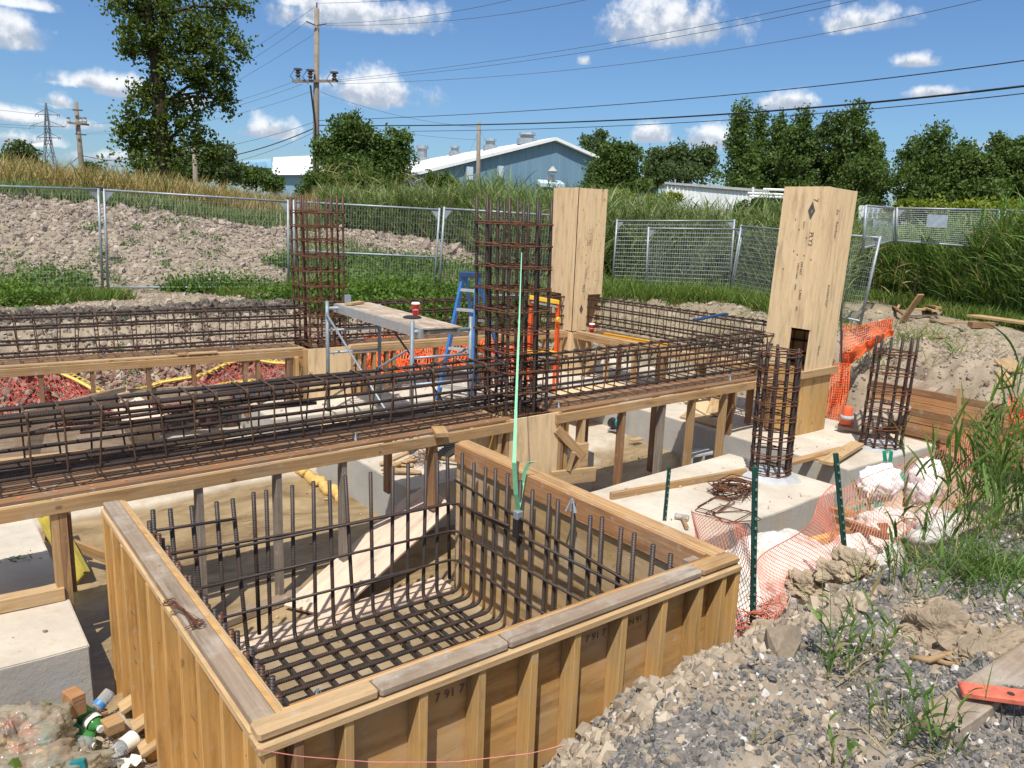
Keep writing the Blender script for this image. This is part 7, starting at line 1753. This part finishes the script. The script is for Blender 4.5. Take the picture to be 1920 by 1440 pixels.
# ------------------------------------------------------------------ litter at the left
def glassm(name, col, al):
    m, t, p = mat(name, .12, .6); p.inputs['Base Color'].default_value = C4(col); p.inputs['Transmission Weight'].default_value = al; p.inputs['IOR'].default_value = 1.15; return m
glassm('pet_green', (.10, .42, .12), .55); glassm('pet_clear', (.82, .86, .88), .75); glassm('pet_dark', (.03, .16, .10), .4)
def bottle(label, a, b, r, material, cap='white', lab=None, L_=None):
    a = Vector(a); b = Vector(b); L = (b-a).length; ax = (b-a).normalized()
    root = thing('plastic_bottle', label, 'bottle', tuple(a), 0, 'littered drink bottles')
    prof = [(r*.55, 0), (r*.95, L*.03)]
    for k in range(9): prof += [(r*(1.0 if k % 2 else .93), L*(.08+k*.062))]
    prof += [(r*.98, L*.66), (r*.85, L*.76), (r*.45, L*.87), (r*.28, L*.91), (r*.28, L*.94)]
    mb = MB(); mb.lathe((0, 0, 0), prof, 18, axis=ax); bb_ = mb.build('body', MAT[material], root, smooth=True)
    mb = MB(); mb.lathe(ax*L*.94, [(r*.36, 0), (r*.36, L*.06)], 14, axis=ax); mb.build('cap', MAT[cap], root)
    if lab:
        mb = MB(); mb.lathe(ax*L*lab[1], [(r*1.015, 0), (r*1.015, L*.17)], 18, axis=ax, caps=False); mb.build('paper_label', MAT[lab[0]], bb_, smooth=True)
plain('label_blue', (.05, .22, .60), .4, .4, 0, .3, 40)
zg = -1.165
bottle('large green drink bottle with a pale label lying in the litter', G(142, 1330, -1.12), G(190, 1368, -1.13), .052, 'pet_green', 'white', ('paper', .62))
bottle('clear water bottle with a blue label leaning at the form wall', G(208, 1296, -1.06), G(172, 1338, -1.13), .036, 'pet_clear', 'white', ('label_blue', .50))
bottle('dark green bottle half under the litter bag', G(128, 1352, -1.12), G(150, 1388, -1.13), .040, 'pet_dark', 'pet_green')
bottle('small green bottle with crushed ribs nearest the mud', G(153, 1378, -1.13), G(177, 1388, -1.13), .034, 'pet_green', 'paper')
bottle('colourless round bottle lying in front of the small green one', G(142, 1392, -1.13), G(178, 1398, -1.13), .040, 'pet_clear', 'paper')
bottle('blue capped bottle poking up behind the wood block', G(142, 1315, -1.08), G(133, 1293, -.94), .028, 'label_blue', 'label_blue')
plank('brown wood block resting on the bag beside the footing', G(126, 1322, -.98), G(152, 1310, -.98), .11, .12, 'lumber_red', 'wood_block', 'block')
plank('small square cut wood block on the mud', G(195, 1366, -1.13), G(227, 1352, -1.13), .10, .06, 'lumber', 'wood_block', 'block')
plank('thin wood slat beside the clear water bottle', G(172, 1342, -1.15), G(202, 1333, -1.15), .035, .02, 'lumber', 'wood_scrap', 'wood scrap')
mb = MB()
for k in range(26): c = G(152+random.uniform(-10, 10), 1363+random.uniform(-6, 6), -1.13); mb.box(c, (.02, .03, .012), rz=random.random()*3)
tag(mb.build('yellow_crumbs', MAT['foam_yellow']), 'yellow crumbs beside the large green bottle', 'crumbs', None, 'stuff')
tb2 = thing('plastic_tumbler', 'clear plastic tumbler with a white paper sleeve at the form wall', 'cup', tuple(G(205, 1418, -1.12))); O = Vector(tb2.location)
a, b = G(203, 1420, -1.12)-O, G(252, 1384, -1.12)-O; ax = (b-a).normalized(); L = (b-a).length
mb = MB(); mb.lathe(a, [(.034, 0), (.046, L)], 18, axis=ax); mb.build('body', MAT['pet_clear'], tb2, smooth=True)
mb = MB(); mb.lathe(a, [(.0435, L*.52), (.047, L*.97)], 18, axis=ax, caps=False); mb.build('sleeve', MAT['paper'], tb2, smooth=True)
for k, (x, y, s, lab) in enumerate(((190, 1437, .10, 'torn white paper scrap at the bottom edge, left'), (243, 1436, .07, 'small white paper scrap at the bottom edge, right'), (158, 1052, .07, 'crumpled white paper in the muddy water behind the left wall'))):
    c = G(x, y, -1.17); mb = MB(); n = 6
    for i in range(n):
        for j in range(n):
            f = lambda i_, j_: c+Vector(((i_/n-.5)*s*1.6, (j_/n-.5)*s, .02*math.sin(i_*2.3+j_*1.7+k)+.02))
            mb.quadpts([f(i, j), f(i+1, j), f(i+1, j+1), f(i, j+1)])
    tag(mb.build('paper_scrap', MAT['paper']), lab, 'paper', 'paper scraps')
for k, (x, y) in enumerate(((225, 1330), (248, 1365), (262, 1410))):
    a = G(x, y, -1.15); plank(('pale foot block', 'second pale foot block', 'third pale foot block')[k]+' nailed at the base of the left wall studs', a, a+Vector((.14, .0, .06)), .10, .03, 'lumber_pale', 'foot_block', 'block')
mb = MB()
for i in range(34):
    c = G(random.uniform(190, 262), random.uniform(1385, 1436), -1.165); a = random.random()*6; l_ = random.uniform(.03, .12); mb.tube([c, c+Vector((math.cos(a)*l_, math.sin(a)*l_, random.uniform(0, .02))), c+Vector((math.cos(a+.5)*l_*1.7, math.sin(a+.5)*l_*1.7, random.uniform(0, .03)))], .0022, 3)
tag(mb.build('twigs', MAT['bark']), 'scattered dark twigs and wire bits beside the tumbler', 'twigs', None, 'stuff')
v = Veg(); c = G(28, 1052, -.79); B = np.array([[c.x, c.y, -.79]])+rs.randn(26, 3)*np.array([.06, .03, .004]); v.blades(B, rs.uniform(.02, .06, 26), np.full(26, .008), 2.5, .5); tag(v.build('weed_sprig', 'weed'), 'small green sprig on the left footing', 'plant')
# ------------------------------------------------------------------ foreground right: rock, lumber, plants
def rock(label, c, rad, seedv, material='rock', name='boulder'):
    o = lump(name, label, tuple(c), rad, material, 'rock', .22, 1.7, .6, (96, 64), seedv, None, seedv, .05, None, .20, False)
    return o
rc = G(1755, 1195, -.02); rock('big lump of hardened tan clay in the gravel at right', rc+Vector((0, 0, .02)), (.14, .11, .12), 2.2, 'clod_brown')
rc = G(1560, 1075, -.28); rock('tan clay lump on the bank edge above the white sacks', rc, (.10, .08, .07), 5.1, 'clod')
rc = G(1510, 1100, -.40); rock('smaller clay lump left of the bank edge one', rc, (.12, .09, .08), 7.7, 'clod')
rc = G(1460, 1215, -.42); rock('dark brown clay lump at the foot of the near T post', rc, (.22, .14, .12), 9.7, 'clod_brown')
rc = G(1600, 1060, -.25); rock('round clay lump beside the foot of the second T post', rc, (.13, .11, .09), 4.4, 'clod')
rc = G(1400, 1330, -.30); rock('low crumbly clay mound against the right corner of the form', rc+Vector((0, 0, -.02)), (.22, .12, .08), 3.3, 'clod')
rc = G(1870, 1240, .0); rock('brown clay mound behind the grey timber at right', rc+Vector((.05, .05, -.02)), (.32, .16, .09), 6.3, 'clod_brown')
tb_ = thing('timber_beam', 'weathered grey timber beam lying on the gravel at the lower right', 'timber')
A_, B_ = G(1742, 1378, .045), G(1985, 1212, .045); tb_.location = A_
mb = MB(); mb.bar(Vector(), B_-A_, .135, .085); mb.build('beam', MAT['timber_grey'] if 'timber_grey' in MAT else MAT['lumber_grey'], tb_, bevel=.006)
lw = thing('red_lath', 'salmon painted slotted board resting across the grey timber', 'board'); A2, B2 = G(1800, 1292, .115), G(1990, 1318, .13); lw.location = A2
mb = MB(); mb.bar(Vector(), B2-A2, .075, .022); mb.build('board', MAT['red_paint'], lw, bevel=.004)
c = ipt(A2, G(1985, 1320, .13), .52); mb = MB(); mb.lathe(c-A2+Vector((0, 0, .0112)), [(.012, 0), (.012, .0008)], 10); mb.v = [(x if True else x, y, z) for x, y, z in mb.v]; mb.build('slot', MAT['bark'], lw)
for k, (x, y) in enumerate(((1878, 1322), (1902, 1326))):
    mb = MB(); q = G(x, y, .11); mb.tube([q-A2, q-A2+Vector((-.004, -.01, -.07))], .002, 5); mb.build('nail', MAT['dark_metal'], lw)
mb = MB(); mb.tube([G(1708, 1232, .02), G(1740, 1238, .03), G(1775, 1228, .03), G(1795, 1222, .05)], [.012, .014, .012, .008], 7); mb.tube([G(1750, 1236, .02), G(1775, 1244, .02), G(1812, 1246, .02)], [.010, .010, .006], 7)
tag(mb.build('dead_root', MAT['lumber'], smooth=True), 'forked pale dead root below the big clay lump', 'root')
def reed_clump(label, px, py, z, n, h, spread=.035, lw=.022, leaves=7, lean=.12, ll=(.16, .34), group='reed clumps on the near bank'):
    g = GS(px, py, 0, 1.5, 14); zz = g.z; root = thing('reed_clump', label, 'reeds', (g.x, g.y, zz-.01), 0, group)
    v = Veg(); B = rs.randn(n, 3)*np.array([spread, spread, .0]); v.reeds(B, rs.uniform(.6, 1.05, n)*h*1.1, lw=lw*.66, leaves=max(4, leaves-2), stemw=.0045, lean=lean*2.6, ll=(ll[0]*1.25, ll[1]*1.35), segs=6, upr=(1.1, 4.5))
    v.build('shoots', 'reed_near', root)
    v = Veg(); B = rs.randn(n*2, 3)*np.array([spread*1.3, spread*1.3, 0]); v.blades(B, rs.uniform(.08, .2, n*2), np.full(n*2, .006), 1.2, .5, 3); v.build('dry_base', 'grass_dry', root)['kind'] = 'stuff'
    return root
reed_clump('reed clump crossing the middle of the white sacks', 1545, 1265, -.25, 6, .46, .025, .020, 6)
reed_clump('slender reed tuft right of the clump before the sacks', 1600, 1262, -.18, 6, .33, .03, .018, 6)
reed_clump('short reed tuft beside the slender one', 1645, 1235, -.12, 5, .20, .02, .016, 5)
reed_clump('reed clump at the bottom edge left of the grey timber', 1700, 1400, 0, 12, .30, .05, .016, 7, .3)
reed_clump('single tall reed shoot in front of the salmon board', 1765, 1432, 0, 2, .30, .01, .018, 4)
reed_clump('thin reed shoot right of the single tall one', 1805, 1420, 0, 2, .24, .01, .014, 4)
reed_clump('lone reed blade at the bottom edge near the centre right', 1565, 1448, -.05, 2, .22, .02, .02, 4)
reed_clump('very small reed shoot on the tan clay', 1415, 1400, -.25, 1, .18, .005, .016, 3)
reed_clump('reed leaning over the big clay lump', 1725, 1130, -.05, 4, .45, .03, .02, 6, .3)
reed_clump('dark reed tuft left of the big grass tussock', 1690, 1120, -.1, 7, .30, .04, .018, 7)
reed_clump('upright reed stems beside the bright bags, left', 1640, 1060, -.35, 9, .75, .09, .022, 8)
reed_clump('upright reed stems beside the bright bags, right', 1715, 1050, -.22, 10, .85, .10, .024, 8)
reed_clump('reed stems rising in front of the brown board', 1575, 1075, -.35, 4, .60, .05, .02, 6)
for k, (x, y, n_, h_) in enumerate(((1790, 1010, 12, .66), (1835, 1005, 20, .86), (1880, 1000, 22, .92), (1925, 1010, 18, .86), (1975, 1030, 10, .7), (1860, 960, 9, 1.0))):
    reed_clump(('first', 'second', 'third', 'fourth', 'fifth', 'rear')[k]+' tall reed stand of the dense group at the right edge, counted from the left', x, y, -.05, n_, h_, .10, .019, 9, .05, (.18, .32), 'dense reed stands at the right edge')
reed_clump('arching reed at the right edge above the grey timber', 1935, 1200, 0, 5, .42, .04, .02, 7, .35)
v = Veg(); c = G(1840, 1080, 0); n_ = 650; B = np.stack([c.x+rs.randn(n_)*.16, c.y+rs.randn(n_)*.14, np.zeros(n_)], 1); B[:, 2] = [gz(a[0], a[1])-.01 for a in B]
v.blades(B, rs.uniform(.07, .24, n_), np.full(n_, .006), 1.1, .5, 4); tag(v.build('grass_tussock', 'reed_near'), 'dense dark green grass tussock at the foot of the tall reed stands', 'grass')
v = Veg(); n_ = 700; X = rs.uniform(2.6, 6.2, n_); Y = rs.uniform(1.0, 2.6, n_); B = np.stack([X, Y, np.array([gz(a, b) for a, b in zip(X, Y)])], 1)
v.blades(B, rs.uniform(.03, .14, n_), np.full(n_, .004), 1.6, .6, 3); tag(v.build('dry_grass', 'grass_dry'), 'sparse dry stalks over the near gravel bank', None, None, 'stuff')
v = Veg(); n_ = 420; X = rs.uniform(3.9, 6.6, n_); Y = rs.uniform(1.7, 2.9, n_); B = np.stack([X, Y, np.array([gz(a, b) for a, b in zip(X, Y)])], 1)
v.blades(B, rs.uniform(.08, .30, n_), np.full(n_, .007), .9, .5, 3); tag(v.build('grass_fringe', 'grass_green'), 'grass fringe among the reed stems behind the gravel', None, None, 'stuff')

# crumbs and chips caught round the clay lumps
Q = []
for o in [q for q in bpy.data.objects if q.name.startswith('boulder')]:
    for k in range(150): a = random.random()*6.283; r_ = random.uniform(.6, 1.5); x = o.location.x+math.cos(a)*r_*.16; y = o.location.y+math.sin(a)*r_*.13; Q.append((x, y, gz(x, y)+.004))
Q = np.array(Q); stones('clay_crumbs', Q, np.exp(rs.normal(-4.5, .55, len(Q))), MAT['bank_clods'], 'clay crumbs lying round the big tan lumps', .8, .45)
